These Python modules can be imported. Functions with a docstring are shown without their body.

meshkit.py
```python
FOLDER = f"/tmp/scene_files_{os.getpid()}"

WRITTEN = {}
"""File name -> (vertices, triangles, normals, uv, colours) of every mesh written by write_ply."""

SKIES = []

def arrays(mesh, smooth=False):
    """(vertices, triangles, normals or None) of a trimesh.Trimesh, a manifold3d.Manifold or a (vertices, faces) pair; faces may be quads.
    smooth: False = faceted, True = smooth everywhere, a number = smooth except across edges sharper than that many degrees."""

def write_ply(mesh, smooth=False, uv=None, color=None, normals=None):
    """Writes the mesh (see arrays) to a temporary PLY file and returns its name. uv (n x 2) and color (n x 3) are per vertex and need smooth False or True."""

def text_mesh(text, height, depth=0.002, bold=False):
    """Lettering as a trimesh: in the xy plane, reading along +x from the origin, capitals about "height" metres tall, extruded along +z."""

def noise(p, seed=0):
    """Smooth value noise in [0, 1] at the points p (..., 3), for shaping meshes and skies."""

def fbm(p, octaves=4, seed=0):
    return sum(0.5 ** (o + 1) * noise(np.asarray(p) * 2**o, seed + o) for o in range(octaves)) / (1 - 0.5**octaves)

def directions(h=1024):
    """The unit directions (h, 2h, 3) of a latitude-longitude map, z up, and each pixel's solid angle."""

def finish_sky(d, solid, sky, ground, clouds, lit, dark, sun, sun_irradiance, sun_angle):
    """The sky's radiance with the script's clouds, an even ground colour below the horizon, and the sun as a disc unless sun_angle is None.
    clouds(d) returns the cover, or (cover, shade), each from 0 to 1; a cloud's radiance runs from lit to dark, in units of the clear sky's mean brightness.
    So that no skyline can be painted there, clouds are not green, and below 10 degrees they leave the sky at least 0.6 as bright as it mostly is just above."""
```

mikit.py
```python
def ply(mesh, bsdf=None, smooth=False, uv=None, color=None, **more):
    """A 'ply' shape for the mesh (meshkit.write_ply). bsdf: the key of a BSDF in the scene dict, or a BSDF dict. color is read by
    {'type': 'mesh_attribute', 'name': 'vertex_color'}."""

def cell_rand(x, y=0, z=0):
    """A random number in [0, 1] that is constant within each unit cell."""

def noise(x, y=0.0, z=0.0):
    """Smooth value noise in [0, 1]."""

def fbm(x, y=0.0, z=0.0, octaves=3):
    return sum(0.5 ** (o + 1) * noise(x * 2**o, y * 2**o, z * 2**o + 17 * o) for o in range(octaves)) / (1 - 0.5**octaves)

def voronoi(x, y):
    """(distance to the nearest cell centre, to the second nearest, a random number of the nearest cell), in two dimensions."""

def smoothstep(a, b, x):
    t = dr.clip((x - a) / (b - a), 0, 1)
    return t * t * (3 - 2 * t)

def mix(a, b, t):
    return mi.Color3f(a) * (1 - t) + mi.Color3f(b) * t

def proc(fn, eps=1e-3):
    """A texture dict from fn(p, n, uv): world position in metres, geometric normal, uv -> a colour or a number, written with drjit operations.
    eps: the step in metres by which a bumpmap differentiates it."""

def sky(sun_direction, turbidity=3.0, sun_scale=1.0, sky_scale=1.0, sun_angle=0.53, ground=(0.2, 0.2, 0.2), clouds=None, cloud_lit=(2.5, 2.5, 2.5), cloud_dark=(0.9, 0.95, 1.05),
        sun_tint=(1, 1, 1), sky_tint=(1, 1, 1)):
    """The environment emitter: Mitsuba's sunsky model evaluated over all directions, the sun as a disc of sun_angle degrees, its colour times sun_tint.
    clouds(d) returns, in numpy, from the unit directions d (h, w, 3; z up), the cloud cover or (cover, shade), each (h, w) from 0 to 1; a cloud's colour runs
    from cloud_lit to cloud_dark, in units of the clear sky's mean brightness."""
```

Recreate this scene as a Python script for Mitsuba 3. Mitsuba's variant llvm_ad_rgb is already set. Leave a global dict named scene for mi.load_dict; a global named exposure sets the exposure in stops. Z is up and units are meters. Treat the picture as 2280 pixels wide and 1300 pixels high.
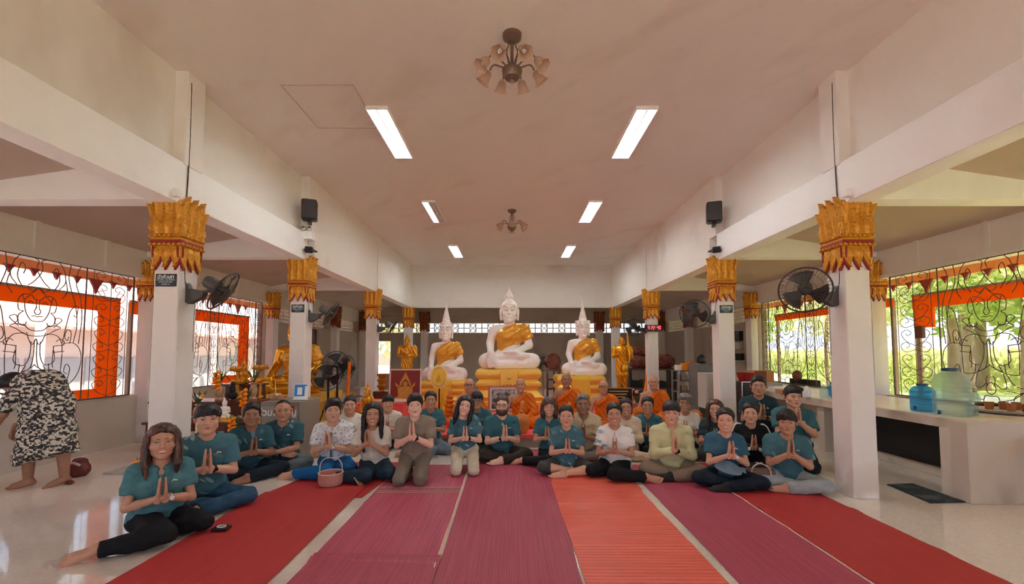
import math, random, glob
import numpy as np, trimesh, mitsuba as mi, mikit, meshkit
import drjit as dr
from mikit import proc, noise, fbm, voronoi, cell_rand, smoothstep, mix
T = mi.ScalarTransform4f
PI = math.pi
scene, labels = {}, {}

# ------------------------------------------------------------------ camera, sky, exposure
F_PX, PITCH, CX, CY, CAM_H = 950.0, math.radians(3.1), 1140.0, 734.0, 1.45
exposure = 2.22
scene['camera'] = {'type': 'perspective', 'fov': 2 * math.degrees(math.atan(1140.0 / F_PX)), 'fov_axis': 'x',
                   'principal_point_offset_x': 0.0, 'principal_point_offset_y': -(CY - 650.0) / 1300.0, 'near_clip': 0.05, 'far_clip': 500.0,
                   'to_world': T().look_at(origin=[0, 0, CAM_H], target=[0, math.cos(PITCH), CAM_H + math.sin(PITCH)], up=[0, 0, 1])}

def clouds(d):
    n = meshkit.fbm(d * [3.0, 3.0, 6.0] + 5.0, 4)
    c = np.clip((n - 0.42) * 4.0, 0, 1)
    return c, 0.25 * np.clip((n - 0.6) * 4, 0, 1)
scene['sky'] = mikit.sky((0.42, -0.30, 0.86), turbidity=4.0, sun_scale=1.6, sky_scale=1.8, ground=(0.25, 0.24, 0.2), clouds=clouds, cloud_lit=(1.6, 1.6, 1.6), cloud_dark=(0.9, 0.92, 0.98))
LAMP_RADIANCE = 20.0

# ------------------------------------------------------------------ helpers
def ray(px, py):
    a = (px - CX) / F_PX; b = -(py - CY) / F_PX
    return np.array([a, math.cos(PITCH) - b * math.sin(PITCH), math.sin(PITCH) + b * math.cos(PITCH)])
EYE = np.array([0, 0, CAM_H])
def at_z(px, py, z):
    d = ray(px, py); return EYE + d * ((z - CAM_H) / d[2])
def at_y(px, py, y):
    d = ray(px, py); return EYE + d * (y / d[1])
def at_x(px, py, x):
    d = ray(px, py); return EYE + d * (x / d[0])

used = {}
def numbered(name):
    n = used.get(name, -1) + 1; used[name] = n
    return name if n == 0 else f'{name}_{n:03d}'
def thing(name, label=None, cat=None, group=None, kind=None):
    key = numbered(name); d = {}
    if label: d['label'] = label
    if cat: d['category'] = cat
    if group: d['group'] = group
    if kind: d['kind'] = kind
    if d: labels[key] = d
    return key
def put(key, shape, label=None, kind=None):
    scene[key] = shape
    if label: labels.setdefault(key, {})['label'] = label
    if kind: labels.setdefault(key, {})['kind'] = kind
    return key
def part(parent, name, mesh, m, smooth=False, label=None, kind=None, to_world=None, color=None):
    key = numbered(parent + '__' + name)
    sh = mesh if isinstance(mesh, dict) else mikit.ply(mesh, m, smooth, color=color)
    if to_world is not None: sh = {**sh, 'to_world': to_world}
    return put(key, sh, label, kind)
def solo(name, mesh, m, label, cat, group=None, smooth=False, to_world=None, color=None):
    key = thing(name, label, cat, group)
    sh = mesh if isinstance(mesh, dict) else mikit.ply(mesh, m, smooth, color=color)
    if to_world is not None: sh = {**sh, 'to_world': to_world}
    scene[key] = sh
    return key
def struct(name, mesh, m, smooth=False, parent=None, label=None):
    if parent: return part(parent, name, mesh, m, smooth)
    key = numbered(name); scene[key] = mesh if isinstance(mesh, dict) else mikit.ply(mesh, m, smooth)
    labels[key] = {'kind': 'structure'}
    if label: labels[key]['label'] = label
    return key
cat = lambda ms: trimesh.util.concatenate([m for m in ms if m is not None])

def M4(loc=(0, 0, 0), rz=0.0, s=1.0, R=None):
    m = np.eye(4); c, q = math.cos(rz), math.sin(rz)
    r = np.array([[c, -q, 0], [q, c, 0], [0, 0, 1.0]])
    if R is not None: r = r @ R
    m[:3, :3] = r * s if np.isscalar(s) else r @ np.diag(s)
    m[:3, 3] = loc
    return m
def moved(mesh, m):
    m2 = mesh.copy(); m2.apply_transform(m); return m2
def rotx(a): return np.array([[1, 0, 0], [0, math.cos(a), -math.sin(a)], [0, math.sin(a), math.cos(a)]])
def roty(a): return np.array([[math.cos(a), 0, math.sin(a)], [0, 1, 0], [-math.sin(a), 0, math.cos(a)]])
def rotz(a): return np.array([[math.cos(a), -math.sin(a), 0], [math.sin(a), math.cos(a), 0], [0, 0, 1]])

def box(x0, x1, y0, y1, z0, z1, ch=0.0):
    """Axis-aligned box; ch > 0 chamfers its upright and level edges."""
    if ch <= 0:
        return trimesh.creation.box(bounds=[[x0, y0, z0], [x1, y1, z1]])
    pts = []
    for sx in (0, 1):
        for sy in (0, 1):
            for sz in (0, 1):
                c = [(x0, x1)[sx], (y0, y1)[sy], (z0, z1)[sz]]; d = [ch * (1, -1)[sx], ch * (1, -1)[sy], ch * (1, -1)[sz]]
                for k in range(3):
                    p = [c[j] + d[j] for j in range(3)]; p[k] = c[k]; pts.append(p)
    return trimesh.convex.convex_hull(np.array(pts))
def tube(points, r, sides=6, closed=False, flat=None, caps=True):
    p = np.asarray(points, float); n = len(p)
    r = np.broadcast_to(np.asarray(r, float), (n,))
    t = (np.roll(p, -1, 0) - np.roll(p, 1, 0)) if closed else np.gradient(p, axis=0)
    t /= np.linalg.norm(t, axis=1, keepdims=True) + 1e-12
    ref = np.array([0, 0, 1.0]) if abs(t[:, 2]).mean() < 0.8 else np.array([0, 1.0, 0])
    if flat is not None: ref = np.asarray(flat[0], float)
    a = np.cross(t, ref); a /= np.linalg.norm(a, axis=1, keepdims=True) + 1e-9
    b = np.cross(a, t)
    fy = flat[1] if flat is not None else 1.0
    ang = np.arange(sides) * 2 * PI / sides
    v = p[:, None] + r[:, None, None] * (np.cos(ang)[None, :, None] * a[:, None] + fy * np.sin(ang)[None, :, None] * b[:, None])
    m = n if closed else n - 1
    i, j = np.meshgrid(np.arange(m), np.arange(sides), indexing='ij'); k = (i + 1) % n; j2 = (j + 1) % sides
    q = np.stack([i * sides + j, i * sides + j2, k * sides + j2, k * sides + j], -1).reshape(-1, 4)
    f = np.vstack([q[:, [0, 2, 1]], q[:, [0, 3, 2]]]); v = v.reshape(-1, 3)
    if not closed and caps:
        c0, c1 = len(v), len(v) + 1; v = np.vstack([v, p[0], p[-1]]); js = np.arange(sides); base = (n - 1) * sides
        f = np.vstack([f, np.stack([np.full(sides, c0), js, (js + 1) % sides], 1), np.stack([np.full(sides, c1), base + (js + 1) % sides, base + js], 1)])
    return trimesh.Trimesh(v, f, process=False)
def spline(pts, n=8, closed=False):
    p = np.asarray(pts, float)
    if closed: p = np.vstack([p[-1], p, p[0], p[1]])
    else: p = np.vstack([2 * p[0] - p[1], p, 2 * p[-1] - p[-2]])
    out = []
    for i in range(1, len(p) - 2):
        t = np.linspace(0, 1, n, endpoint=False)[:, None]
        a, b, c, d = p[i - 1], p[i], p[i + 1], p[i + 2]
        out.append(0.5 * (2 * b + (c - a) * t + (2 * a - 5 * b + 4 * c - d) * t**2 + (3 * b - a - 3 * c + d) * t**3))
    out = np.vstack(out)
    return out if closed else np.vstack([out, p[-2]])
def lathe(profile, n=24, cap=True):
    """profile: (r, z) from bottom to top."""
    pr = np.asarray(profile, float); k = len(pr); ang = np.arange(n) * 2 * PI / n
    v = np.stack([pr[:, None, 0] * np.cos(ang), pr[:, None, 0] * np.sin(ang), np.broadcast_to(pr[:, None, 1], (k, n))], -1).reshape(-1, 3)
    i, j = np.meshgrid(np.arange(k - 1), np.arange(n), indexing='ij'); j2 = (j + 1) % n
    q = np.stack([i * n + j, i * n + j2, (i + 1) * n + j2, (i + 1) * n + j], -1).reshape(-1, 4)
    f = [q[:, [0, 1, 2]], q[:, [0, 2, 3]]]
    if cap:
        js = np.arange(n); v = np.vstack([v, [0, 0, pr[0, 1]], [0, 0, pr[-1, 1]]]); b = (k - 1) * n
        f += [np.stack([np.full(n, k * n), (js + 1) % n, js], 1), np.stack([np.full(n, k * n + 1), b + js, b + (js + 1) % n], 1)]
    return trimesh.Trimesh(v, np.vstack(f), process=False)
def ball(c, r, sub=2):
    m = trimesh.creation.icosphere(sub); m.vertices = m.vertices * np.asarray(r) + np.asarray(c); return m
def cyl(p0, p1, r, n=12): return tube([p0, p1], r, n)
def grid_surface(P):
    """P: (n, m, 3) points -> mesh."""
    n, m = P.shape[:2]; i, j = np.meshgrid(np.arange(n - 1), np.arange(m - 1), indexing='ij')
    q = np.stack([i * m + j, (i + 1) * m + j, (i + 1) * m + j + 1, i * m + j + 1], -1).reshape(-1, 4)
    return trimesh.Trimesh(P.reshape(-1, 3), np.vstack([q[:, [0, 1, 2]], q[:, [0, 2, 3]]]), process=False)
def slab(P, off):
    """a sheet P (n, m, 3) thickened by the vector(s) off, closed all round."""
    n, m = P.shape[:2]; Q = P + off
    V = np.vstack([P.reshape(-1, 3), Q.reshape(-1, 3)]); N = n * m
    i, j = np.meshgrid(np.arange(n - 1), np.arange(m - 1), indexing='ij')
    q = np.stack([i * m + j, (i + 1) * m + j, (i + 1) * m + j + 1, i * m + j + 1], -1).reshape(-1, 4)
    rim = np.concatenate([np.arange(m), np.arange(1, n) * m + m - 1, (n - 1) * m + np.arange(m - 2, -1, -1), np.arange(n - 2, 0, -1) * m])
    r2 = np.roll(rim, -1); side = np.stack([rim, r2, r2 + N, rim + N], 1)
    qq = np.vstack([q[:, ::-1], q + N, side])
    mesh = trimesh.Trimesh(V, np.vstack([qq[:, [0, 1, 2]], qq[:, [0, 2, 3]]]), process=False)
    if mesh.volume < 0: mesh.invert()
    return mesh
def prism(poly2d, depth, axis='y'):
    """Extrude a 2-D outline (x, z) by depth along +y (or lay flat with axis='z')."""
    from shapely.geometry import Polygon
    m = trimesh.creation.extrude_polygon(Polygon(poly2d).buffer(0), depth, engine='earcut')
    if axis == 'y':
        v = m.vertices.copy(); m.vertices = np.stack([v[:, 0], v[:, 2], v[:, 1]], 1); m.invert()
    return m
def thai_mesh(text, height, depth=0.002, bold=True):
    from PIL import Image, ImageDraw, ImageFont
    from shapely import affinity, box as sbox, union_all
    try:
        font = ImageFont.truetype(glob.glob('/opt/blender-*/*/datafiles/fonts/NotoSansThai*')[0], 80)
    except Exception:
        return meshkit.text_mesh('- - -', height, depth)
    x0, y0, x1, y1 = font.getbbox(text, anchor='ls', stroke_width=2 * bold)
    im = Image.new('L', (int(x1 - x0 + 8), int(y1 - y0 + 8)))
    ImageDraw.Draw(im).text((4 - x0, 4 - y0), text, 255, font, anchor='ls', stroke_width=2 * bold)
    on = np.pad(np.asarray(im) > 127, ((0, 0), (1, 1))).astype(np.int8)
    rows, st = np.nonzero(np.diff(on, axis=1) == 1); en = np.nonzero(np.diff(on, axis=1) == -1)[1]
    sh = union_all(sbox(st, -rows - 1, en, -rows)).buffer(0.6).buffer(-0.6).simplify(0.8)
    s = height / 45.0; sh = affinity.affine_transform(sh, [s, 0, 0, s, -4 * s, (4 - y0) * s])
    return trimesh.util.concatenate([trimesh.creation.extrude_polygon(g, depth, engine='earcut') for g in getattr(sh, 'geoms', [sh])])
def upright(mesh, x, y, z, yaw=0.0, center=True):
    """lettering (xy plane, +z out) turned to stand facing -y, then yawed about z, its middle at (x, y, z)."""
    m = mesh.copy(); v = m.vertices.copy()
    if center: v[:, :2] -= (v[:, :2].min(0) + v[:, :2].max(0)) / 2
    m.vertices = np.stack([v[:, 0], -v[:, 2], v[:, 1]], 1) @ rotz(yaw).T + [x, y, z]
    return m

# ------------------------------------------------------------------ signed-distance modelling
class Field:
    def __init__(s, lo, hi, h):
        s.lo = np.asarray(lo, float); s.h = h
        s.n = np.ceil((np.asarray(hi) - s.lo) / h).astype(int) + 1
        s.a = np.full(s.n, 0.2, np.float32)
        s.ax = [(s.lo[k] + h * np.arange(s.n[k])).astype(np.float32) for k in range(3)]
    def region(s, lo, hi):
        i0 = np.clip(np.floor((np.asarray(lo) - s.lo) / s.h).astype(int), 0, s.n); i1 = np.clip(np.ceil((np.asarray(hi) - s.lo) / s.h).astype(int) + 1, 0, s.n)
        sl = tuple(slice(a, b) for a, b in zip(i0, i1))
        x, y, z = (s.ax[k][sl[k]] for k in range(3))
        return sl, x[:, None, None], y[None, :, None], z[None, None, :]
    def mixin(s, sl, d, k):
        a = s.a[sl]
        if k > 0:
            w = np.maximum(k - np.abs(a - d), 0) / k
            s.a[sl] = np.minimum(a, d) - w * w * (k * 0.25)
        else: s.a[sl] = np.minimum(a, d)
    def cone(s, a, b, ra, rb=None, k=0.02):
        a = np.asarray(a, np.float32); b = np.asarray(b, np.float32); rb = ra if rb is None else rb
        m = max(ra, rb) + k + 3 * s.h
        sl, x, y, z = s.region(np.minimum(a, b) - m, np.maximum(a, b) + m)
        ab = b - a; L2 = max(float(ab @ ab), 1e-9)
        t = ((x - a[0]) * ab[0] + (y - a[1]) * ab[1] + (z - a[2]) * ab[2]) / L2
        t = np.clip(t, 0, 1)
        d = np.sqrt((x - a[0] - t * ab[0])**2 + (y - a[1] - t * ab[1])**2 + (z - a[2] - t * ab[2])**2) - (ra + (rb - ra) * t)
        s.mixin(sl, d, k); return s
    def chain(s, pts, radii, k=0.02):
        for i in range(len(pts) - 1): s.cone(pts[i], pts[i + 1], radii[i], radii[i + 1], k)
        return s
    def _ell(s, c, r, R, pad):
        c = np.asarray(c, float); r = np.asarray(r, float) * np.ones(3)
        R = np.eye(3) if R is None else np.asarray(R)
        e = np.sqrt(((R * r)**2).sum(1)) + pad
        sl, x, y, z = s.region(c - e, c + e)
        p = [(x - c[0]) * R[0, k] + (y - c[1]) * R[1, k] + (z - c[2]) * R[2, k] for k in range(3)]
        k0 = np.sqrt((p[0] / r[0])**2 + (p[1] / r[1])**2 + (p[2] / r[2])**2)
        k1 = np.sqrt((p[0] / r[0]**2)**2 + (p[1] / r[1]**2)**2 + (p[2] / r[2]**2)**2)
        return sl, (k0 * (k0 - 1) / np.maximum(k1, 1e-6)).astype(np.float32)
    def ell(s, c, r, R=None, k=0.02):
        sl, d = s._ell(c, r, R, k + 3 * s.h); s.mixin(sl, d, k); return s
    def carve(s, c, r, R=None, k=0.01):
        sl, d = s._ell(c, r, R, k + 3 * s.h); s.a[sl] = -s.a[sl]
        s.mixin(sl, d, k); s.a[sl] = -s.a[sl]; return s
    def carve_cone(s, a, b, ra, rb=None, k=0.004):
        s.a *= -1; s.cone(a, b, ra, rb, k); s.a *= -1; return s
    def cut(s, p, n, lo=None, hi=None):
        """removes what lies on the side that n points to (within the box lo..hi)."""
        lo = s.lo if lo is None else lo; hi = s.lo + s.h * s.n if hi is None else hi
        sl, x, y, z = s.region(lo, hi); n = np.asarray(n, float); n = n / np.linalg.norm(n)
        s.a[sl] = np.maximum(s.a[sl], ((x - p[0]) * n[0] + (y - p[1]) * n[1] + (z - p[2]) * n[2]).astype(np.float32)); return s
    def wrinkle(s, amp, scale, seed=0, fn=None):
        near = np.argwhere(np.abs(s.a) < 2.5 * s.h)
        p = s.lo + near * s.h
        v = (meshkit.noise(p * np.asarray(scale), seed) + 0.5 * meshkit.noise(p * np.asarray(scale) * 2.1, seed + 5) - 0.75) if fn is None else fn(p)
        s.a[tuple(near.T)] += (amp * v).astype(np.float32); return s
    def mesh(s):
        s.a[0], s.a[-1], s.a[:, 0], s.a[:, -1], s.a[:, :, 0], s.a[:, :, -1] = (0.2,) * 6
        a, b = s.a, s.a < 0
        c = sum(b[i:b.shape[0] - 1 + i, j:b.shape[1] - 1 + j, k:b.shape[2] - 1 + k].astype(np.int8) for i in (0, 1) for j in (0, 1) for k in (0, 1))
        cells = np.argwhere((c > 0) & (c < 8))
        idx = np.full(c.shape, -1, np.int64); idx[tuple(cells.T)] = np.arange(len(cells))
        corner = np.array([(i, j, k) for i in (0, 1) for j in (0, 1) for k in (0, 1)])
        val = np.stack([a[tuple((cells + o).T)] for o in corner], 1)
        acc = np.zeros((len(cells), 3)); cnt = np.zeros(len(cells))
        for e in range(8):
            for ax in range(3):
                if corner[e][ax]: continue
                f = e + (4, 2, 1)[ax]; v0, v1 = val[:, e], val[:, f]; on = (v0 < 0) != (v1 < 0)
                t = v0[on] / (v0[on] - v1[on]); q = corner[e] + t[:, None] * (corner[f] - corner[e])
                acc[on] += q; cnt[on] += 1
        V = s.lo + s.h * (cells + acc / cnt[:, None])
        quads = []
        for ax in range(3):
            d = np.eye(3, dtype=int)[ax]; o1, o2 = np.eye(3, dtype=int)[(ax + 1) % 3], np.eye(3, dtype=int)[(ax + 2) % 3]
            A = b[tuple(slice(1, -1) if k != ax else slice(0, -1) for k in range(3))]; B = b[tuple(slice(1, -1) if k != ax else slice(1, None) for k in range(3))]
            e = np.argwhere(A != B); e[:, [k for k in range(3) if k != ax]] += 1
            ii = [idx[tuple((e - x).T)] for x in (0 * d, o1, o1 + o2, o2)]
            q = np.stack(ii, 1); flip = b[tuple(e.T)]
            q[~flip] = q[~flip][:, ::-1]; quads.append(q)
        q = np.vstack(quads); q = q[(q >= 0).all(1)]
        return trimesh.Trimesh(V, np.vstack([q[:, [0, 1, 2]], q[:, [0, 2, 3]]]), process=False)
# ------------------------------------------------------------------ materials
def rgb(r, g, b):  # sRGB 0-255 -> linear
    return [((c / 255 + .055) / 1.055)**2.4 if c / 255 > .04045 else c / 255 / 12.92 for c in (r, g, b)]
def tex(c): return {'type': 'rgb', 'value': [float(x) for x in c]} if not isinstance(c, dict) else c
def mat(name, color, rough=.6, metal=0.0, spec=.5, bump=None, bscale=.001, coat=0.0, sheen=0.0, two=True, **more):
    b = {'type': 'principled', 'base_color': tex(color), 'roughness': rough, 'metallic': metal, 'specular': spec, **more}
    if coat: b['clearcoat'] = coat; b['clearcoat_gloss'] = .9
    if sheen: b['sheen'] = sheen
    if bump is not None: b = {'type': 'bumpmap', 'arbitrary': proc(bump), 'scale': bscale, 'bsdf': b}
    scene[name] = {'type': 'twosided', 'bsdf': b}
def skin_fn(c, v=.12):
    c = np.array(c)
    return proc(lambda p, n, uv: mi.Color3f(*[float(x) for x in c]) * (1 - v + 2 * v * fbm(p.x * 22, p.y * 22, p.z * 22, 2)))
for nm, c in dict(skin_pale=(224, 182, 160), skin_mid=(208, 160, 134), skin_tan=(186, 138, 112), skin_dark=(156, 112, 90)).items():
    mat(nm, skin_fn(rgb(*c), .07), .48, spec=.4)
mat('hair_black', rgb(26, 22, 22), .5, spec=.45); mat('hair_brown', rgb(70, 45, 36), .45); mat('hair_grey', proc(lambda p, n, uv: mix(rgb(62, 58, 56), rgb(140, 134, 128), fbm(p.x * 60, p.y * 60, p.z * 20, 2))), .5)
mat('hair_auburn', proc(lambda p, n, uv: mix(rgb(92, 58, 42), rgb(36, 26, 24), smoothstep(.35, .7, fbm(p.x * 70, p.y * 70, p.z * 6, 2)))), .45)
scene['eye'] = {'type': 'principled', 'base_color': {'type': 'mesh_attribute', 'name': 'vertex_color'}, 'roughness': .15, 'specular': .5}
mat('lip_red', rgb(186, 84, 84), .4); mat('lip_brown', rgb(158, 94, 82), .45); mat('lip_bright', rgb(190, 50, 52), .4); mat('teeth', rgb(236, 230, 222), .3)
mat('watch_dark', rgb(22, 22, 24), .3); mat('steel', rgb(205, 205, 205), .25, metal=.9); mat('white_plastic', rgb(232, 232, 230), .35); mat('black_plastic', rgb(20, 20, 22), .4)
weave = lambda p, n, uv: .5 + .5 * dr.sin(p.x * 2600 + p.z * 700) * dr.sin(p.z * 2600)
TEAL, TEAL2 = rgb(54, 100, 112), rgb(36, 76, 88)
def faded(base, pale, s, lo, hi):
    def fn(p, n, uv):
        a = p.x * .8 + p.z * .6; b = p.z * .8 - p.x * .6; d1, d2, r = voronoi(a * s * 2.4 + noise(p.x * 9, p.z * 9), b * s * .9 + .3 * p.y)
        leaf = smoothstep(.42, .30, d1) * smoothstep(.10, .3, d2 - d1) * smoothstep(lo, hi, r) * smoothstep(.35, .6, noise(p.x * 5, p.y * 5, p.z * 5))
        return mix(base, pale, leaf * .75 + .12 * fbm(p.x * 30, p.y * 30, p.z * 30, 2))
    return proc(fn)
mat('teal_tee', faded(TEAL, rgb(150, 178, 184), 11, .45, .6), .75, sheen=.3, spec=.2)
mat('teal_dark_tee', faded(TEAL2, rgb(110, 140, 150), 10, .5, .65), .75, sheen=.3, spec=.2)
mat('teal_plain', proc(lambda p, n, uv: mix(TEAL, rgb(60, 108, 118), fbm(p.x * 14, p.y * 14, p.z * 14, 3))), .75, sheen=.3, spec=.2)
mat('teal_polo', proc(lambda p, n, uv: mix(rgb(58, 104, 112), rgb(84, 128, 134), fbm(p.x * 30, p.y * 30, p.z * 30, 3))), .75, sheen=.3, spec=.2)
mat('teal_navy', rgb(36, 58, 66), .75, sheen=.3, spec=.2)
mat('teal_blue', rgb(54, 92, 112), .75, sheen=.3, spec=.2)
mat('white_cotton', rgb(226, 222, 214), .8, sheen=.3, spec=.2); mat('cream_cotton', rgb(214, 204, 190), .8, sheen=.3, spec=.2)
def white_print(p, n, uv):
    d1, d2, r = voronoi(p.x * 30, p.z * 30)
    m = smoothstep(.30, .22, d1) * smoothstep(.35, .4, smoothstep(.0, .1, r)) * smoothstep(.06, .12, dr.abs(d1 - .12) + .06 * r)
    return mix(rgb(226, 226, 228), mix(rgb(60, 120, 140), rgb(50, 56, 84), r), m)
mat('printed_white', proc(white_print), .75, sheen=.3, spec=.2)
def tie_dye(p, n, uv): return mix(rgb(228, 226, 220), rgb(110, 150, 170), smoothstep(.5, .68, fbm(p.x * 12, p.y * 12, p.z * 20, 3)) * smoothstep(.08, .17, dr.abs(p.x - 1.25)))
mat('white_dyed', proc(tie_dye), .75, sheen=.3, spec=.2)
mat('taupe', rgb(134, 122, 108), .8, sheen=.4, spec=.2); mat('taupe_trousers', rgb(118, 108, 96), .8, sheen=.3, spec=.2); mat('beige_linen', rgb(196, 182, 152), .8, sheen=.3, spec=.2)
mat('pale_beige', rgb(214, 198, 174), .8, sheen=.3, spec=.2); mat('lime_shirt', rgb(206, 204, 158), .7, sheen=.3, spec=.2); mat('khaki_trousers', rgb(132, 118, 100), .8, spec=.2)
mat('beige_denim', proc(lambda p, n, uv: mix(rgb(190, 178, 156), rgb(212, 202, 182), fbm(p.x * 25, p.y * 25, p.z * 25, 3))), .8, spec=.2)
den = lambda a, b: proc(lambda p, n, uv: mix(a, b, fbm(p.x * 14, p.y * 14, p.z * 14, 4)))
mat('denim', den(rgb(26, 52, 76), rgb(52, 88, 116)), .8, spec=.2); mat('denim_grey', den(rgb(70, 80, 86), rgb(110, 122, 128)), .8, spec=.2); mat('denim_light', den(rgb(128, 142, 148), rgb(172, 184, 186)), .8, spec=.2)
mat('denim_mid', den(rgb(90, 108, 124), rgb(134, 150, 162)), .8, spec=.2)
mat('blue_trousers', rgb(28, 92, 148), .75, spec=.2); mat('black_cloth', rgb(20, 20, 24), .75, spec=.2); mat('navy_cloth', rgb(22, 32, 44), .75, spec=.2); mat('navy_dyed', den(rgb(14, 24, 36), rgb(46, 70, 88)), .8, spec=.2)
mat('dark_brown_cloth', rgb(50, 42, 38), .8, spec=.2); mat('charcoal_cloth', rgb(64, 66, 66), .8, spec=.2); mat('grey_cloth', rgb(116, 114, 110), .8, spec=.2)
mat('sock_grey', rgb(126, 134, 138), .85); mat('sock_black', rgb(24, 24, 26), .85)
mat('robe_orange', proc(lambda p, n, uv: mix(rgb(196, 92, 20), rgb(226, 120, 30), fbm(p.x * 8, p.y * 8, p.z * 8, 3))), .7, sheen=.4, spec=.25)
def camo(p, n, uv):
    a = fbm(p.x * 44, p.y * 44, p.z * 44, 2); b = noise(p.x * 60 + 9, p.y * 40, p.z * 40)
    return mix(mix(rgb(206, 198, 184), rgb(52, 49, 52), smoothstep(.47, .53, a)), rgb(96, 90, 86), smoothstep(.68, .74, b))
mat('camo_cloth', proc(camo), .8, spec=.2)
mat('white_stripe', rgb(225, 225, 225), .7); mat('frame_black', rgb(18, 17, 18), .3); mat('frame_grey', rgb(90, 88, 86), .3, metal=.5)
COLLAR_SET = {'printed_white': 'teal_polo', 'white_cotton': 'white_cotton'}
# ------------------------------------------------------------------ the hall
def plaster(c, dirt, amount, zlo=None):
    def fn(p, n, uv):
        s = smoothstep(.52, .8, fbm(p.x * 1.7 + p.y * 1.3, p.y * 1.1, p.z * .8, 4))
        g = fbm(p.x * 9, p.y * 9, p.z * 5, 3)
        f = s * amount + .10 * (g - .5)
        if zlo is not None: f = f + smoothstep(zlo, 0.0, p.z) * smoothstep(.35, .62, g) * .5
        return mix(c, dirt, dr.clip(f, 0, 1))
    return proc(fn)
WALLC = rgb(226, 222, 217)
mat('wall_paint', plaster(WALLC, rgb(186, 172, 160), .35), .7, spec=.3)
mat('shaded_wall_grey', plaster(rgb(176, 164, 152), rgb(140, 126, 114), .5), .75, spec=.2); mat('shaded_ceiling_paint', plaster(rgb(188, 170, 158), rgb(164, 144, 130), .4), .75, spec=.2)  # shade at the back and in the aisles is mixed into both base colours
mat('low_wall_paint', plaster(rgb(196, 184, 172), rgb(128, 112, 98), .75), .8, spec=.2)
mat('column_paint', plaster(rgb(226, 222, 218), rgb(176, 160, 146), .35, .5), .6, spec=.3)
mat('beam_paint', plaster(rgb(236, 236, 237), rgb(204, 198, 192), .25), .6, spec=.3)
mat('ceiling_paint', plaster(rgb(224, 217, 210), rgb(202, 186, 174), .4), .75, spec=.2)
mat('pilaster_paint', plaster(rgb(224, 204, 190), rgb(170, 140, 122), .5), .7, spec=.2)
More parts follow.
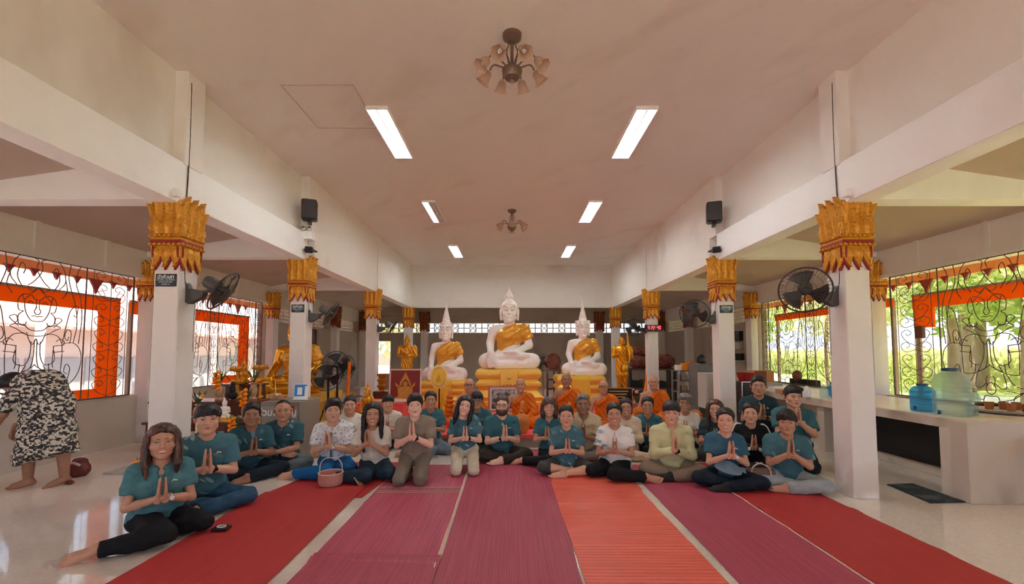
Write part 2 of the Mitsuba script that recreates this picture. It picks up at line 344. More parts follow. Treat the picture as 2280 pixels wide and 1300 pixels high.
def floor_fn(p, n, uv):
    g = fbm(p.x * 60, p.y * 60, 0, 2); b = fbm(p.x * .9, p.y * .9, 3.0, 4)
    return mix(mix(rgb(204, 197, 188), rgb(220, 214, 206), g), rgb(170, 158, 144), smoothstep(.5, .75, b) * .35)
mat('floor_terrazzo', proc(floor_fn), .07, spec=1.0, coat=1.0)
mat('dark_void', rgb(38, 36, 36), .9); mat('concrete', plaster(rgb(176, 168, 158), rgb(110, 98, 86), .8), .8); mat('worktop', plaster(rgb(214, 202, 188), rgb(160, 142, 124), .4), .3, spec=.5)

XI, CW, XO = 3.40, .255, 6.08
ROWS = [4.32, 7.00, 10.65, 14.40]
ZB, ZC, YB, YF = 2.98, 4.40, 17.2, -2.6
struct('floor', box(-6.4, 6.4, YF, YB + .3, -.15, 0), 'floor_terrazzo')
struct('ceiling', box(-XI - .4, XI + .4, YF, 14.6, ZC, ZC + .12), 'ceiling_paint')
part('ceiling', 'access_hatch', cat([box(-2.55, -1.75, 4.55, 4.555, ZC - .006, ZC), box(-2.55, -1.75, 5.45, 5.455, ZC - .006, ZC), box(-2.55, -2.545, 4.55, 5.45, ZC - .006, ZC), box(-1.755, -1.75, 4.55, 5.45, ZC - .006, ZC)]), 'shaded_ceiling_paint')
struct('ceiling_back', box(-XI - .4, XI + .4, 14.5, YB + .3, 3.42, 3.55), 'shaded_ceiling_paint')
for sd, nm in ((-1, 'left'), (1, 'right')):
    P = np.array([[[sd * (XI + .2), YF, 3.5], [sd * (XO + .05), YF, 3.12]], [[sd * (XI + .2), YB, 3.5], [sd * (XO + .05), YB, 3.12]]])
    struct('ceiling_aisle_' + nm, slab(P, np.array([0, 0, .1])), 'shaded_ceiling_paint')
    # nave beam and the upper wall above it
    x0, x1 = sorted((sd * XI, sd * (XI + .25)))
    struct('beam_' + nm, box(x0, x1, YF, ROWS[1], ZB, 3.42, .006), 'beam_paint')
    u0, u1 = sorted((sd * (XI + .12), sd * (XI + .25)))
    struct('wall_upper_' + nm, cat([box(u0, u1, YF, ROWS[1] + .1, 3.41, ZC + .05), box(x0, x1, ROWS[1] + CW, 14.5, ZB, ZC + .05)]), 'wall_paint')
    for Y in ROWS[:2]: part('wall_upper_' + nm, 'post', box(x0 - (.01 if sd > 0 else 0), x1 + (.01 if sd < 0 else 0), Y, Y + CW, 3.40, ZC + .02, .006), 'column_paint')
    part('wall_upper_' + nm, 'pilaster_strip', box(x0 - (.03 if sd > 0 else 0), x1 + (.03 if sd < 0 else 0), ROWS[2], ROWS[2] + CW, ZB, ZC), 'wall_paint')
    for Y in ROWS[:3]:
        a, b = sorted((sd * (XI + .2), sd * XO))
        struct('beam_cross_' + nm, box(a, b, Y + .02, Y + .24, ZB + .06, 3.46, .005), 'beam_paint')
    # outer wall: low wall, head beam, piers, solid part with ventilation blocks
    a, b = sorted((sd * XO, sd * (XO + .2)))
    low = [box(a, b, YF, 10.5, 0, .77)]
    struct('wall_' + nm, cat(low), 'low_wall_paint')
    struct('beam_window_' + nm, cat([box(a, b, YF, YB, 2.68, 3.2), box(a - (.05 if sd > 0 else 0), b + (.05 if sd < 0 else 0), YF, 10.5, 2.66, 2.72)]), 'wall_paint')
    for Y in (5.35, 6.3, 8.2, 9.4): part('beam_window_' + nm, 'rib', box(a - (.03 if sd > 0 else 0), b + (.03 if sd < 0 else 0), Y, Y + .06, 2.72, 3.15), 'wall_paint')
    dy0, dy1 = (12.6, 13.4) if sd < 0 else (0, 0)
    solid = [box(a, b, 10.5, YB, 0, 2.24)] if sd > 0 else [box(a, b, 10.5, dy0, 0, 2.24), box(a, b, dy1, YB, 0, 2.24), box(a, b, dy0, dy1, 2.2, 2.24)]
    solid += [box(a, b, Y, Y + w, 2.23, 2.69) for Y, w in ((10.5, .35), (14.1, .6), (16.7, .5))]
    part('wall_' + nm, 'solid_part', cat(solid), 'shaded_wall_grey')
vb = {}
def vent(kind):
    if kind not in vb:
        if kind == 'slot':   # frame with two long holes
            ms = [box(-.12, .12, 0, .09, z - .014, z + .014) for z in (-.2, 0, .2)] + [box(x - .014, x + .014, 0, .09, -.2, .2) for x in (-.12, .12)]
        elif kind == 'diamond':
            ms = [box(-.12, .12, 0, .09, z - .012, z + .012) for z in (-.2, .2)] + [box(x - .012, x + .012, 0, .09, -.2, .2) for x in (-.12, .12)]
            for z in (-.1, .1):
                for k in range(4):
                    m = box(-.07, .07, 0, .085, -.012, .012); m.apply_transform(M4(R=roty(PI / 4 + k * PI / 2))); m.vertices += [(.06, -.06, -.06, .06)[k], 0, z + (.05, .05, -.05, -.05)[k]]; ms.append(m)
        else:
            ms = [box(-.11, .11, 0, .09, z - .018, z + .018) for z in (-.2, -.1, 0, .1, .2)] + [box(x - .016, x + .016, 0, .09, -.2, .2) for x in (-.11, 0, .11)]
        vb[kind] = mikit.ply(cat(ms), 'wall_paint')
    return vb[kind]
struct('wall_back', cat([box(-XO, -5.6, YB, YB + .2, 0, 2.24), box(-4.85, XO, YB, YB + .2, 0, 2.24), box(-5.6, -4.85, YB, YB + .2, 0, .6), box(-5.6, -4.85, YB, YB + .2, 1.95, 2.24), box(-XO, XO, YB, YB + .2, 2.66, 3.4), box(-XO, XO, YB - .06, YB, 2.95, 3.4)]), 'shaded_wall_grey')
xs = np.arange(-5.9, 5.95, .24)
for i, x in enumerate(xs): part('wall_back', 'ventilation_block', vent('slot' if i % 3 else 'diamond'), None, to_world=T().translate([x, YB + .02, 2.45]))
for sd, nm in ((-1, 'left'), (1, 'right')):
    for y0, y1 in ((10.9, 14.1), (14.75, 16.7)):
        for y in np.arange(y0 + .1, y1, .22): part('wall_' + nm, 'ventilation_block', vent('grid'), None, to_world=T().translate([sd * (XO + .14), y, 2.45]).rotate([0, 0, 1], 90))
struct('wall_end', box(-XI, XI, 14.35, 14.55, ZB, ZC + .05), 'wall_paint')
struct('wall_front', cat([box(-6.3, -3.3, YF - .2, YF, 0, 3.5), box(3.3, 6.3, YF - .2, YF, 0, 3.5), box(-6.3, 6.3, YF - .2, YF, 3.1, 4.5)]), 'wall_paint')
mat('door_wood', proc(lambda p, n, uv: mix(rgb(92, 44, 26), rgb(60, 28, 18), fbm(p.x * 6, p.y * 30, p.z * 3, 3))), .45)
dk = struct('door_1', box(-6.22, -6.12, 12.65, 13.35, 0, 2.18), 'door_wood')
for z0, z1 in ((.15, .95), (1.1, 2.05)): part('door_1', 'panel', box(-6.12, -6.1, 12.75, 13.25, z0, z1, .008), 'door_wood')
part('door_1', 'frame', cat([box(-6.26, -6.06, 12.58, 12.65, 0, 2.22), box(-6.26, -6.06, 13.35, 13.42, 0, 2.22), box(-6.26, -6.06, 12.58, 13.42, 2.18, 2.25)]), 'concrete')
struct('window_1', cat([box(-5.62, -5.56, YB - .02, YB + .1, .58, 1.97), box(-4.89, -4.83, YB - .02, YB + .1, .58, 1.97), box(-5.62, -4.83, YB - .02, YB + .1, 1.92, 1.98), box(-5.62, -4.83, YB - .04, YB + .12, .56, .62)]), 'concrete')

# ------------------------------------------------------------------ columns with gilded lotus capitals
mat('gold_carved', proc(lambda p, n, uv: mix(rgb(206, 142, 40), rgb(156, 96, 26), smoothstep(.5, .8, fbm(p.x * 50, p.y * 50, p.z * 50, 3)) * .8)), .35, metal=.45, spec=.6)
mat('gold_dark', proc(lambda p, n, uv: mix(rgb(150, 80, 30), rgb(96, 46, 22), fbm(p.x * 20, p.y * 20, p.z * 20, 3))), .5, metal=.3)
mat('red_paint', rgb(140, 22, 18), .5)
def petal_mesh(w, h, curl, thick=.03, n=10, ut=.70, rough=1.0):
    """an upright carved leaf standing at y=0, its face towards -y, pointed, its tip curling out."""
    us = np.linspace(0, 1, n); vs = np.linspace(-1, 1, 7); P = np.zeros((n, 7, 3)); Q = P.copy()
    for i, u in enumerate(us):
        wd = w / 2 * (1.0 - .12 * u) * (1 if u < ut else max(.03, 1 - ((u - ut) / (1 - ut))**1.25)) * (1 + rough * .06 * (-1)**i)
        out = curl * u**2.5
        for j, v in enumerate(vs):
            boss = rough * (.024 * math.exp(-((u - .26) / .12)**2) * math.exp(-(v / .5)**2) + .014 * math.exp(-(v / .2)**2) + .010 * (abs(v) > .6) * (1 - u))
            P[i, j] = [wd * v, -out - boss - .010 * (1 - v * v), h * u * (1 - .05 * abs(v))]; Q[i, j] = [wd * v, thick - out * .9, h * u]
    return slab(P, Q - P)
big_p, low_p, red_p = petal_mesh(.125, .42, .045), petal_mesh(.115, .22, .03, .02, ut=.38, rough=.6), petal_mesh(.135, .245, .02, .012, ut=.38, rough=0)
small_p = petal_mesh(.085, .32, .05)
cap_core = cat([box(-.15, .15, -.15, .15, .18, .64, .01), box(-.165, .165, -.165, .165, .235, .275, .012), box(-.155, .155, -.155, .155, .30, .325), box(-.168, .168, -.168, .168, .325, .365, .012)])
red_band = box(-.16, .16, -.16, .16, .273, .303)
def capital_pieces():
    up_, dn, rd, bd = [], [], [], []
    for k in range(4):
        R = M4(rz=k * PI / 2)
        for x in (-.105, 0, .105): up_.append(R @ M4((x, -.142, .345)))
        dn += [R @ M4((x, -.142, .235), R=rotx(PI) @ rotz(PI)) for x in (-.1, 0, .1)]
        rd += [R @ M4((x, -.133, .235), R=rotx(PI) @ rotz(PI)) for x in (-.1, 0, .1)]
        for z in (.256, .346):
            for x in np.linspace(-.145, .145, 7): bd.append((R @ M4((x, -.168, z)))[:3, 3])
    cn = [(M4(rz=k * PI / 2) @ M4((x, -.128, .40))) for k in range(4) for x in (-.053, .053)] + [M4((s * .138, t * .138, .35), math.atan2(s, -t)) for s in (-1, 1) for t in (-1, 1)]
    return up_, dn, rd, bd, cn
UPP, DNP, RDP, BDP, CNP = capital_pieces()
beads = cat([ball(b, .017, 1) for b in BDP])
PLY = {k: mikit.ply(m, mm, 40) for k, m, mm in (('big', big_p, 'gold_carved'), ('low', low_p, 'gold_carved'), ('red', red_p, 'red_paint'), ('small', small_p, 'gold_carved'), ('core', cap_core, 'gold_carved'), ('band', red_band, 'red_paint'), ('beads', beads, 'gold_carved'))}
def joined(mats_map):
    g = cat([cap_core, beads] + [moved(big_p, m) for m in UPP] + [moved(low_p, m) for m in DNP] + [moved(small_p, m) for m in CNP])
    r = cat([red_band] + [moved(red_p, m) for m in RDP]); return g, r
cap_g, cap_r = joined(None)
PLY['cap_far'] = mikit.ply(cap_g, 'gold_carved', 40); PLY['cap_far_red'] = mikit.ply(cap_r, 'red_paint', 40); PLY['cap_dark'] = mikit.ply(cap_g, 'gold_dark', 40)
def column(x, y, label, near, s=1.0, group=None, dark=False, shaft=True, w=CW):
    key = thing('column', label, 'column', group)
    if shaft: part(key, 'shaft', box(x - w / 2, x + w / 2, y - w / 2, y + w / 2, 0, ZB, .008), 'column_paint')
    L = lambda m: T(M4((x, y, 2.30), 0, s) @ m)
    if near:
        ck = part(key, 'capital', PLY['core'], None, to_world=L(np.eye(4)), label='gilded carved lotus capital')
        for m in UPP: part(ck, 'petal', PLY['big'], None, to_world=L(m))
        for m in CNP: part(ck, 'corner_petal', PLY['small'], None, to_world=L(m))
        for m in DNP: part(ck, 'hanging_leaf', PLY['low'], None, to_world=L(m))
        for m in RDP: part(ck, 'leaf_edge', PLY['red'], None, to_world=L(m))
        part(ck, 'red_band', PLY['band'], None, to_world=L(np.eye(4)))
        part(ck, 'beads', PLY['beads'], None, to_world=L(np.eye(4)), kind='stuff')
    else:
        ck = part(key, 'capital', PLY['cap_dark' if dark else 'cap_far'], None, to_world=L(np.eye(4)), label='gilded lotus capital')
        part(ck, 'red_band', PLY['cap_far_red'], None, to_world=L(np.eye(4)))
    return key
nth = ['nearest', 'second', 'third', 'farthest']
for sd, nm in ((-1, 'left'), (1, 'right')):
    for i, Y in enumerate(ROWS):
        column(sd * (XI + CW / 2), Y + CW / 2, f'white square column with a gold lotus capital, {nth[i]} column of the {nm} inner row', i < 2)
    for Y, t in ((6.95, 'between the two barred windows'), (10.5, 'beyond the second barred window')):
        column(sd * (XO - .06), Y + .14, f'pilaster with a gold capital on the {nm} side wall, {t}', False, .88, w=.24)
    for Y, t in ((14.3, 'halfway along the plain wall'),):
        column(sd * (XO - .08), Y + .12, f'pilaster with a dark gold capital on the {nm} wall, {t}', False, .95, dark=True, w=.25)
for x, t in ((-5.95, 'in the far left corner'), (-3.5, 'on the back wall behind the left columns'), (3.5, 'on the back wall behind the right columns'), (5.95, 'in the far right corner')):
    column(x, YB - .12, f'pilaster with a dark gold capital, {t}', False, 1.05, dark=True, w=.27)

# ------------------------------------------------------------------ ceiling lamps
mat('lamp_white', rgb(235, 235, 232), .4); mat('lamp_mirror', rgb(210, 210, 210), .3, metal=.7)
def fixture(x, y0, y1, label, off=False):
    key = thing('ceiling_light', label, 'ceiling light', 'recessed fluorescent fittings')
    w = .135
    part(key, 'housing', cat([box(x - w, x - w + .012, y0, y1, ZC - .045, ZC), box(x + w - .012, x + w, y0, y1, ZC - .045, ZC), box(x - w, x + w, y0, y0 + .012, ZC - .045, ZC), box(x - w, x + w, y1 - .012, y1, ZC - .045, ZC)]), 'lamp_white')
    part(key, 'reflector', cat([box(x - w, x + w, y0, y1, ZC - .006, ZC), box(x - .006, x + .006, y0, y1, ZC - .05, ZC)]), 'lamp_white')
    for k, s in enumerate((-1, 1)):
        m = tube([[x + s * .065, y0 + .05, ZC - .026], [x + s * .065, y1 - .05, ZC - .026]], .016, 10)
        lit = not (off and k == 1)
        sh = mikit.ply(m, 'lamp_white', 40)
        if lit: sh['emitter'] = {'type': 'area', 'radiance': {'type': 'rgb', 'value': [LAMP_RADIANCE * c for c in (.93, 1.0, .98)]}}
        part(key, 'fluorescent_tube', sh, None, label=None if lit else 'unlit tube')
    for y in np.linspace(y0 + .06, y1 - .06, 12): part(key, 'louvre', box(x - w + .012, x + w - .012, y - .002, y + .002, ZC - .052, ZC - .03), 'lamp_mirror')
for sd, nm in ((-1, 'left'), (1, 'right')):
    for (y0, y1), t in zip(((4.95, 6.25), (8.1, 9.4), (11.5, 12.9)), ('nearest', 'middle', 'farthest')):
        fixture(sd * 1.62, y0, y1, f'{t} fluorescent ceiling light of the {nm} row' + (', with one tube out' if sd < 0 and t == 'middle' else ''), sd < 0 and t == 'middle')
# ------------------------------------------------------------------ outside
mat('ground_concrete', proc(lambda p, n, uv: mix(rgb(206, 198, 192), rgb(178, 168, 160), fbm(p.x, p.y, 0, 4))), .9)
mat('grass', proc(lambda p, n, uv: mix(rgb(150, 170, 84), rgb(206, 204, 150), fbm(p.x * 1.4, p.y * 1.4, 0, 4))), .9)
struct('ground', cat([box(-60, -6.28, -30, 60, -.45, -.3), box(-6.3, 6.3, YB + .2, 60, -.45, -.3), box(-6.3, 6.3, -30, YF, -.45, -.02)]), 'ground_concrete')
struct('lawn', box(6.28, 70, -30, 60, -.45, -.3), 'grass')
mat('eave_peach', rgb(224, 160, 112), .7); mat('iron', rgb(92, 74, 66), .5, metal=.3); mat('red_ornament', rgb(128, 24, 28), .5)
scene['orange_cloth'] = {'type': 'twosided', 'bsdf': {'type': 'principled', 'base_color': tex(rgb(236, 92, 10)), 'roughness': .7}}
scene['orange_cloth'] = {'type': 'principledthin', 'base_color': tex(rgb(255, 146, 44)), 'roughness': .7, 'diff_trans': 1.1}
mat('roof_tile', proc(lambda p, n, uv: mix(rgb(222, 168, 162), rgb(200, 136, 132), smoothstep(.4, .6, .5 + .5 * dr.sin(p.y * 26)) * .7)), .7)
mat('house_wall', rgb(214, 206, 204), .8); mat('house_panel', rgb(160, 166, 176), .7); mat('bark', proc(lambda p, n, uv: mix(rgb(186, 164, 146), rgb(140, 118, 102), fbm(p.x * 6, p.y * 6, p.z * 2, 3))), .9)
mat('red_ribbon', proc(lambda p, n, uv: mix(rgb(196, 70, 80), rgb(226, 150, 140), noise(p.x * 14, p.y * 14, p.z * 5))), .8); mat('white_wall_out', rgb(226, 222, 214), .9)
for nm, c in (('leaf_green', (184, 204, 124)), ('leaf_yellow', (226, 230, 182)), ('leaf_dark', (156, 182, 108))):
    scene[nm] = {'type': 'principledthin', 'base_color': tex(rgb(*c)), 'roughness': .6, 'diff_trans': .9}
# roof eaves with hanging ornaments on both long sides
for sd, nm in ((-1, 'left'), (1, 'right')):
    P = np.array([[[sd * 6.2, YF, 3.25], [sd * 7.5, YF, 2.86]], [[sd * 6.2, YB, 3.25], [sd * 7.5, YB, 2.86]]])
    key = struct('roof_eave_' + nm, slab(P, np.array([0, 0, .08])), 'eave_peach')
    a, b = sorted((sd * 7.45, sd * 7.51)); part(key, 'fascia', box(a, b, YF, YB, 2.74, 2.98), 'eave_peach')
    for k, y in enumerate(np.arange(4.6, 12, .33)):
        big = k % 6 == 3; w, hh = (.13, .26) if big else (.07, .12)
        o = prism([(-w, 0), (w, 0), (w * .35, -hh * .55), (0, -hh), (-w * .35, -hh * .55)], .03); o.apply_transform(M4((sd * 7.42, y, 2.76), PI / 2)); part(key, 'ornament', o, 'red_ornament')
# orange cloth-covered frames outside the window openings
def orange_frame(sd, y0, y1, label, bottom=None, side=True, zt=2.30, zb=2.10):
    key = thing('orange_frame', label, 'frame'); x = sd * 6.36; a, b = sorted((x, x + sd * .03))
    part(key, 'top_band', box(a, b, y0, y1, zb, zt), 'orange_cloth')
    if side: part(key, 'side_band', box(a, b, y1 - .34, y1, bottom or .8, zb), 'orange_cloth')
    if bottom: part(key, 'bottom_band', box(a, b, y1 - 1.15, y1, bottom - .02, bottom + .14), 'orange_cloth')
    for yy in (y0 + .05, y1 - .02): part(key, 'post', box(a + (.03 if sd > 0 else -.05), b + (.05 if sd > 0 else -.03), yy - .02, yy + .02, -.31, zt), 'bark')
    part(key, 'rail', box(a - .01, b + .01, y0, y1, zt, zt + .03), 'bark')
orange_frame(-1, 4.6, 6.9, 'bright orange cloth frame outside the nearest left window', .76)
orange_frame(-1, 7.1, 10.3, 'bright orange cloth frame outside the second left window', .8)
orange_frame(1, 4.6, 6.75, 'bright orange cloth band outside the nearest right window', None, False, 2.34, 2.14)
orange_frame(1, 7.1, 10.3, 'bright orange cloth band outside the second right window', None, False, 2.34, 2.22)
tk = thing('orange_frame', 'short orange cloth corner strip beside the pilaster of the nearest right window', 'frame'); part(tk, 'side_band', box(6.36, 6.39, 6.42, 6.74, 1.84, 2.14), 'orange_cloth'); part(tk, 'post', box(6.395, 6.42, 6.68, 6.72, -.31, 2.14), 'bark')
# pale building beyond the left windows
hk = thing('house', 'pale house with a pink tiled roof seen through the left windows', 'building')
part(hk, 'wall', box(-17, -13, -4, 22, -.3, 2.3), 'house_wall')
for k, y in enumerate(np.arange(-3, 21, 1.6)): part(hk, 'wall_panel', box(-13.0, -12.94, y, y + 1.45, -.2, 1.3, .01), 'house_panel')
for k in range(3):
    P = np.array([[[-12.2 - k * 1.4, -5, 2.1 + k * .62], [-13.7 - k * 1.4, -5, 2.78 + k * .62]], [[-12.2 - k * 1.4, 23, 2.1 + k * .62], [-13.7 - k * 1.4, 23, 2.78 + k * .62]]])
    part(hk, 'roof_slope', slab(P, np.array([0, 0, .08])), 'roof_tile')
for y in np.arange(-2, 20, 3.2): part(hk, 'post', box(-12.1, -11.96, y, y + .14, -.3, 2.2), 'house_wall')
# trees beyond the right windows
rng = np.random.default_rng(7)
def tree(x, y, h, r, label, leaf, n=900, lo=.35, ribbon=None, sz=.16):
    key = thing('tree', label, 'tree')
    tp = spline([(x, y, -.35), (x + rng.normal(0, .1), y, h * .3), (x + rng.normal(0, .2), y + rng.normal(0, .2), h * .75)], 5)
    part(key, 'trunk', tube(tp, np.linspace(r, r * .6, len(tp)), 9), 'bark', True)
    if ribbon:
        pr = [np.array([x, y, z]) for z in np.linspace(ribbon[0], ribbon[1], 6)]
        part(key, 'ribbon', tube([tp[0] + (tp[-1] - tp[0]) * 0 + [0, 0, q[2] + .35] for q in pr], r * 1.12, 10), 'red_ribbon', True)
    for k in range(4):
        a = rng.uniform(0, 2 * PI); L = h * rng.uniform(.2, .35); z0 = h * rng.uniform(.4, .7)
        part(key, 'branch', tube([(x, y, z0), (x + L * .5 * math.cos(a), y + L * .5 * math.sin(a), z0 + L * .5), (x + L * math.cos(a), y + L * math.sin(a), z0 + L * .8)], [r * .4, r * .25, r * .08], 6), 'bark', True)
    c = rng.normal(0, 1, (n, 3)); c /= np.linalg.norm(c, axis=1, keepdims=True); c *= rng.uniform(.55, 1, (n, 1)) * [h * .36, h * .36, h * (1 - lo) * .5]; c += [x, y, h * (lo + (1 - lo) * .5)]
    u = rng.normal(0, 1, (n, 3)); u /= np.linalg.norm(u, axis=1, keepdims=True); v = np.cross(u, rng.normal(0, 1, (n, 3))); v /= np.linalg.norm(v, axis=1, keepdims=True)
    s = sz * rng.uniform(.6, 1.4, (n, 1)); V = np.stack([c - u * s, c + v * s * .45, c + u * s, c - v * s * .45], 1).reshape(-1, 3); i = np.arange(n)[:, None] * 4
    part(key, 'foliage', trimesh.Trimesh(V, np.vstack([i + [0, 1, 2], i + [0, 2, 3]]), process=False), leaf, kind='stuff')
for k, (x, y, h, r, lf, rib) in enumerate([(10.8, 8.7, 6.5, .20, 'leaf_yellow', None), (9.6, 6.6, 6.0, .17, 'leaf_green', (.0, 2.6)), (12.5, 12.2, 6.5, .22, 'leaf_green', None), (9.2, 12.4, 5.0, .09, 'leaf_yellow', None), (15, 9.0, 7, .25, 'leaf_dark', None), (17, 16, 8, .3, 'leaf_dark', None), (13.5, 17, 6, .12, 'leaf_yellow', None), (19, 12.4, 8, .25, 'leaf_green', None), (21, 20, 9, .3, 'leaf_dark', None), (12.2, 10.2, 5.6, .2, 'leaf_green', None)]):
    t = ['slender leafy tree nearest the far corner of the near right window', 'tree with its trunk wrapped in red and pink cloth outside the near right window', 'broad leafy tree outside the second right window', 'thin pale leafy tree close outside the second right window', 'dark leafy tree across the lawn behind the near right window', 'large dark tree at the back of the lawn', 'thin yellowish tree at the back behind the second right window', 'tall green tree across the lawn', 'largest dark tree at the far edge of the lawn', 'stout thick-trunked tree between the two right windows'][k]
    tree(x, y, h, r * .62, t, lf, 1500 if k < 4 else 2200, .36, rib, .085 if k < 4 else .14)
def shrub(x, y, r, label, leaf, n=900):
    key = thing('shrub', label, 'shrub')
    c = rng.normal(0, 1, (n, 3)); c /= np.linalg.norm(c, axis=1, keepdims=True); c *= rng.uniform(.4, 1, (n, 1)) * [r, r, r * .8]; c += [x, y, -.3 + r * .7]
    u = rng.normal(0, 1, (n, 3)); u /= np.linalg.norm(u, axis=1, keepdims=True); v = np.cross(u, rng.normal(0, 1, (n, 3))); v /= np.linalg.norm(v, axis=1, keepdims=True); s = .075
    V = np.stack([c - u * s, c + v * s * .4, c + u * s, c - v * s * .4], 1).reshape(-1, 3); i = np.arange(n)[:, None] * 4
    part(key, 'foliage', trimesh.Trimesh(V, np.vstack([i + [0, 1, 2], i + [0, 2, 3]]), process=False), leaf, kind='stuff')
    part(key, 'stem', cat([tube([(x, y, -.35), (x + .3 * math.cos(a) * r, y + .3 * math.sin(a) * r, r * .5)], .02, 5) for a in (0, 2, 4)]), 'bark')
for x, y, r, t in ((10.2, 13.4, .9, 'bushy shrub low behind the second right window'), (12.6, 14.6, 1.1, 'wide shrub at the back of the second right window'), (11.4, 15.8, 1.0, 'shrub farthest along the right side'), (8.9, 10.6, .55, 'small bright shrub just outside the second right window'), (14.6, 6.6, 1.0, 'round shrub on the lawn outside the near right window')):
    shrub(x, y, r, t, 'leaf_yellow' if r < 1 else 'leaf_green')
for k, (x, y, t) in enumerate([(20, 6, 'nearest the right frame edge'), (22, 11, 'second from the right'), (23, 15, 'in the middle'), (22, 20, 'fourth from the right'), (21, 26, 'fifth from the right'), (19, 33, 'farthest back')]): tree(x, y, 9, .25, f'tall background tree across the road, {t}', ('leaf_yellow', 'leaf_green')[k % 2], 1500, .22, None, .26)
hk = thing('hedge', 'long pale green hedge across the lawn at the back on the right', 'hedge'); n = 9000
c = np.stack([rng.uniform(23, 26, n), rng.uniform(-8, 48, n), -.3 + 1.9 * rng.random(n)**.8], 1); u = rng.normal(0, 1, (n, 3)); u /= np.linalg.norm(u, axis=1, keepdims=True); v = np.cross(u, rng.normal(0, 1, (n, 3))); v /= np.linalg.norm(v, axis=1, keepdims=True)
V = np.stack([c - u * .3, c + v * .16, c + u * .3, c - v * .16], 1).reshape(-1, 3); i = np.arange(n)[:, None] * 4
part(hk, 'foliage', trimesh.Trimesh(V, np.vstack([i + [0, 1, 2], i + [0, 2, 3]]), process=False), 'leaf_yellow', kind='stuff')
struct('road', box(16.5, 19, -20, 40, -.3, -.28), 'white_wall_out')
for k, (x, y, t) in enumerate([(-7.9, 19.5, 'left'), (-6.2, 22, 'middle'), (-9.6, 23, 'right')]): tree(x, y, 6, .12, f'leafy tree seen through the small back window, {t}', 'leaf_yellow', 600, .2, None, .25)

# ------------------------------------------------------------------ wrought-iron window grilles
FIG = [  # half figure: u from the middle (0) to the side (1), v from the sill (0) to the top (1)
    [(0, .565), (.13, .575), (.23, .63), (.27, .70), (.31, .74)], [(.035, .72), (.03, .66), (.065, .635), (.03, .615), (0, .612)], [(0, .597), (.05, .603), (.11, .60)], [(.06, .715), (.15, .74), (.26, .71)], [(.09, .69), (.15, .70), (.2, .685)],
    [(0, .88), (.12, .83), (.22, .80), (.12, .77), (0, .80)], [(.0, .80), (.15, .75), (.30, .74), (.38, .70), (.36, .64), (.27, .63)], [(.27, .63), (.36, .60), (.34, .545), (.24, .535), (.20, .56)], [(.34, .53), (.52, .585), (.40, .60), (.37, .565), (.42, .55)],
    [(0, .50), (.14, .51), (.26, .545)], [(0, .465), (.2, .475), (.38, .51), (.5, .53), (.36, .545), (.2, .53)], [(0, .45), (.06, .41), (.13, .435), (.19, .49)], [(.22, .485), (.42, .475), (.53, .43), (.56, .36), (.545, .24), (.52, .21), (.3, .215), (.06, .255), (0, .275)],
    [(.36, .40), (.6, .41)], [(.36, .355), (.6, .365)], [(.37, .40), (.36, .28), (.38, .25)], [(.025, .44), (.035, .32), (.09, .25), (.22, .23)], [(.09, .43), (.10, .34), (.17, .28), (.28, .27), (.40, .30), (.38, .37)], [(.17, .27), (.25, .22)], [(.28, .28), (.3, .22)],
    [(.58, .42), (.8, .425), (.97, .37), (1.0, .27), (.88, .17), (.62, .10), (.3, .10)], [(.42, .435), (.52, .45), (.6, .43), (.56, .405)], [(.25, .215), (.30, .13), (.2, .115), (.08, .15)], [(.05, .20), (.09, .17), (.06, .13)], [(0, .07), (.08, .09), (.085, .13), (0, .155)], [(.3, .215), (.45, .14), (.7, .12)],
    [(.0, .06), (.12, .06), (.16, .02), (.12, 0)], [(.15, .03), (.4, .05), (.6, .10), (.45, .07), (.42, .03), (.55, .0)], [(.72, .42), (.74, .5), (.65, .52), (.60, .47), (.66, .44), (.69, .47)], [(.55, .42), (.62, .55), (.70, .66), (.86, .70), (.84, .62), (.77, .63)],
    [(.80, .43), (.86, .55), (.82, .68), (.70, .80), (.62, .90), (.66, 1.0)], [(.92, .42), (.97, .6), (.92, .75), (.80, .86), (.82, .95), (.9, 1.0)], [(.30, .78), (.42, .86), (.36, .95), (.28, .92), (.31, .88)], [(.42, .80), (.55, .86), (.5, .95), (.38, 1.0)], [(.5, .74), (.60, .80), (.55, .88)], [(0, .88), (.06, .93), (.03, .98), (.15, 1.0)], [(.7, .15), (.75, .24), (.66, .27), (.62, .22), (.68, .2)]]
SCR = [[(0, 0), (0, 1)], [(-.9, 0), (-.9, 1)], [(.9, 0), (.9, 1)]]
for z in (.08, .28, .48, .68, .83):
    for s in (-1, 1):
        SCR += [[(0, z - .07), (s * .5, z - .03), (s * .75, z + .03), (s * .45, z + .06), (s * .2, z + .035), (s * .4, z + .012), (s * .5, z + .03)], [(0, z + .10), (s * .55, z + .08), (s * .8, z + .13), (s * .5, z + .16), (s * .3, z + .13), (s * .5, z + .115)]]
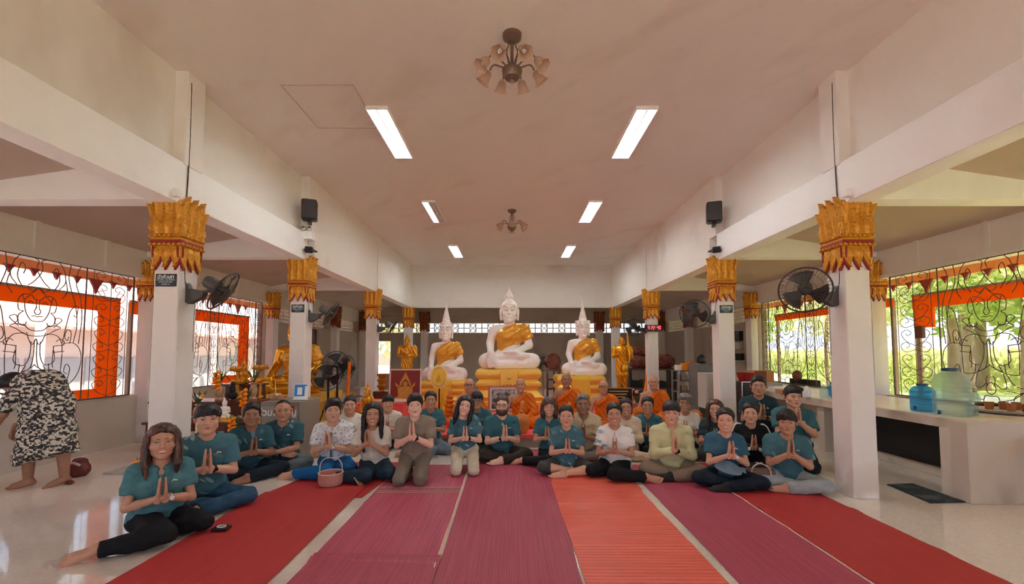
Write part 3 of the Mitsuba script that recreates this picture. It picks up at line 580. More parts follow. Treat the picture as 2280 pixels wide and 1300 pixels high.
def grille(sd, y0, y1, figs, scrolls, label, z0=.79, z1=2.66):
    key = thing('window_grille', label, 'window grille'); x = sd * (XO - .03)
    def stroke(pts, yc, hw, r):
        q = np.array([[x, yc + u * hw, z0 + v * (z1 - z0)] for u, v in pts])
        return tube(spline(q, 5) if len(q) > 2 else q, r, 5)
    part(key, 'frame', cat([cyl((x, y0, z0), (x, y1, z0), .012, 6), cyl((x, y0, z1), (x, y1, z1), .012, 6), cyl((x, y0, z0), (x, y0, z1), .012, 6), cyl((x, y1, z0), (x, y1, z1), .012, 6)]), 'iron')
    for yc, hw in figs:
        fk = part(key, 'figure', cat([stroke([(u * s, v) for u, v in st], yc, hw, .0046) for st in FIG for s in (-1, 1)]), 'iron', True, label='praying deity drawn in bent iron rod')
        for s in (-1, 1): part(key, 'bar', cyl((x, yc + s * hw * 1.04, z0), (x, yc + s * hw * 1.04, z1), .008, 6), 'iron')
    for yc, hw in scrolls: part(key, 'scroll_panel', cat([stroke(st, yc, hw, .0042) for st in SCR]), 'iron', True)
grille(-1, 4.58, 6.78, [(4.62 + .58, .0 + .0)] if False else [(5.42, .58)], [(6.4, .30), (4.7, .12)], 'black iron scroll grille with a praying figure in the nearest left window')
grille(-1, 7.12, 10.3, [(7.9, .6), (9.4, .6)], [(8.65, .13), (10.15, .12), (7.2, .08)], 'black iron scroll grille with praying figures in the second left window')
grille(1, 4.58, 6.78, [(5.42, .58)], [(6.4, .30), (4.7, .12)], 'black iron scroll grille with a praying figure in the nearest right window')
grille(1, 7.12, 10.3, [(7.9, .6), (9.4, .6)], [(8.65, .13), (10.15, .12), (7.2, .08)], 'black iron scroll grille with praying figures in the second right window')
# ------------------------------------------------------------------ people
def unit(v): v = np.asarray(v, float); return v / (np.linalg.norm(v) + 1e-12)
def frame(z, x_hint):
    z = unit(z); x = np.asarray(x_hint, float); x = unit(x - z * (x @ z)); return np.stack([x, np.cross(z, x), z], 1)
def ik(S, W, L1, L2, pole):
    S, W = np.asarray(S, float), np.asarray(W, float); d = W - S; L = np.linalg.norm(d)
    if L > (L1 + L2) * 0.995: k = L / ((L1 + L2) * 0.995); L1 *= k; L2 *= k
    a = (L1**2 - L2**2 + L**2) / (2 * L); h = math.sqrt(max(L1**2 - a * a, 0)); u = d / L
    p = np.asarray(pole, float); p = unit(p - u * (p @ u)); return S + u * a + p * h
def union(meshes, tol=.0007):
    import manifold3d as m3
    try:
        ms = [m3.Manifold(m3.Mesh(np.asarray(m.vertices, np.float32), np.asarray(m.faces, np.uint32))) for m in meshes]
        if all(str(m.status()).endswith('NoError') and m.volume() > 0 for m in ms):
            r = m3.Manifold.batch_boolean(ms, m3.OpType.Add).simplify(tol).to_mesh()
            if len(r.tri_verts): return trimesh.Trimesh(r.vert_properties[:, :3], r.tri_verts, process=False)
    except Exception: pass
    return cat(meshes)

def simp(m, tol=.001):
    import manifold3d as m3
    try:
        q = m3.Manifold(m3.Mesh(np.asarray(m.vertices, np.float32), np.asarray(m.faces, np.uint32)))
        if str(q.status()).endswith('NoError') and q.volume() > 0:
            r = q.simplify(tol).to_mesh(); return trimesh.Trimesh(r.vert_properties[:, :3], r.tri_verts, process=False)
    except Exception: pass
    return m
HEADS = {}
def head_mesh(kind):
    """kind: (width, jaw, nose, cheek); centre between crown and chin, facing -y."""
    if kind in HEADS: return HEADS[kind]
    w, jaw, nose, cheek = kind
    f = Field((-.115, -.14, -.2), (.115, .13, .14), .0055)
    f.ell((0, .012, .035), (.074 * w, .094, .085)).ell((0, -.025, -.03), (.06 * w, .062, .088), k=.03)
    for s in (-1, 1):
        f.cone((s * .046 * w * jaw, -.012, -.06), (s * .012, -.068, -.098), .021, .017, k=.03)
        f.ell((s * .04 * w, -.06, -.025), (.024 * cheek, .022, .024), k=.02)
    f.ell((0, -.074, -.1), (.019, .016, .016), k=.02).ell((0, -.074, .033), (.052, .016, .013), k=.015)
    for s in (-1, 1): f.carve((s * .031, -.0975, .011), (.019, .0145, .0105), k=.012)
    f.cone((0, -.084, .012), (0, -.104, -.024), .0068, .0105 * nose, k=.012)
    for s in (-1, 1): f.ell((s * .0115 * nose, -.094, -.028), (.0075 * nose, .009, .0065), k=.006)
    f.ell((0, -.083, -.058), (.027, .012, .019), k=.014).carve((0, -.093, -.079), (.016, .006, .005), k=.006)
    for s in (-1, 1):
        R = rotz(s * .35) @ rotx(.15)
        f.ell((s * .079 * w, .012, -.004), (.008, .019, .032), R, k=.008).carve((s * .0865 * w, .008, .0), (.005, .010, .018), R, k=.004)
    f.cone((0, .018, -.05), (0, .022, -.19), .052, .054, k=.03)
    HEADS[kind] = f.mesh(); return HEADS[kind]

HANDS = {}
def hand_mesh(style):
    """right hand: wrist at 0, fingers along +z, palm facing +x, thumb on +y."""
    if style in HANDS: return HANDS[style]
    f = Field((-.04, -.07, -.05), (.1, .08, .21), .005)
    f.cone((0, .004, -.03), (0, .004, .01), .026, .023, k=.01)
    bend = {'flat': (.03, .03), 'rest': (.5, .6), 'fist': (1.2, 1.3)}[style]
    for y, z, L, r in ((.0265, .088, .07, .0088), (.0085, .092, .078, .009), (-.0095, .089, .072, .0086), (-.0265, .082, .056, .0078)):
        f.cone((0, y * .55, .008), (0, y, z), .0125, .0098, k=.012)
        p = np.array([0, y, z]); a = 0.0; pts = [p]; sp = y * (.10 if style == 'flat' else .25)
        for L1, b in ((L * .45, bend[0]), (L * .32, bend[1]), (L * .23, bend[1] * .6)):
            a += b; p = p + L1 * np.array([math.sin(a), sp, math.cos(a)]); pts.append(p)
        f.chain(pts, [r, r * .95, r * .86, r * .72], k=.0035)
    f.chain([(0, .012, .02), (.006, .036, .052), (.010, .040, .085), (.010, .037, .107)] if style == 'flat' else [(0, .012, .02), (.016, .04, .05), (.026, .042, .082), (.032, .034, .104)], [.0135, .0115, .0098, .0075], k=.006)
    HANDS[style] = f.mesh(); return HANDS[style]
def foot_mesh():
    """right foot: ankle at 0, toes along +z, sole facing +x, big toe on +y (inner side)."""
    if 'foot' in HANDS: return HANDS['foot']
    f = Field((-.06, -.07, -.09), (.07, .07, .21), .007)
    f.cone((-.02, 0, -.01), (.022, 0, -.035), .036, .028).cone((0, 0, 0), (.018, .006, .11), .036, .026).cone((.022, -.012, -.02), (.03, -.022, .1), .026, .022).cone((.022, .012, .06), (.03, .024, .125), .026, .021)
    for y, z, L, r in ((.028, .135, .042, .0135), (.008, .142, .034, .0095), (-.009, .138, .03, .009), (-.024, .13, .026, .0085), (-.037, .118, .022, .008)):
        f.cone((.03, y, z - .02), (.034, y * 1.05, z + L - .01), r * 1.05, r * .85, k=.005)
    HANDS['foot'] = f.mesh(); return HANDS['foot']

HAIR = {}
def hair_mesh(style, seed=0):
    if (style, seed) in HAIR: return HAIR[(style, seed)]
    long = {'long': -.34, 'longer': -.40, 'bob': -.13, 'shoulder': -.25}.get(style)
    f = Field((-.15, -.15, -.48 if long and long < -.2 else -.26), (.15, .2, .17), .0062)
    t = {'short': .011, 'crop': .006, 'quiff': .011, 'fringe': .017, 'messy': .018, 'tied': .009, 'bun': .009, 'receding': .006, 'side': .014}.get(style, .013)
    f.ell((0, .014, .037), (.075 + t * .8, .095 + t, .086 + t), k=0)
    if style in ('short', 'side', 'messy', 'quiff'): f.ell((0, -.008, .078), (.072, .082, .058 + t * .5), k=.02)
    if style in ('tied', 'bun') or long: f.ell((0, .01, .068), (.076, .09, .062), k=.02)
    if style in ('fringe', 'messy'):
        f.ell((0, -.035, .085), (.066, .062, .042), k=.02).cut((0, -.1, .046), (0, -.34, -.94))
    elif style == 'quiff': f.ell((0, -.05, .108), (.055, .045, .028), k=.02).cut((0, -.086, .072), (0, -.80, -.60))
    elif style == 'receding': f.cut((0, -.045, .10), (0, -.86, -.5))
    elif style == 'bob': f.cut((0, -.1, .045), (0, -.45, -.89))
    elif style == 'side': f.ell((.02, -.05, .095), (.065, .05, .03), k=.02).cut((0, -.09, .060), (-.25, -.7, -.66))
    else:
        f.cut((0, -.070, .082 if style in ('tied', 'bun') or long else .076), (0, -.90, -.43)); f.cut((0, -.078, .066), (0, -.3, -.95), hi=(.2, -.055, .2))
    f.cut((0, 0, -.075), (0, -.2, -1), hi=(.2, .2, -.02))
    if not long:
        for s in (-1, 1): f.carve((s * .097, .014, -.014), (.028, .021, .036), k=.006)
    if style == 'tied':
        f.ell((0, .10, .03), (.03, .03, .03), k=.02).chain([(0, .12, .03), (.03, .14, -.05), (.04, .11, -.17)], [.024, .026, .012], k=.02)
    if style == 'bun': f.ell((0, .115, .045), (.04, .035, .038), k=.01)
    if long:
        n = 4
        for s in (-1, 1):
            for q in range(n):
                a = q / (n - 1.0)
                x0, y0 = s * (.062 + .022 * math.sin(PI * min(a * 1.0, .5))), -.052 + a * .13
                end = long * (1 - .12 * a * (q % 2)) + (.02 if s > 0 else 0)
                x0 = max(abs(x0), .081 - .02 * a) * s
                f.chain([(x0, y0, .04), (x0 * 1.08, y0, -.06), (x0 * 1.08, y0 - .012, long * .65), (x0 * 1.0, y0 - .018, end)], [.016, .019, .021, .009], k=.012)
        f.ell((0, .075, long * .45), (.075, .034, -long * .5 + .03), k=.03)
        for s in (-1, 1): f.ell((s * .082, .012, long * .42), (.022, .055, -long * .5 + .05), k=.03)
        if style == 'bob':
            for s in (-1, 1): f.ell((s * .07, -.0, -.07), (.032, .06, .075), k=.03)
            f.carve((0, -.11, -.04), (.054, .09, .1), k=.01)
        else: f.carve((0, -.12, -.03), (.056, .09, .105), k=.012)
    f.wrinkle(.011 if style in ('messy', 'fringe') else .0075, (70, 70, 18), seed)
    HAIR[(style, seed)] = simp(f.mesh(), .0006); return HAIR[(style, seed)]

EYE_C = {}
def eye_mesh():
    if not EYE_C:
        m = ball((0, 0, 0), (.0135, .0085, .0058), 3); d = np.hypot(m.vertices[:, 0], m.vertices[:, 2] * 1.1)
        front = m.vertices[:, 1] < 0
        c = np.where((front & (d < .0056))[:, None], [.012, .008, .006], [.62, .58, .55])
        EYE_C['m'] = m; EYE_C['c'] = c
    return EYE_C['m'], EYE_C['c']
def lips_mesh(smile):
    xs = np.linspace(-1, 1, 13); wd = .0235 + .004 * smile
    up = np.stack([xs * wd, -.0945 + .010 * xs**2, -.0535 + (.009 * smile + .0015) * xs**2 - .001 * np.exp(-(xs / .15)**2)], 1)
    lo = np.stack([xs * wd, -.0935 + .010 * xs**2, -.0625 - .0035 * smile + (.012 * smile + .006) * xs**2], 1)
    r = .0013 + .0036 * (1 - xs**2)**.6
    return cat([tube(up, r * .75, 6, flat=((0, -1, 0), .8)), tube(lo, r, 6, flat=((0, -1, 0), .8))])

def person(label, at, head, pose='cross', yaw=0.0, s=1.0, arms='wai', sex='m', girth=1.0, hair='short', hair_m='hair_black', skin='skin_mid', shirt='tee', shirt_m='teal_tee', neck='crew',
           trousers_m='denim', legs='long', face=(0, 0, 0), kind=(1, 1, 1, 1), smile=.5, glasses=None, beard=False, watch=0, lean=.06, wai=(0, 0), lift=0.0, flip=False, group=None, socks=None, hs=1.0, lip=None, teeth=None, seed=0, h=.0105):
    """at: (x, y) on the floor or (x, y, z); head: unused when None, else (yaw, tilt, nod) in radians."""
    key = thing('person', label, 'person', group)
    gz = at[2] if len(at) > 2 else 0.0
    W = M4((at[0], at[1], gz), yaw, s)
    dz = {'cross': 0.0, 'side': 0.0, 'kneel': .13, 'high': .34}[pose] + lift
    fem = sex == 'f'; g = girth; mx = -1 if flip else 1
    up = lambda p: (np.array([0, .02, .12 + dz]) + rotx(lean) @ (np.asarray(p, float) - [0, .02, .12]))
    RT = rotx(lean)
    sw = .150 if fem else .172; ur = (.036 if fem else .042) * (.75 + .25 * g); fr = (.031 if fem else .036) * (.85 + .15 * g)
    # legs
    if pose == 'cross':
        L = [((.09, .0, .10), (.315, -.23, .095), (-.07, -.33, .055), (-.96, .0, .0), (0, 0, -1)), ((-.09, .0, .10), (-.315, -.20, .105), (.06, -.21, .06), (.95, -.1, -.05), (0, 0, -1))]
    elif pose == 'side':
        L = [((.09, .0, .11), (.26, -.29, .095), (-.02, -.13, .06), (-.95, .2, 0), (0, .2, -1)), ((-.09, .0, .11), (.02, -.41, .10), (-.35, -.31, .06), (-.98, -.1, -.08), (0, .75, -.6))]
    elif pose == 'kneel':
        L = [((i * .09, .02, .24 + lift), (i * .115, -.40, .078), (i * .09, .09, .055), (0, 1, -.12), (0, -.1, 1)) for i in (1, -1)]
    else:
        L = [((i * .09, .0, .10 + dz), (i * .12, -.10, .075), (i * .10, .36, .055), (0, 1, -.12), (0, -.1, 1)) for i in (1, -1)]
    L = [tuple(np.array(v, float) * ([mx, 1, 1]) for v in l) for l in L]
    lg = .85 + .15 * g
    # torso
    def torso(f, e, k=.045):
        f.ell((0, .02, .12 + dz), (.165 * g + e, .125 * g + e, .13 + e), k=k)
        f.ell(up((0, -.005, .27)), ((.135 if fem else .15) * g + e, .108 * g + e, .16 + e), RT, k=k)
        f.ell(up((0, .005, .43)), ((.142 if fem else .165) * (.6 + .4 * g) + e, .108 * (.6 + .4 * g) + e, .16 + e), RT, k=k)
        f.cone(up((-sw + .03, .012, .508)), up((sw - .03, .012, .508)), .050 + e, k=k)
        for i in (-1, 1): f.cone(up((i * .02, .02, .575)), up((i * (sw - .045), .015, .522)), .042 + e, .042 + e, k=.03)
        if fem:
            for i in (-1, 1): f.ell(up((i * .068, -.075, .40)), (.068 + e, .058 + e, .068 + e), RT, k=.04)
        return f
    # arms
    P = []
    for i in (-1, 1):
        S = up((i * sw, .01, .508))
        if arms == 'wai':
            t = .22 + .1 * wai[0]; Wr = up((i * .018, -.245 - .3 * wai[0], .365 + wai[1])); E = ik(S, Wr - [0, 0, .01], .265, .245, (i * .75, .25, -1.0))
            Hd = frame((i * -.02, -math.sin(t), math.cos(t)), (-i, 0, 0)); style = 'flat'
        elif arms == 'lap':
            Wr = np.array([i * .10, -.22, .15 + dz]); E = ik(S, Wr, .27, .25, (i * 1.0, .5, -.3)); Hd = frame((-i * .85, -.35, -.1), (0, .1, 1) if i > 0 else (0, .1, 1)); style = 'rest'
        elif arms == 'crossed':
            Wr = up((-i * .05, -.20 - (.05 if i > 0 else 0), .23 + (.05 if i > 0 else 0))); E = ik(S, Wr, .265, .25, (i * 1.0, .1, -.6)); Hd = frame((-i, -.05, -.1), (0, .9, -.2)); style = 'rest'
        P.append((i, S, E, Wr, Hd, style))
    # one continuous body
    lo, hi = (-.56, -.62, -.03), (.56, .40, .72 + dz + lean * .1)
    f = Field(lo, hi, h * 1.15)
    torso(f, -.012); nb = up((0, .015, .545)); hd = up((0, -.022, .735)) - [0, .0, .0]
    f.cone(nb, hd + [0, .02, -.1], .056 if not fem else .049, .051 if not fem else .044, k=.03)
    for i, S, E, Wr, Hd, st in P:
        f.cone(S, E, ur * 1.08, ur * .85, k=.03); f.chain([E, E + (Wr - E) * .35, Wr], [fr * .98, fr * 1.05, .0245 if fem else .0275], k=.015)
    for hip, kn, an, td, sd in L:
        f.cone(hip, kn, .075 * lg, .058 * lg, k=.03); f.chain([kn, kn + (an - kn) * .3, an], [.054 * lg, .055 * lg, .034], k=.015)
    body = f.mesh()
    bits = [body]
    HR = rotz(face[0]) @ roty(face[1]) @ rotx(face[2]); HM = np.eye(4); HM[:3, :3] = HR @ np.diag([hs * 1.07, hs * 1.0, hs * .985]); HM[:3, 3] = hd
    bits.append(moved(head_mesh(kind), HM))
    for i, S, E, Wr, Hd, st in P:
        m = hand_mesh(st); M = np.eye(4); hsx = .92 if fem else 1.0
        if i < 0: R = Hd
        else: R = Hd
        A = np.diag([1.0, 1.0, 1.0])
        # the template is a right hand (palm +x, thumb +y); a left hand is its mirror in y about the palm axis
        if arms == 'wai': A = np.diag([1, 1 if i < 0 else -1, 1.0])
        else: A = np.diag([1, -i, 1.0])
        M[:3, :3] = R @ A * hsx; M[:3, 3] = Wr - (R[:, 0] * .0 if arms != 'wai' else R[:, 0] * .004)
        q = moved(m, M)
        if np.linalg.det(A) < 0 and q.volume < 0: q.invert()
        bits.append(q)
    show_feet = True
    feet = []
    for n, (hip, kn, an, td, sd) in enumerate(L):
        M = np.eye(4); M[:3, :3] = frame(td, sd) @ np.diag([1, 1 if n else -1, 1.0]); M[:3, 3] = an
        q = moved(foot_mesh(), M)
        if q.volume < 0: q.invert()
        feet.append(q)
    if socks is None: bits += feet
    body = union(bits)
    body.apply_transform(W)
    bk = part(key, 'body', body, skin, True)
    HW = W @ HM
    hw = lambda m: moved(m, HW)
    em, ec = eye_mesh()
    for i in (-1, 1):
        sq = 1.0 - .35 * smile
        part(bk, 'eye', moved(em, HW @ M4((i * .031, -.0835, .0105), i * .18, (1, 1, sq))), 'eye', True, color=ec)
    for i in (-1, 1):
        x = np.linspace(.013, .05, 6); arch = .0325 + .0055 * np.sin((x - .013) / .037 * PI) - .0045 * ((x - .013) / .037)**2
        p = np.stack([i * x, -.0925 + .35 * (x - .013)**1.25 * 3.2, arch], 1)
        part(bk, 'eyebrow', hw(tube(p, [.0014, .0026, .0028, .0026, .002, .0008], 5)), hair_m if hair_m != 'hair_grey' else 'hair_black', True)
        lid = np.stack([i * np.linspace(.0175, .0465, 7), -.0925 + .22 * (np.linspace(0, 1, 7) - .25)**2 * .075, .0125 + (.0040 - .0015 * smile) * np.sin(np.linspace(0, 1, 7) * PI)], 1)
        part(bk, 'eyelid', hw(tube(lid, .0013, 5)), 'hair_black', True)
    part(bk, 'lips', hw(lips_mesh(smile)), lip or ('lip_red' if fem else 'lip_brown'), True)
    if teeth if teeth is not None else smile > .6:
        part(bk, 'teeth', hw(ball((0, -.0945, -.0575), (.0185, .0052, .0052), 2)), 'teeth', True)
    if hair:
        part(key, 'hair', moved(hair_mesh(hair, seed % 3), HW), hair_m, True)
    if beard:
        b = Field((-.1, -.14, -.15), (.1, .06, .0), .0055)
        b.ell((0, -.05, -.07), (.064, .058, .062), k=0).cone((-.062, -.01, -.03), (-.05, -.045, -.08), .014, k=.02).cone((.062, -.01, -.03), (.05, -.045, -.08), .014, k=.02)
        b.carve((0, -.11, -.03), (.05, .06, .035), k=.006).carve((0, -.105, -.058), (.02, .03, .006), k=.004)
        b.cone((-.028, -.09, -.05), (.028, -.09, -.05), .008, k=.01); b.cut((0, 0, -.02), (0, 0, 1)); b.wrinkle(.004, (80, 80, 60), 3)
        part(key, 'beard', moved(b.mesh(), HW), hair_m, True)
    if glasses:
        gl = []
        for i in (-1, 1):
            a = np.linspace(0, 2 * PI, 21)[:-1]
            gl.append(tube(np.stack([i * .032 + .023 * np.cos(a) * (1 + .0 * a), -.103 + .006 * np.cos(a) * i, .008 + .0165 * np.sin(a)], 1), .0022, 5, closed=True))
            gl.append(tube([(i * .055, -.098, .012), (i * .074, -.06, .012), (i * .079, .01, .008)], .0018, 5))
        gl.append(tube([(-.009, -.104, .012), (0, -.106, .014), (.009, -.104, .012)], .0018, 5))
        part(key, 'glasses', hw(cat(gl)), glasses, True)
    # shirt
    if shirt in ('tee', 'polo', 'button', 'long', 'jacket'):
        e = {'tee': .012, 'polo': .012, 'button': .014, 'long': .015, 'jacket': .02}[shirt]
        f = Field(lo, hi, h * .95); torso(f, e)
        for i, S, E, Wr, Hd, st in P:
            r0 = ur * 1.1 + e + .008
            if shirt in ('tee', 'polo', 'button'):
                C = S + (E - S) * (.74 if not fem else .66); n = unit(E - S); q = Field(lo, hi, h * .95)
                q.cone(S, C + n * .03, r0, r0 * 1.06, k=0); q.cut(C, n); sl = slice(None)
                f.mixin((sl, sl, sl), q.a, .03)
            else:
                q = Field(lo, hi, h * .95); q.cone(E, Wr + (Wr - E) * .03, fr + e + .004, .034 + e * .4, k=0); q.cut(Wr - unit(Wr - E) * .012, unit(Wr - E)); q.cone(S, E, r0, ur + e + .002, k=.02)
                f.mixin((slice(None),) * 3, q.a, .02)
        f.cut((0, 0, .045 + dz), (0, -.12, -1))
        nk = up((0, .0, .60))
        f.carve(nk, (.073, .072, .045) if neck != 'wide' else (.085, .08, .05), RT, k=.006)
        f.carve(up((0, -.04, .59)), (.058, .09, .05), RT, k=.01)
        if neck in ('vee', 'collar', 'mandarin'): f.carve(up((0, -.125, .535)), (.024 if neck != 'mandarin' else .011, .06, .062 if neck != 'vee' else .075), RT, k=.008)
        f.wrinkle(.020, (9, 9, 17), seed * 3 + 1)
        m = simp(f.mesh()); m.apply_transform(W)
        sk = part(key, {'jacket': 'jacket'}.get(shirt, 'shirt'), m, shirt_m, True)
        if neck in ('collar', 'mandarin') or shirt == 'jacket':
            cm = COLLAR.get(shirt_m, shirt_m); a = np.linspace(-PI * .5 + .28, PI * 1.5 - .28, 25)
            rx, ry = .066, .066
            ring = lambda r, z, fz: np.stack([r * np.cos(a), .004 + r * np.sin(a), z + fz * np.sin(a)], 1)
            band = np.stack([ring(.073, .545, .030), ring(.071, .563, .030), ring(.067, .582, .026)], 0)
            cs = [slab(band, np.array([0, 0, 0]) + (band * [1, 1, 0]) * .05)]
            if neck == 'collar':
                low = np.stack([ring(.070, .584, .028), ring(.083, .571, .036), ring(.100, .540, .044)], 0)
                for q in (0, 1, -1, -2): low[2, q] += [0, -.018, -.022]
                cs.append(slab(low, (low * [1, 1, 0]) * .05))
            c = cat(cs); c.vertices = np.array([up(v) for v in c.vertices]); c.apply_transform(W)
            part(sk, 'collar', c, cm, True)
        if shirt in ('button', 'long', 'jacket') or neck == 'collar':
            pl = np.array([up((0, y, z)) for y, z in ((-.112, .50), (-.128, .44), (-.128, .36), (-.125, .28), (-.122, .2))]) + [0, -e * 1.0, 0]
            part(sk, 'placket', moved(tube(pl, .011, 6, flat=((0, -1, 0), .3)), W), COLLAR.get('placket_' + shirt_m, shirt_m), True)
    elif shirt == 'robe':
        f = Field(lo, hi, h * .95); torso(f, .014)
        i, S, E, Wr, Hd, st = P[1]
        f.cone(S, E, ur + .035, ur + .04, k=.04).cone(E, Wr, fr + .03, .05, k=.03)
        nk = up((0, 0, .59)); f.carve(nk, (.075, .075, .06), RT, k=.01)
        f.cut(up((-.035, 0, .53)), (-.62, -.08, .66), hi=up((.10, .5, 1.2)) )
        for hip, kn, an, td, sd in L: f.cone(hip, kn, .1, .085, k=.05).cone(kn, an, .08, .065, k=.05)
        f.cone((-.25, -.25, .09), (.25, -.25, .09), .07, k=.06)
        f.wrinkle(.016, None, 0, fn=lambda p: np.sin((p[:, 0] * .78 + p[:, 2] * .72 + .25 * p[:, 1]) * 85 + 4 * meshkit.noise(p * 6, seed)) * .35 + meshkit.noise(p * [9, 9, 14], seed) - .5)
        f.cut((0, 0, .004), (0, 0, -1))
        m = simp(f.mesh()); m.apply_transform(W); part(key, 'robe', m, shirt_m, True)
        fold = spline([up((-.155, -.03, .36)), up((-.10, -.125, .41)), up((.0, -.135, .49)), up((.07, -.085, .565)), up((.10, .0, .60)), up((.09, .07, .57))], 6)
        part(key, 'robe_fold', moved(tube(fold, .022, 8, flat=((0, -1, 0), .7)), W), shirt_m, True)
    if shirt_m.startswith('teal') and shirt in ('tee', 'polo', 'button'):
        gz_ = .085 if not fem else .078; yy = -.150 if fem else -.128
        q = [up((gz_ + dx, yy - .10 * (g - 1) + .016 * 0, .455 + dzz)) for dx, dzz in ((-.016, -.006), (-.004, .010), (.006, .0), (.018, .004))]
        part(key + '__shirt', 'emblem', moved(tube(spline(q, 4), .0042, 5), W), 'white_stripe', True)
    # trousers
    if trousers_m:
        f = Field(lo, (.56, .40, .45 + dz), h)
        f.ell((0, .02, .12 + dz), (.172 * g, .132 * g, .125), k=.03)
        if pose in ('kneel', 'high'): f.ell((0, .05, .13 + dz), (.17 * g, .14 * g, .11), k=.04)
        for hip, kn, an, td, sd in L:
            f.cone(hip, kn, .092 * lg, .072 * lg, k=.04)
        for hip, kn, an, td, sd in L:
            if legs == 'long':
                n = unit(an - kn); q = Field(lo, (.56, .40, .45 + dz), h)
                q.chain([kn, kn + (an - kn) * .35, an + n * .02], [.070 * lg, .07 * lg, .056], k=.01); q.cut(an - n * .025, n)
                f.mixin((slice(None),) * 3, q.a, .012)
            elif legs == 'short':
                f.cone(kn - unit(kn - hip) * .02, kn + unit(an - kn) * .05, .074 * lg, .075 * lg, k=.02)
        f.cut((0, .02, .19 + dz), (0, 0, 1), lo=(-.56, -.12, .1))
        f.wrinkle(.020, (11, 11, 15), seed * 7 + 2)
        f.cut((0, 0, .003), (0, 0, -1))
        m = simp(f.mesh()); m.apply_transform(W); part(key, 'trousers', m, trousers_m, True)
    if socks:
        for q in feet: q.apply_transform(W); q.vertices += (q.vertices - q.vertices.mean(0)) * .04; part(key, 'sock', q, socks, True)
    for i, S, E, Wr, Hd, st in P:
        if watch and ((watch > 0) == (i > 0) or abs(watch) > 2):
            c = Wr + (E - Wr) * .13; R = frame(E - Wr, (0, 0, 1)); a = np.linspace(0, 2 * PI, 15)[:-1]; r = .033 if not fem else .029
            if shirt in ('long', 'jacket'): c = Wr - (E - Wr) * .03
            ring = c + r * (np.cos(a)[:, None] * R[:, 0] + np.sin(a)[:, None] * R[:, 1])
            wk = part(key, 'wristwatch', moved(tube(ring, .0065, 6, closed=True, flat=(unit(E - Wr), 1.5)), W), 'watch_dark' if abs(watch) == 1 else 'steel', True)
            d = unit(-np.array([0, 1, 0]) + np.array([i * .6, 0, -.1])); d = unit(d - unit(E - Wr) * (d @ unit(E - Wr)))
            part(wk, 'dial', moved(tube([c + d * (r - .002), c + d * (r + .009)], .016, 12), W), 'watch_dark' if abs(watch) == 1 else 'white_plastic', 40)
    return key, W, HM, P, up, L
COLLAR = {}
# ------------------------------------------------------------------ platform, statues
mat('red_carpet', proc(lambda p, n, uv: mix(rgb(228, 104, 100), rgb(212, 86, 84), fbm(p.x * 20, p.y * 20, p.z * 20, 2))), .9, spec=.1)
mat('statue_white', proc(lambda p, n, uv: mix(rgb(246, 242, 238), rgb(226, 214, 206), smoothstep(.5, .8, fbm(p.x * 5, p.y * 5, p.z * 5, 4)) * .6)), .45, spec=.5)
mat('statue_gold', rgb(224, 160, 40), .28, metal=.75); mat('gold_paint', rgb(242, 196, 84), .38, metal=.35, spec=.6)
mat('gold_cloth', proc(lambda p, n, uv: mix(rgb(206, 134, 26), rgb(238, 174, 58), fbm(p.x * 9, p.y * 9, p.z * 14, 3))), .34, metal=.25, spec=.6)
mat('yellow_cloth', rgb(236, 190, 66), .6, spec=.3); mat('statue_gold_dark', rgb(196, 128, 34), .35, metal=.6); mat('paint_brown', rgb(120, 84, 62), .6)
mat('stone_base', plaster(rgb(150, 142, 128), rgb(84, 78, 66), 1.0), .7)
PZ = .20
pk = thing('platform', 'low stone platform covered with red carpet, behind the seated group', 'platform')
part(pk, 'base', box(-3.05, 3.0, 6.62, 12.2, 0, PZ - .03), 'stone_base')
part(pk, 'carpet', cat([box(-3.07, 3.02, 6.60, 12.2, PZ - .03, PZ, .006), box(-3.07, 3.02, 6.595, 6.615, PZ - .055, PZ - .002)]), 'red_carpet')
def rect_loft(profile, cy=0.0, rad=.02, seg=3):
    rings = []
    for hw, hd, z in profile:
        r = min(rad, hw * .5, hd * .5); pts = []
        for sx, sy, a0 in ((1, -1, -PI / 2), (1, 1, 0), (-1, 1, PI / 2), (-1, -1, PI)):
            for k in range(seg + 1):
                a = a0 + k * PI / 2 / seg; pts.append([sx * (hw - r) + r * math.cos(a), sy * (hd - r) + cy + r * math.sin(a), z])
        rings.append(pts)
    P = np.array(rings); n, m = P.shape[:2]
    i, j = np.meshgrid(np.arange(n - 1), np.arange(m), indexing='ij'); j2 = (j + 1) % m
    q = np.stack([i * m + j, i * m + j2, (i + 1) * m + j2, (i + 1) * m + j], -1).reshape(-1, 4)
    V = np.vstack([P.reshape(-1, 3), P[0].mean(0), P[-1].mean(0)]); js = np.arange(m); b = (n - 1) * m
    F = np.vstack([q[:, [0, 1, 2]], q[:, [0, 2, 3]], np.stack([np.full(m, n * m), (js + 1) % m, js], 1), np.stack([np.full(m, n * m + 1), b + js, b + (js + 1) % m], 1)])
    return trimesh.Trimesh(V, F, process=False)
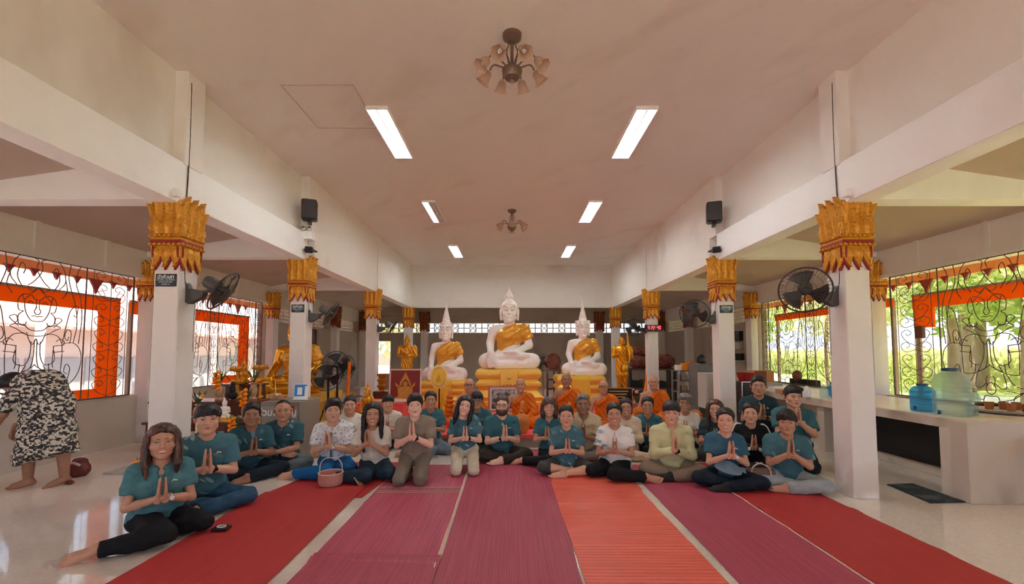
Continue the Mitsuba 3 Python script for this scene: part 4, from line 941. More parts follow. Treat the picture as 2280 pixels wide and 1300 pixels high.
def pedestal(x, y, z0, w, d, h, label, panel=True, cloth=False):
    key = thing('pedestal', label, 'pedestal'); W = w / 2
    prof = [(1.08, 0), (1.08, .10), (1.02, .14), (1.04, .2), (1.06, .24), (.96, .33), (.9, .42), (.93, .50), (1.0, .55), (1.0, .62), (.92, .68), (.9, .72), (.97, .76), (1.0, .82), (1.01, .9), (.97, .98), (.9, 1.0)]
    part(key, 'tiers', moved(rect_loft([(W * k, d / 2 * k, h * q) for k, q in prof], 0, .03), M4((x, y, z0))), 'gold_paint', 30)
    if panel:
        part(key, 'front_panel', box(x - w * .12, x + w * .14, y - d / 2 - .055 * w, y - d / 2 + .05, z0 + h * .38, z0 + h * .99, .01), 'gold_paint')
        U = lambda cx, cz, r: tube([[cx + r * math.cos(a), y - d / 2 - .06 * w, cz + r * 1.2 * math.sin(a)] for a in np.linspace(PI, 2 * PI, 10)], .011, 6)
        for uu in ((x + .015, z0 + h * .78, .035), (x - .07, z0 + h * .6, .04), (x + .015, z0 + h * .6, .035), (x + .10, z0 + h * .6, .04)): part(key, 'relief', U(*uu), 'statue_gold_dark', True)
    if cloth:
        ys = [(y - d / 2 * k - .015, z0 + h * q) for k, q in ((.6, 1.01), (1.02, .985), (1.04, .86), (1.02, .70), (1.04, .6), (1.05, .35), (1.10, .2), (1.12, .0))]
        Pp = np.array([[[x - .02 * w + sx * w * (.17 + .05 * (1 - zz)), yy - .006 * math.sin(3 * sx), zz] for sx in np.linspace(-1, 1, 7)] for yy, zz in ys])
        part(key, 'cloth', slab(Pp, np.array([0, -.008, .004])), 'yellow_cloth', True)
    return key
def seated_buddha(name, x, y, z0, U, label, m_body='statue_white', m_sash='gold_cloth', crown='flame', vz=1.0, h=.022, yaw=0.0, sash=True, group=None, detail=True, cat_='statue'):
    """local unit: knee to knee = 1; facing -y."""
    key = thing(name, label, cat_, group); W = M4((x, y, z0), yaw, (U, U, U * vz))
    f = Field((-.62, -.5, -.02), (.62, .36, 1.25), h)
    f.ell((0, .05, .16), (.30, .2, .17), k=.06)
    for s in (-1, 1): f.cone((s * .1, .02, .14), (s * .38, -.13, .125), .13, .125, k=.06)
    f.cone((.37, -.16, .085), (-.2, -.27, .07), .095, .07, k=.012).cone((-.36, -.15, .175), (.22, -.24, .205), .085, .060, k=.012)
    f.cone((.16, -.255, .205), (.30, -.22, .215), .05, .035, k=.03)
    def torso(f, e):
        f.ell((0, .03, .30), (.19 + e, .135 + e, .2 + e), k=.06).ell((0, .02, .52), (.215 + e, .15 + e, .2 + e), k=.06)
        f.cone((-.2, .04, .645), (.2, .04, .645), .075 + e, k=.06)
        for s in (-1, 1): f.ell((s * .09, -.07, .54), (.1 + e, .07 + e, .085 + e), k=.05)
        f.cone((0, .04, .66), (0, .03, .8), .075 + e * .3, .07, k=.04)
    torso(f, 0)
    f.chain([(-.265, .03, .63), (-.32, .03, .42), (-.30, -.2, .27)], [.078, .068, .055], k=.02)          # right arm, down to the knee
    f.chain([(.265, .03, .63), (.33, .02, .38), (.1, -.25, .265)], [.078, .064, .046], k=.03)
    f.ell((-.28, -.285, .225), (.066, .05, .065), k=.015).ell((.02, -.27, .27), (.12, .055, .028), k=.03)
    for i in range(4): f.chain([(-.335 + i * .036, -.305, .20), (-.34 + i * .036, -.325, .12), (-.338 + i * .035, -.318, .025 + .008 * abs(i - 1.5))], [.021, .020, .016], k=.006)
    f.cone((-.235, -.27, .22), (-.21, -.29, .13), .017, .012, k=.01)
    f.cut((0, 0, 0), (0, 0, -1))
    m = f.mesh()
    hs = 1.52; HM = M4((0, .0, .925), 0, (hs * 1.12, hs, hs))
    hm = moved(head_mesh((1.02, 1.0, 1.1, 1.0)), HM)
    ears = []
    for s in (-1, 1): ears.append(tube(spline([(s * .135, .02, .99), (s * .15, .02, .94), (s * .146, .015, .87), (s * .135, .01, .79)], 5), np.interp(np.linspace(0, 1, 16), [0, .3, .7, 1], [.012, .022, .017, .020]), 8))
    m = union([m, hm] + ears); m.apply_transform(W)
    bk = part(key, 'body', m, m_body, True)
    if detail:
        for s in (-1, 1):
            xs_ = np.linspace(.012, .062, 7)
            part(bk, 'eyebrow', moved(tube(np.stack([s * xs_ * 1.7, -.142 + 1.1 * (xs_ - .012)**1.5, .975 + .028 * np.sin((xs_ - .012) / .05 * PI * .75)], 1), .0035, 5), W), 'paint_brown', True)
            part(bk, 'eyelid', moved(tube(np.stack([s * np.linspace(.022, .082, 7), -.138 + .03 * np.linspace(0, 1, 7)**2, .940 - .007 * np.sin(np.linspace(0, 1, 7) * PI)], 1), .003, 5), W), 'paint_brown', True)
        part(bk, 'lips', moved(lips_mesh(.3), W @ HM), m_body, True)
    # headdress
    g = Field((-.2, -.2, -.1), (.2, .22, .3), .012)
    g.ell((0, .02, .055), (.142, .152, .138), k=0).cut((0, -.1, .09), (0, -.62, -.78)).cut((0, 0, -.06), (0, 0, -1))
    for s in (-1, 1): g.carve((s * .16, .02, -.02), (.05, .045, .06), k=.01)
    knob = fn_knob = lambda p: np.sin(p[:, 0] * 150) * np.sin(p[:, 1] * 150) * np.sin(p[:, 2] * 150)
    if detail: g.wrinkle(.007, None, 0, fn=knob)
    hk = part(key, 'hair', moved(g.mesh(), W @ M4((0, 0, .935))), m_body, True)
    if crown == 'flame':
        part(hk, 'flame', moved(cat([lathe([(.075, 1.06), (.078, 1.09), (.06, 1.13), (.045, 1.145), (.05, 1.17), (.056, 1.19), (.034, 1.24), (.014, 1.29), (.002, 1.34)], 16)] + [tube([[.05 * math.cos(a), .05 * math.sin(a), 1.15], [.062 * math.cos(a), .062 * math.sin(a), 1.19], [.03 * math.cos(a), .03 * math.sin(a), 1.25]], [.016, .014, .003], 6) for a in np.linspace(0, 2 * PI, 7)[:-1]]), W), m_body, True)
    else:
        rings = [(.150, 1.0), (.158, 1.02), (.150, 1.035), (.125, 1.06), (.132, 1.075), (.11, 1.095)] if crown == 'cone' else [(.140, 1.0), (.14, 1.04), (.11, 1.08)]
        for k in range(9):
            z = 1.11 + k * .034; r = .088 * (1 - k / 9.5)**.9
            rings += [(r, z), (r * 1.06, z + .012), (r * .96, z + .028)]
        rings += [(.012, 1.43), (.014, 1.45), (.002, 1.50)]
        ck = [lathe(rings, 20)]
        if crown == 'leafy':
            for a in np.linspace(0, 2 * PI, 19)[:-1]:
                ck.append(moved(petal_mesh(.06, .10, .02, .01, 6), M4((.132 * math.sin(a), -.132 * math.cos(a), .985), a)))
        part(hk, 'crown', moved(cat(ck), W @ M4((0, .02, 0))), m_body, 40)
    if sash:
        f = Field((-.45, -.35, .15), (.45, .36, .95), h * .8); torso(f, .014)
        f.cone((.25, .03, .64), (.31, .03, .50), .095, .09, k=.04)
        f.cut((-.20, 0, .60), (-.52, -.05, .85)).cut((-.21, 0, .265), (.36, -.05, -.93)).cut((-.215, 0, 0), (-1, 0, .0))
        f.carve((0, .02, .80), (.098, .12, .13), k=.01)
        f.wrinkle(.020, None, 0, fn=lambda p: np.sin((p[:, 2] * .85 - p[:, 0] * .55) * 62 + 5 * meshkit.noise(p * 7, 3)) * .4 + meshkit.noise(p * [10, 10, 18], 2) - .5)
        part(key, 'sash', moved(f.mesh(), W), m_sash, True)
    return key
YP = 10.1
pedestal(at_z(1132, 905, PZ)[0], YP + .62, PZ, 1.57, 1.2, .86, 'tall gold tiered pedestal of the central white Buddha')
seated_buddha('buddha_statue', at_y(1134, 800, 10.6)[0], 10.68, 1.06, 1.50, 'large white seated Buddha in the centre with flame finial and gold sash', crown='flame', vz=1.02)
pedestal(at_z(1297, 905, PZ)[0], YP + .55, PZ, 1.16, 1.05, .70, 'gold tiered pedestal of the right white Buddha, hung with a yellow cloth', panel=False, cloth=True)
seated_buddha('buddha_statue', at_y(1300, 800, 10.5)[0], 10.6, .89, 1.10, 'white seated Buddha on the right with a leafy crown and tall spire, gold sash', crown='leafy', vz=1.14)
pedestal(at_z(986, 905, PZ)[0], YP + .5, PZ, 1.16, .95, .58, 'gold tiered pedestal of the left white Buddha', panel=False, cloth=True)
seated_buddha('buddha_statue', at_y(992, 800, 10.5)[0], 10.55, .77, 1.09, 'white seated Buddha on the left with a smooth conical crown, gold sash', crown='cone', vz=1.2)
def standing_buddha(x, y, z0, H, label, staff=False, bowl=True):
    """local unit: total height 1."""
    key = thing('standing_statue', label, 'statue'); W = M4((x, y, z0), 0, H)
    f = Field((-.26, -.2, -.01), (.26, .2, .9), .0115)
    for s in (-1, 1): f.chain([(s * .045, .0, .5), (s * .05, -.005, .28), (s * .05, 0, .05)], [.075, .06, .042], k=.03).cone((s * .05, -.02, .015), (s * .06, -.06, .012), .022, .016, k=.01)
    f.ell((0, .01, .5), (.105, .075, .1), k=.03).ell((0, 0, .62), (.1, .07, .1), k=.03).ell((0, 0, .73), (.12, .075, .1), k=.03).cone((-.11, .01, .775), (.11, .01, .775), .04, k=.03)
    f.cone((0, .01, .77), (0, 0, .86), .036, .033, k=.02)
    for s in (-1, 1): f.chain([(s * .145, .01, .77), (s * .165, .0, .62), (s * (.05 if bowl else .09), -.12, .60 if bowl else .66)], [.042, .034, .025], k=.02)
    if bowl: f.ell((0, -.125, .60), (.075, .03, .02), k=.02)
    f.wrinkle(.012, None, 0, fn=lambda p: np.sin((p[:, 0] * 1.0 + p[:, 2] * .35) * 130) * np.clip((.74 - p[:, 2]) * 8, 0, 1) * .5)
    hs = .60; HM = M4((0, -.012, .905), 0, hs)
    ears = [tube([(s * .052, 0, .915), (s * .056, 0, .88), (s * .05, 0, .85)], [.008, .009, .008], 6) for s in (-1, 1)]
    m = union([f.mesh(), moved(head_mesh((1.02, 1.0, 1.1, 1.0)), HM)] + ears); bk = part(key, 'body', moved(m, W), 'statue_gold', True)
    part(key, 'hair', moved(cat([moved(hair_mesh('crop'), HM @ M4((0, 0, .003))), lathe([(.03, .965), (.035, .985), (.02, 1.0), (.012, 1.02), (.002, 1.07)], 12)] if not staff else [moved(hair_mesh('crop'), HM @ M4((0, 0, .003)))]), W), 'statue_gold_dark', True)
    r = Field((-.26, -.2, .0), (.26, .2, .9), .0115)
    r.ell((0, 0, .73), (.128, .083, .105), k=.03).cone((-.1, .01, .775), (.12, .01, .775), .047, k=.03).ell((0, 0, .6), (.112, .082, .14), k=.03).ell((0, .01, .45), (.115, .085, .22), k=.04).cone((.145, .01, .77), (.168, 0, .62), .052, .05, k=.03)
    r.cut((-.02, 0, .76), (-.66, -.05, .75), lo=(-.26, -.2, .5)); r.carve((0, 0, .84), (.05, .06, .05), k=.01)
    r.wrinkle(.016, None, 0, fn=lambda p: np.sin((p[:, 0] * .9 + p[:, 2] * .5) * 110 + 3 * meshkit.noise(p * 9, 1)) * .5)
    part(key, 'robe', moved(r.mesh(), W), 'gold_cloth' if not staff else 'statue_gold', True)
    if bowl: part(key, 'alms_bowl', moved(cat([lathe([(.02, .60), (.06, .615), (.07, .645), (.055, .675)], 16)]), W @ M4((0, -.13, 0))), 'statue_gold_dark', True)
    if staff: part(key, 'folded_umbrella', moved(tube([(.10, -.13, .50), (.105, -.13, .66), (.09, -.12, .80), (.075, -.11, 1.06)], [.014, .02, .026, .012], 10), W), 'statue_gold', True); part(key, 'shoulder_bag', moved(box(-.02, .085, -.115, -.07, .34, .47, .015), W), 'statue_gold', True)
    return key
p_ = at_y(905, 800, 10.7); standing_buddha(p_[0], 10.75, .62, 1.25, 'gold standing Buddha holding an alms bowl above the red framed picture')
p_ = at_y(1386, 800, 9.9); standing_buddha(p_[0], 9.95, .60, 1.24, 'gold standing monk statue with a folded umbrella on its shoulder, beside the far right column', staff=True, bowl=False)
tk = thing('statue_stand', 'low dark stand under the gold standing monk statue', 'stand'); part(tk, 'top', box(p_[0] - .32, p_[0] + .32, 9.7, 10.3, .55, .60, .006), 'door_wood')
for sx in (-.28, .28):
    for sy in (9.74, 10.26): part(tk, 'leg', box(p_[0] + sx - .03, p_[0] + sx + .03, sy - .03, sy + .03, PZ, .55), 'door_wood')
p_ = at_y(905, 800, 10.7); tk = thing('statue_stand', 'gold box stand behind the red framed picture, under the standing Buddha', 'stand')
part(tk, 'body', rect_loft([(.26, .22, PZ), (.26, .22, PZ + .05), (.22, .19, PZ + .08), (.22, .19, .54), (.26, .22, .57), (.26, .22, .62)]).apply_transform(M4((p_[0], 10.75, 0))), 'gold_paint', 30)
# the large gilded Buddha behind the second left column
p_ = at_y(650, 800, 8.4); bx_ = p_[0]
tk = thing('altar_table', 'low gilded altar base under the large gold Buddha behind the second left column', 'altar')
part(tk, 'base', moved(rect_loft([(.72, .5, 0), (.72, .5, .1), (.66, .45, .14), (.66, .45, .46), (.72, .5, .52), (.72, .5, .66)]), M4((bx_, 8.65, 0))), 'gold_paint', 30)
seated_buddha('buddha_statue', bx_, 8.6, .66, 1.26, 'large gilded seated Buddha half hidden behind the second left column', 'statue_gold', 'gold_cloth', crown='flame', vz=1.04)
# ------------------------------------------------------------------ mats on the floor
def mat_fn(a, b, rib, along):
    def fn(p, n, uv):
        q = p.y if along else p.x
        s = .5 + .5 * dr.sin(q * rib); w = noise(p.x * (3 if along else 160), p.y * (160 if along else 3), 0)
        return mix(a, b, dr.clip(.55 * s + .6 * (w - .4), 0, 1))
    return proc(fn)
mat('mat_red', mat_fn(rgb(158, 44, 46), rgb(182, 62, 62), 500, False), .6, spec=.3); mat('mat_maroon', mat_fn(rgb(150, 58, 80), rgb(180, 84, 102), 420, False), .55, spec=.35)
mat('mat_orange', mat_fn(rgb(200, 84, 70), rgb(244, 116, 94), 150, True), .5, spec=.4); mat('mat_pink', mat_fn(rgb(156, 60, 84), rgb(194, 96, 116), 300, False), .55, spec=.35)
mat('mat_edge', rgb(216, 186, 168), .7)
def floor_mat(name, corners, m, label, z=.004, seed=0, folds=(), n=(90, 14), stripe=None, edge=None, thick=.004):
    """corners: near left, near right, far right, far left (x, y)."""
    nl, nr, fr_, fl = map(np.array, corners)
    t = np.linspace(0, 1, n[0])[:, None, None]; u = np.linspace(0, 1, n[1])[None, :, None]
    P2 = (nl * (1 - u) + nr * u) * (1 - t) + (fl * (1 - u) + fr_ * u) * t
    wob = .02 * (meshkit.fbm(np.stack([P2[..., 1] * 1.2, P2[..., 0] * 0 + seed, P2[..., 0] * 0], -1), 3, seed) - .5)
    X = P2[..., 0] + wob * 1.0; Y = P2[..., 1]
    Z = z + .012 * np.clip(meshkit.noise(np.stack([X * .7, Y * 2.2, X * 0 + seed], -1), seed) - .45, 0, 1)
    for yf, hh, w in folds: Z = Z + hh * np.exp(-((Y - yf - .03 * np.sin(X * 3)) / w)**2)
    key = thing('floor_mat', label, 'mat')
    part(key, 'woven_sheet', slab(np.stack([X, Y, Z], -1), np.array([0, 0, -thick])), m, 30)
    if edge is not None:
        j = 0 if edge < 0 else -1
        part(key, 'edge_binding', tube(np.stack([X[:, j], Y[:, j], Z[:, j] + .001], 1)[::2], .006, 5), 'mat_edge', True)
    if stripe:
        for y in stripe:
            i = int(np.argmin(abs(Y[:, 0] - y))); part(key, 'stripe', tube(np.stack([X[i], Y[i], Z[i] + .001], 1), .008, 4, flat=((0, 0, 1), .2)), 'bark')
    return key
fl_ = lambda px, py: at_z(px, py, 0)[:2]
def ext(far, near, y):   # carries a line on towards the viewer
    return near + (near - far) * ((near[1] - y) / max(far[1] - near[1], 1e-6))
aR, aL = fl_(815, 1085), fl_(590, 1097)
floor_mat('a', [(-2.5, 1.2), (-1.5, 1.2), tuple(aR), tuple(aL)], 'mat_red', 'crimson woven mat on the left, ending in front of the man in blue trousers', .008, 1, [(aR[1] - .06, .012, .03), (3.9, .008, .06)])
floor_mat('b', [(-2.55, 4.35), (-1.5, 4.35), (-1.35, 5.75), (-2.3, 5.75)], 'mat_red', 'crimson woven mat lying under the man in blue trousers', .003, 2)
bL, bR = fl_(850, 1072), fl_(1040, 1050)
floor_mat('c', [(-1.38, 1.2), (-.50, 1.2), (bR[0], 5.6), (bL[0] + .02, 5.6)], 'mat_pink', 'maroon woven mat with dark cross stripes, left of centre', .004, 3, [(3.05, .02, .05), (4.2, .008, .06)], stripe=[4.50, 4.55, 4.64, 4.69], edge=1)
floor_mat('d', [(-1.40, 1.2), (-.51, 1.2), (-.50, 3.12), (-1.40, 3.12)], 'mat_maroon', 'maroon woven mat end folded over the striped mat in the foreground', .014, 4, [(3.08, .016, .03)])
floor_mat('e', [(-.48, 1.2), (.44, 1.2), (.46, 6.5), (-.54, 6.5)], 'mat_maroon', 'plum-coloured woven mat in the centre of the floor', .004, 5, [(4.9, .006, .06), (4.2, .006, .07)])
oL, oR = fl_(1222, 1060), fl_(1385, 1048)
floor_mat('f', [(.48, 1.2), (1.36, 1.2), tuple(oR), tuple(oL)], 'mat_orange', 'bright orange ribbed mat right of centre', .008, 6, [(oL[1] - .05, .012, .04), (4.2, .007, .07), (3.3, .007, .06)])
floor_mat('g', [(.5, 4.6), (1.38, 4.6), (1.4, 6.2), (.48, 6.2)], 'mat_orange', 'orange mat lying under the woman in charcoal shorts', .003, 7)
floor_mat('h', [(1.42, 1.2), (2.24, 1.2), (2.30, 5.6), (1.46, 5.6)], 'mat_maroon', 'plum woven mat in front of the man in the lime shirt', .004, 8, [(4.3, .008, .07), (3.6, .006, .06)], edge=1)
floor_mat('i', [(2.26, 1.2), (3.1, 1.2), (3.2, 5.7), (2.32, 5.7)], 'mat_red', 'crimson woven mat on the right, running past the near right column', .005, 9, [(4.0, .012, .07), (3.2, .008, .06)])
# ------------------------------------------------------------------ wall fans
mat('fan_grey', rgb(72, 70, 70), .45); mat('fan_dark', rgb(44, 42, 44), .4); mat('fan_wire', rgb(88, 80, 74), .4, metal=.4)
def fan_head(c, nrm, R, key, blades=True, dark=False):
    fr = frame(nrm, (0, 0, 1)); M = np.eye(4); M[:3, :3] = np.stack([fr[:, 1], fr[:, 0], -fr[:, 2]], 1) if False else fr; M[:3, 3] = c
    w = []
    for z, s in ((.055, 1), (-.05, -1)):
        for a in np.linspace(0, 2 * PI, 37)[:-1]:
            d = np.array([math.cos(a), math.sin(a)])
            pts = [[*(d * R * k), s * (.058 * (1 - (k - .2)**2 * 1.45) if k > .2 else .058)] for k in (.18, .5, .8, 1.0)]; pts[-1][2] = 0
            w.append(tube(pts, .0016, 3, caps=False))
        for k in (.42, .72): w.append(tube([[R * k * math.cos(a), R * k * math.sin(a), s * .058 * (1 - (k - .2)**2 * 1.45)] for a in np.linspace(0, 2 * PI, 25)[:-1]], .0018, 3, closed=True))
    part(key, 'cage_wires', moved(cat(w), M), 'fan_wire' if not dark else 'black_plastic', kind='stuff')
    part(key, 'cage_rim', moved(tube([[R * math.cos(a), R * math.sin(a), 0] for a in np.linspace(0, 2 * PI, 41)[:-1]], .008, 6, closed=True), M), 'fan_dark', True)
    part(key, 'hub', moved(lathe([(.0, -.02), (.045, -.02), (.045, .045), (.03, .062), (.0, .064)], 16), M), 'fan_dark', 30)
    for k in range(3):
        us = np.linspace(.04, R * .86, 7); B = np.zeros((7, 5, 3))
        for i, u in enumerate(us):
            wd = .5 + .45 * math.sin(min(u / R, .8) * 2)
            for j, v in enumerate(np.linspace(-.5, .5, 5)): a = v * wd * 1.3 + k * 2 * PI / 3 + .25 * u / R; B[i, j] = [u * math.cos(a), u * math.sin(a), .028 * v * 1.6 + .012]
        part(key, 'blade', moved(slab(B, np.array([0, 0, .004])), M), 'fan_dark' if not dark else 'black_plastic', True)
    part(key, 'motor', moved(lathe([(.0, -.20), (.05, -.198), (.066, -.17), (.07, -.06), (.06, -.045), (.0, -.04)], 18), M), 'fan_grey' if not dark else 'black_plastic', 30)
    return M
def wall_fan(c, nrm, mount, sd, label, R=.23):
    key = thing('wall_fan', label, 'fan', None); c = np.array(c, float); nrm = unit(nrm)
    fan_head(c, nrm, R, key)
    mount = np.array(mount, float); back = c - nrm * .12 + [0, 0, -.05]
    pr = [(0, -.10), (.03, -.12), (.17, -.05), (.19, 0), (.17, .02), (.03, .04), (0, .10)]
    b = prism(pr, .07); b.vertices -= [0, .035, 0]
    b.vertices[:, 0] *= sd; b.vertices += mount
    if b.volume < 0: b.invert()
    part(key, 'bracket', b, 'fan_grey')
    part(key, 'neck', tube([mount + [sd * .17, 0, 0], back], .02, 8), 'fan_grey', True)
    for q in (-.02, .02): part(key, 'pull_cord', cyl(mount + [sd * .09, q, -.06], mount + [sd * .09, q, -.62], .0025, 4), 'fan_dark')
    part(key, 'power_cable', tube(spline([mount + [sd * .02, -.02, .08], mount + [sd * .06, -.10, .02], mount + [sd * .03, -.09, .16], mount + [.0, -.05, .30]], 5), .004, 5), 'fan_dark', True)
for i, nt in ((0, 'nearest'), (1, 'second'), (2, 'third')):
    yc = ROWS[i] + CW / 2
    wall_fan((-XI + .36, yc + .02, 2.105), (.75, .25, -.5), (-XI, yc, 2.08), 1, f'dark grey wall fan on the {nt} left column')
    wall_fan((XI - .36, yc - .05, 2.10), (-.5, -.75, -.32), (XI, yc, 2.05), -1, f'dark grey wall fan on the {nt} right column', .235)
# ------------------------------------------------------------------ signs, clock, loudspeakers
mat('sign_blue', rgb(18, 38, 56), .4); mat('sign_letter', rgb(214, 218, 220), .5); mat('clock_case', rgb(24, 5, 7), .3)
scene['led_red'] = {'type': 'principled', 'base_color': tex(rgb(255, 40, 50)), 'roughness': .5}
def column_sign(x, y, z, label, w=.215, h=.13):
    key = thing('column_sign', label, 'sign'); part(key, 'plate', box(x - w / 2, x + w / 2, y - .006, y, z - h / 2, z + h / 2, .002), 'sign_blue')
    part(key, 'heading', upright(thai_mesh('บัวหัวเสา', .028), x, y - .007, z + h * .27), 'sign_letter')
    for q, (t, s) in enumerate((('นาย มีชัย - นาง พิมพ์ภา', .0115), ('อุทิศแด่บรรพบุรุษ', .0115), ('สร้างถวาย', .0115))): part(key, 'text_line', upright(thai_mesh(t, s, .0015, False), x, y - .007, z + h * (.03 - .17 * q)), 'sign_letter')
    return key
column_sign(-XI - CW / 2 + .0, ROWS[0], 2.19, 'dark blue Thai sign on the nearest left column')
column_sign(-XI - CW / 2, ROWS[1], 2.18, 'dark blue Thai sign on the second left column')
column_sign(XI + CW / 2, ROWS[1], 2.17, 'dark blue Thai sign on the second right column')
ck = thing('led_clock', 'red digital wall clock reading 3:22:40 on the third right column', 'clock'); cx_, cy_, cz_ = XI + .10, ROWS[2] - .03, 2.06
part(ck, 'case', box(cx_ - .19, cx_ + .19, cy_ - .02, cy_ + .03, cz_ - .085, cz_ + .085, .006), 'clock_case')
SEG = {'0': 'abcdef', '2': 'abged', '3': 'abgcd', '4': 'fgbc', ':': ''}
def digits(s, x, z, h, sp):
    w = h * .5; out = []
    for ch in s:
        if ch == ' ': x += sp * .45; continue
        for g in SEG[ch]:
            x0, z0, x1, z1 = {'a': (0, 1, 1, 1), 'b': (1, 1, 1, .5), 'c': (1, .5, 1, 0), 'd': (0, 0, 1, 0), 'e': (0, .5, 0, 0), 'f': (0, 1, 0, .5), 'g': (0, .5, 1, .5)}[g]
            out.append(box(x + min(x0, x1) * w - .005, x + max(x0, x1) * w + .005, cy_ - .024, cy_ - .019, z + min(z0, z1) * h - .005, z + max(z0, z1) * h + .005))
        x += sp
    return cat(out)
dg = mikit.ply(digits('3 22 40', cx_ - .12, cz_ - .02, .075, .058), 'led_red'); dg['emitter'] = {'type': 'area', 'radiance': {'type': 'rgb', 'value': [1.1, .05, .07]}}
part(ck, 'digits', dg, None)
part(ck, 'small_display', cat([box(cx_ + q - .012, cx_ + q + .012, cy_ - .024, cy_ - .019, cz_ - .062, cz_ - .045) for q in (-.15, -.02, .02, .15)]), 'led_red')
def loudspeaker(x, y, z, sd, label):
    key = thing('loudspeaker', label, 'loudspeaker'); M = M4((x, y, z), sd * .35)
    part(key, 'cabinet', moved(box(-.115, .115, -.10, .10, -.165, .165, .022), M), 'black_plastic'); part(key, 'grille', moved(box(-.10, .10, -.11, -.098, -.15, .15, .004), M), 'fan_dark')
    part(key, 'bracket', moved(cat([box(-.03, .03, -.03, .12, -.20, -.165), box(-.02, .02, .09, .20, -.19, -.12)]), M), 'black_plastic')
for sd, nm in ((-1, 'left'), (1, 'right')):
    p_ = at_y(664 if sd < 0 else 1615, 470 if sd < 0 else 475, 6.85); loudspeaker(p_[0] - sd * .20, 6.82, p_[2], -sd, f'black loudspeaker hung above the second {nm} column')
    p_ = at_y(690 if sd < 0 else 1593, 557, 6.9); fk = thing('flood_light', f'small black floodlight above the capital of the second {nm} column', 'floodlight')
    part(fk, 'lamp_body', moved(box(-.06, .06, -.03, .03, -.05, .05, .01), M4((p_[0], 6.86, p_[2]), -sd * .6, R=rotx(.4))), 'black_plastic'); part(fk, 'bracket', cat([box(p_[0] - .075, p_[0] + .075, 7.0, 7.01, p_[2] - .01, p_[2] + .01), box(p_[0] - .075, p_[0] - .065, 6.84, 7.01, p_[2] - .01, p_[2] + .01), box(p_[0] + .065, p_[0] + .075, 6.84, 7.01, p_[2] - .01, p_[2] + .01)]), 'black_plastic')
p_ = at_y(680, 524, 6.9); ek = thing('emergency_light', 'white emergency light box with two lamps above the second left column', 'emergency light')
part(ek, 'box', box(p_[0] - .09, p_[0] + .11, 6.86, 7.0, p_[2] - .07, p_[2] + .07, .008), 'white_plastic')
for q in (-.04, .07): part(ek, 'lamp', moved(lathe([(.02, -.05), (.04, .0), (.042, .02), (0, .025)], 14), M4((p_[0] + q, 6.88, p_[2] + .105), 0, R=rotx(1.2))), 'steel', True)
for sd, nm in ((-1, 'left'), (1, 'right')):
    x = sd * (XI - .012) + (-.0); tag_ = solo('cable', tube(spline([(sd * (XI - .008), 4.37, 4.3), (sd * (XI - .008), 4.38, 3.7), (sd * (XI - .008), 4.37, 3.1), (sd * (XI - .006), 4.35, 2.98)], 4), .006, 5), 'fan_dark', f'dark cable running down the post of the nearest {nm} column', 'cable')
    solo('cable', tube([(sd * (XI + .27), 6.99, 4.39), (sd * (XI + .275), 6.99, 3.45)], .006, 5), 'fan_dark', f'thin dark cable beside the loudspeaker of the second {nm} column', 'cable')
    solo('junction_box', box(sd * XI - .05 - sd * .0, sd * XI + .05, 4.19, 4.25, 3.02, 3.10, .004), 'white_plastic', f'small white junction box above the capital of the nearest {nm} column', 'junction box')
# ------------------------------------------------------------------ chandeliers
mat('bronze', rgb(120, 100, 88), .4, metal=.5); scene['shade_glass'] = {'type': 'principledthin', 'base_color': tex(rgb(206, 178, 158)), 'roughness': .4, 'diff_trans': .8}
def chandelier(x, y, label, arms=8, R=.235):
    key = thing('chandelier', label, 'chandelier')
    part(key, 'ceiling_rose', moved(lathe([(.02, -.07), (.05, -.055), (.085, -.03), (.09, 0)], 20), M4((x, y, ZC))), 'bronze', 30)
    part(key, 'stem', moved(cat([lathe([(.016, -.36), (.016, -.06)], 10)] + [tube(spline([(.02 * math.cos(a), .02 * math.sin(a), -.07), (.05 * math.cos(a), .05 * math.sin(a), -.16), (.03 * math.cos(a), .03 * math.sin(a), -.28)], 4), .006, 5) for a in np.linspace(0, 2 * PI, 5)[:-1]]), M4((x, y, ZC))), 'bronze', True)
    part(key, 'bowl', moved(lathe([(.004, -.47), (.012, -.455), (.02, -.44), (.07, -.415), (.09, -.38), (.095, -.34), (.06, -.325)], 22), M4((x, y, ZC))), 'bronze', 30)
    for k in range(arms):
        a = (k + .5) * 2 * PI / arms; d = np.array([math.cos(a), math.sin(a), 0]); c = np.array([x, y, ZC])
        ak = part(key, 'arm', tube(spline([c + [0, 0, -.33] + d * .03, c + [0, 0, -.28] + d * R * .45, c + [0, 0, -.24] + d * R * .8, c + [0, 0, -.29] + d * R], 5), .007, 6), 'bronze', True)
        ax = unit(d * .62 + [0, 0, -.8]); Fm = np.eye(4); Fm[:3, :3] = frame(ax, (d[1], -d[0], 0)); Fm[:3, 3] = c + [0, 0, -.29] + d * R
        an = np.arange(24) * 2 * PI / 24; prof = [(.022, .0), (.036, .02), (.043, .05), (.047, .08), (.058, .105), (.07, .118)]
        P = np.array([[[r * (1 + (.07 * math.cos(6 * t) if i > 3 else 0)) * math.cos(t), r * (1 + (.07 * math.cos(6 * t) if i > 3 else 0)) * math.sin(t), z] for t in [*an, an[0]]] for i, (r, z) in enumerate(prof)])
        part(ak, 'glass_shade', moved(grid_surface(P), Fm), 'shade_glass', True)
        part(ak, 'bulb', moved(cat([tube(spline([(.012 * math.cos(t), .012 * math.sin(t), .03 + t * .0035) for t in np.linspace(0, 14, 22)], 2), .006, 5), lathe([(.018, -.005), (.02, .03)], 10)]), Fm), 'white_plastic', True)
cp = at_z(1141, 78, ZC); chandelier(0.0, cp[1], 'bronze chandelier with frosted tulip shades nearest the viewer')
cp = at_z(1141, 468, ZC); chandelier(0.0, cp[1], 'small-looking bronze chandelier with tulip shades farther back on the ceiling', 6)
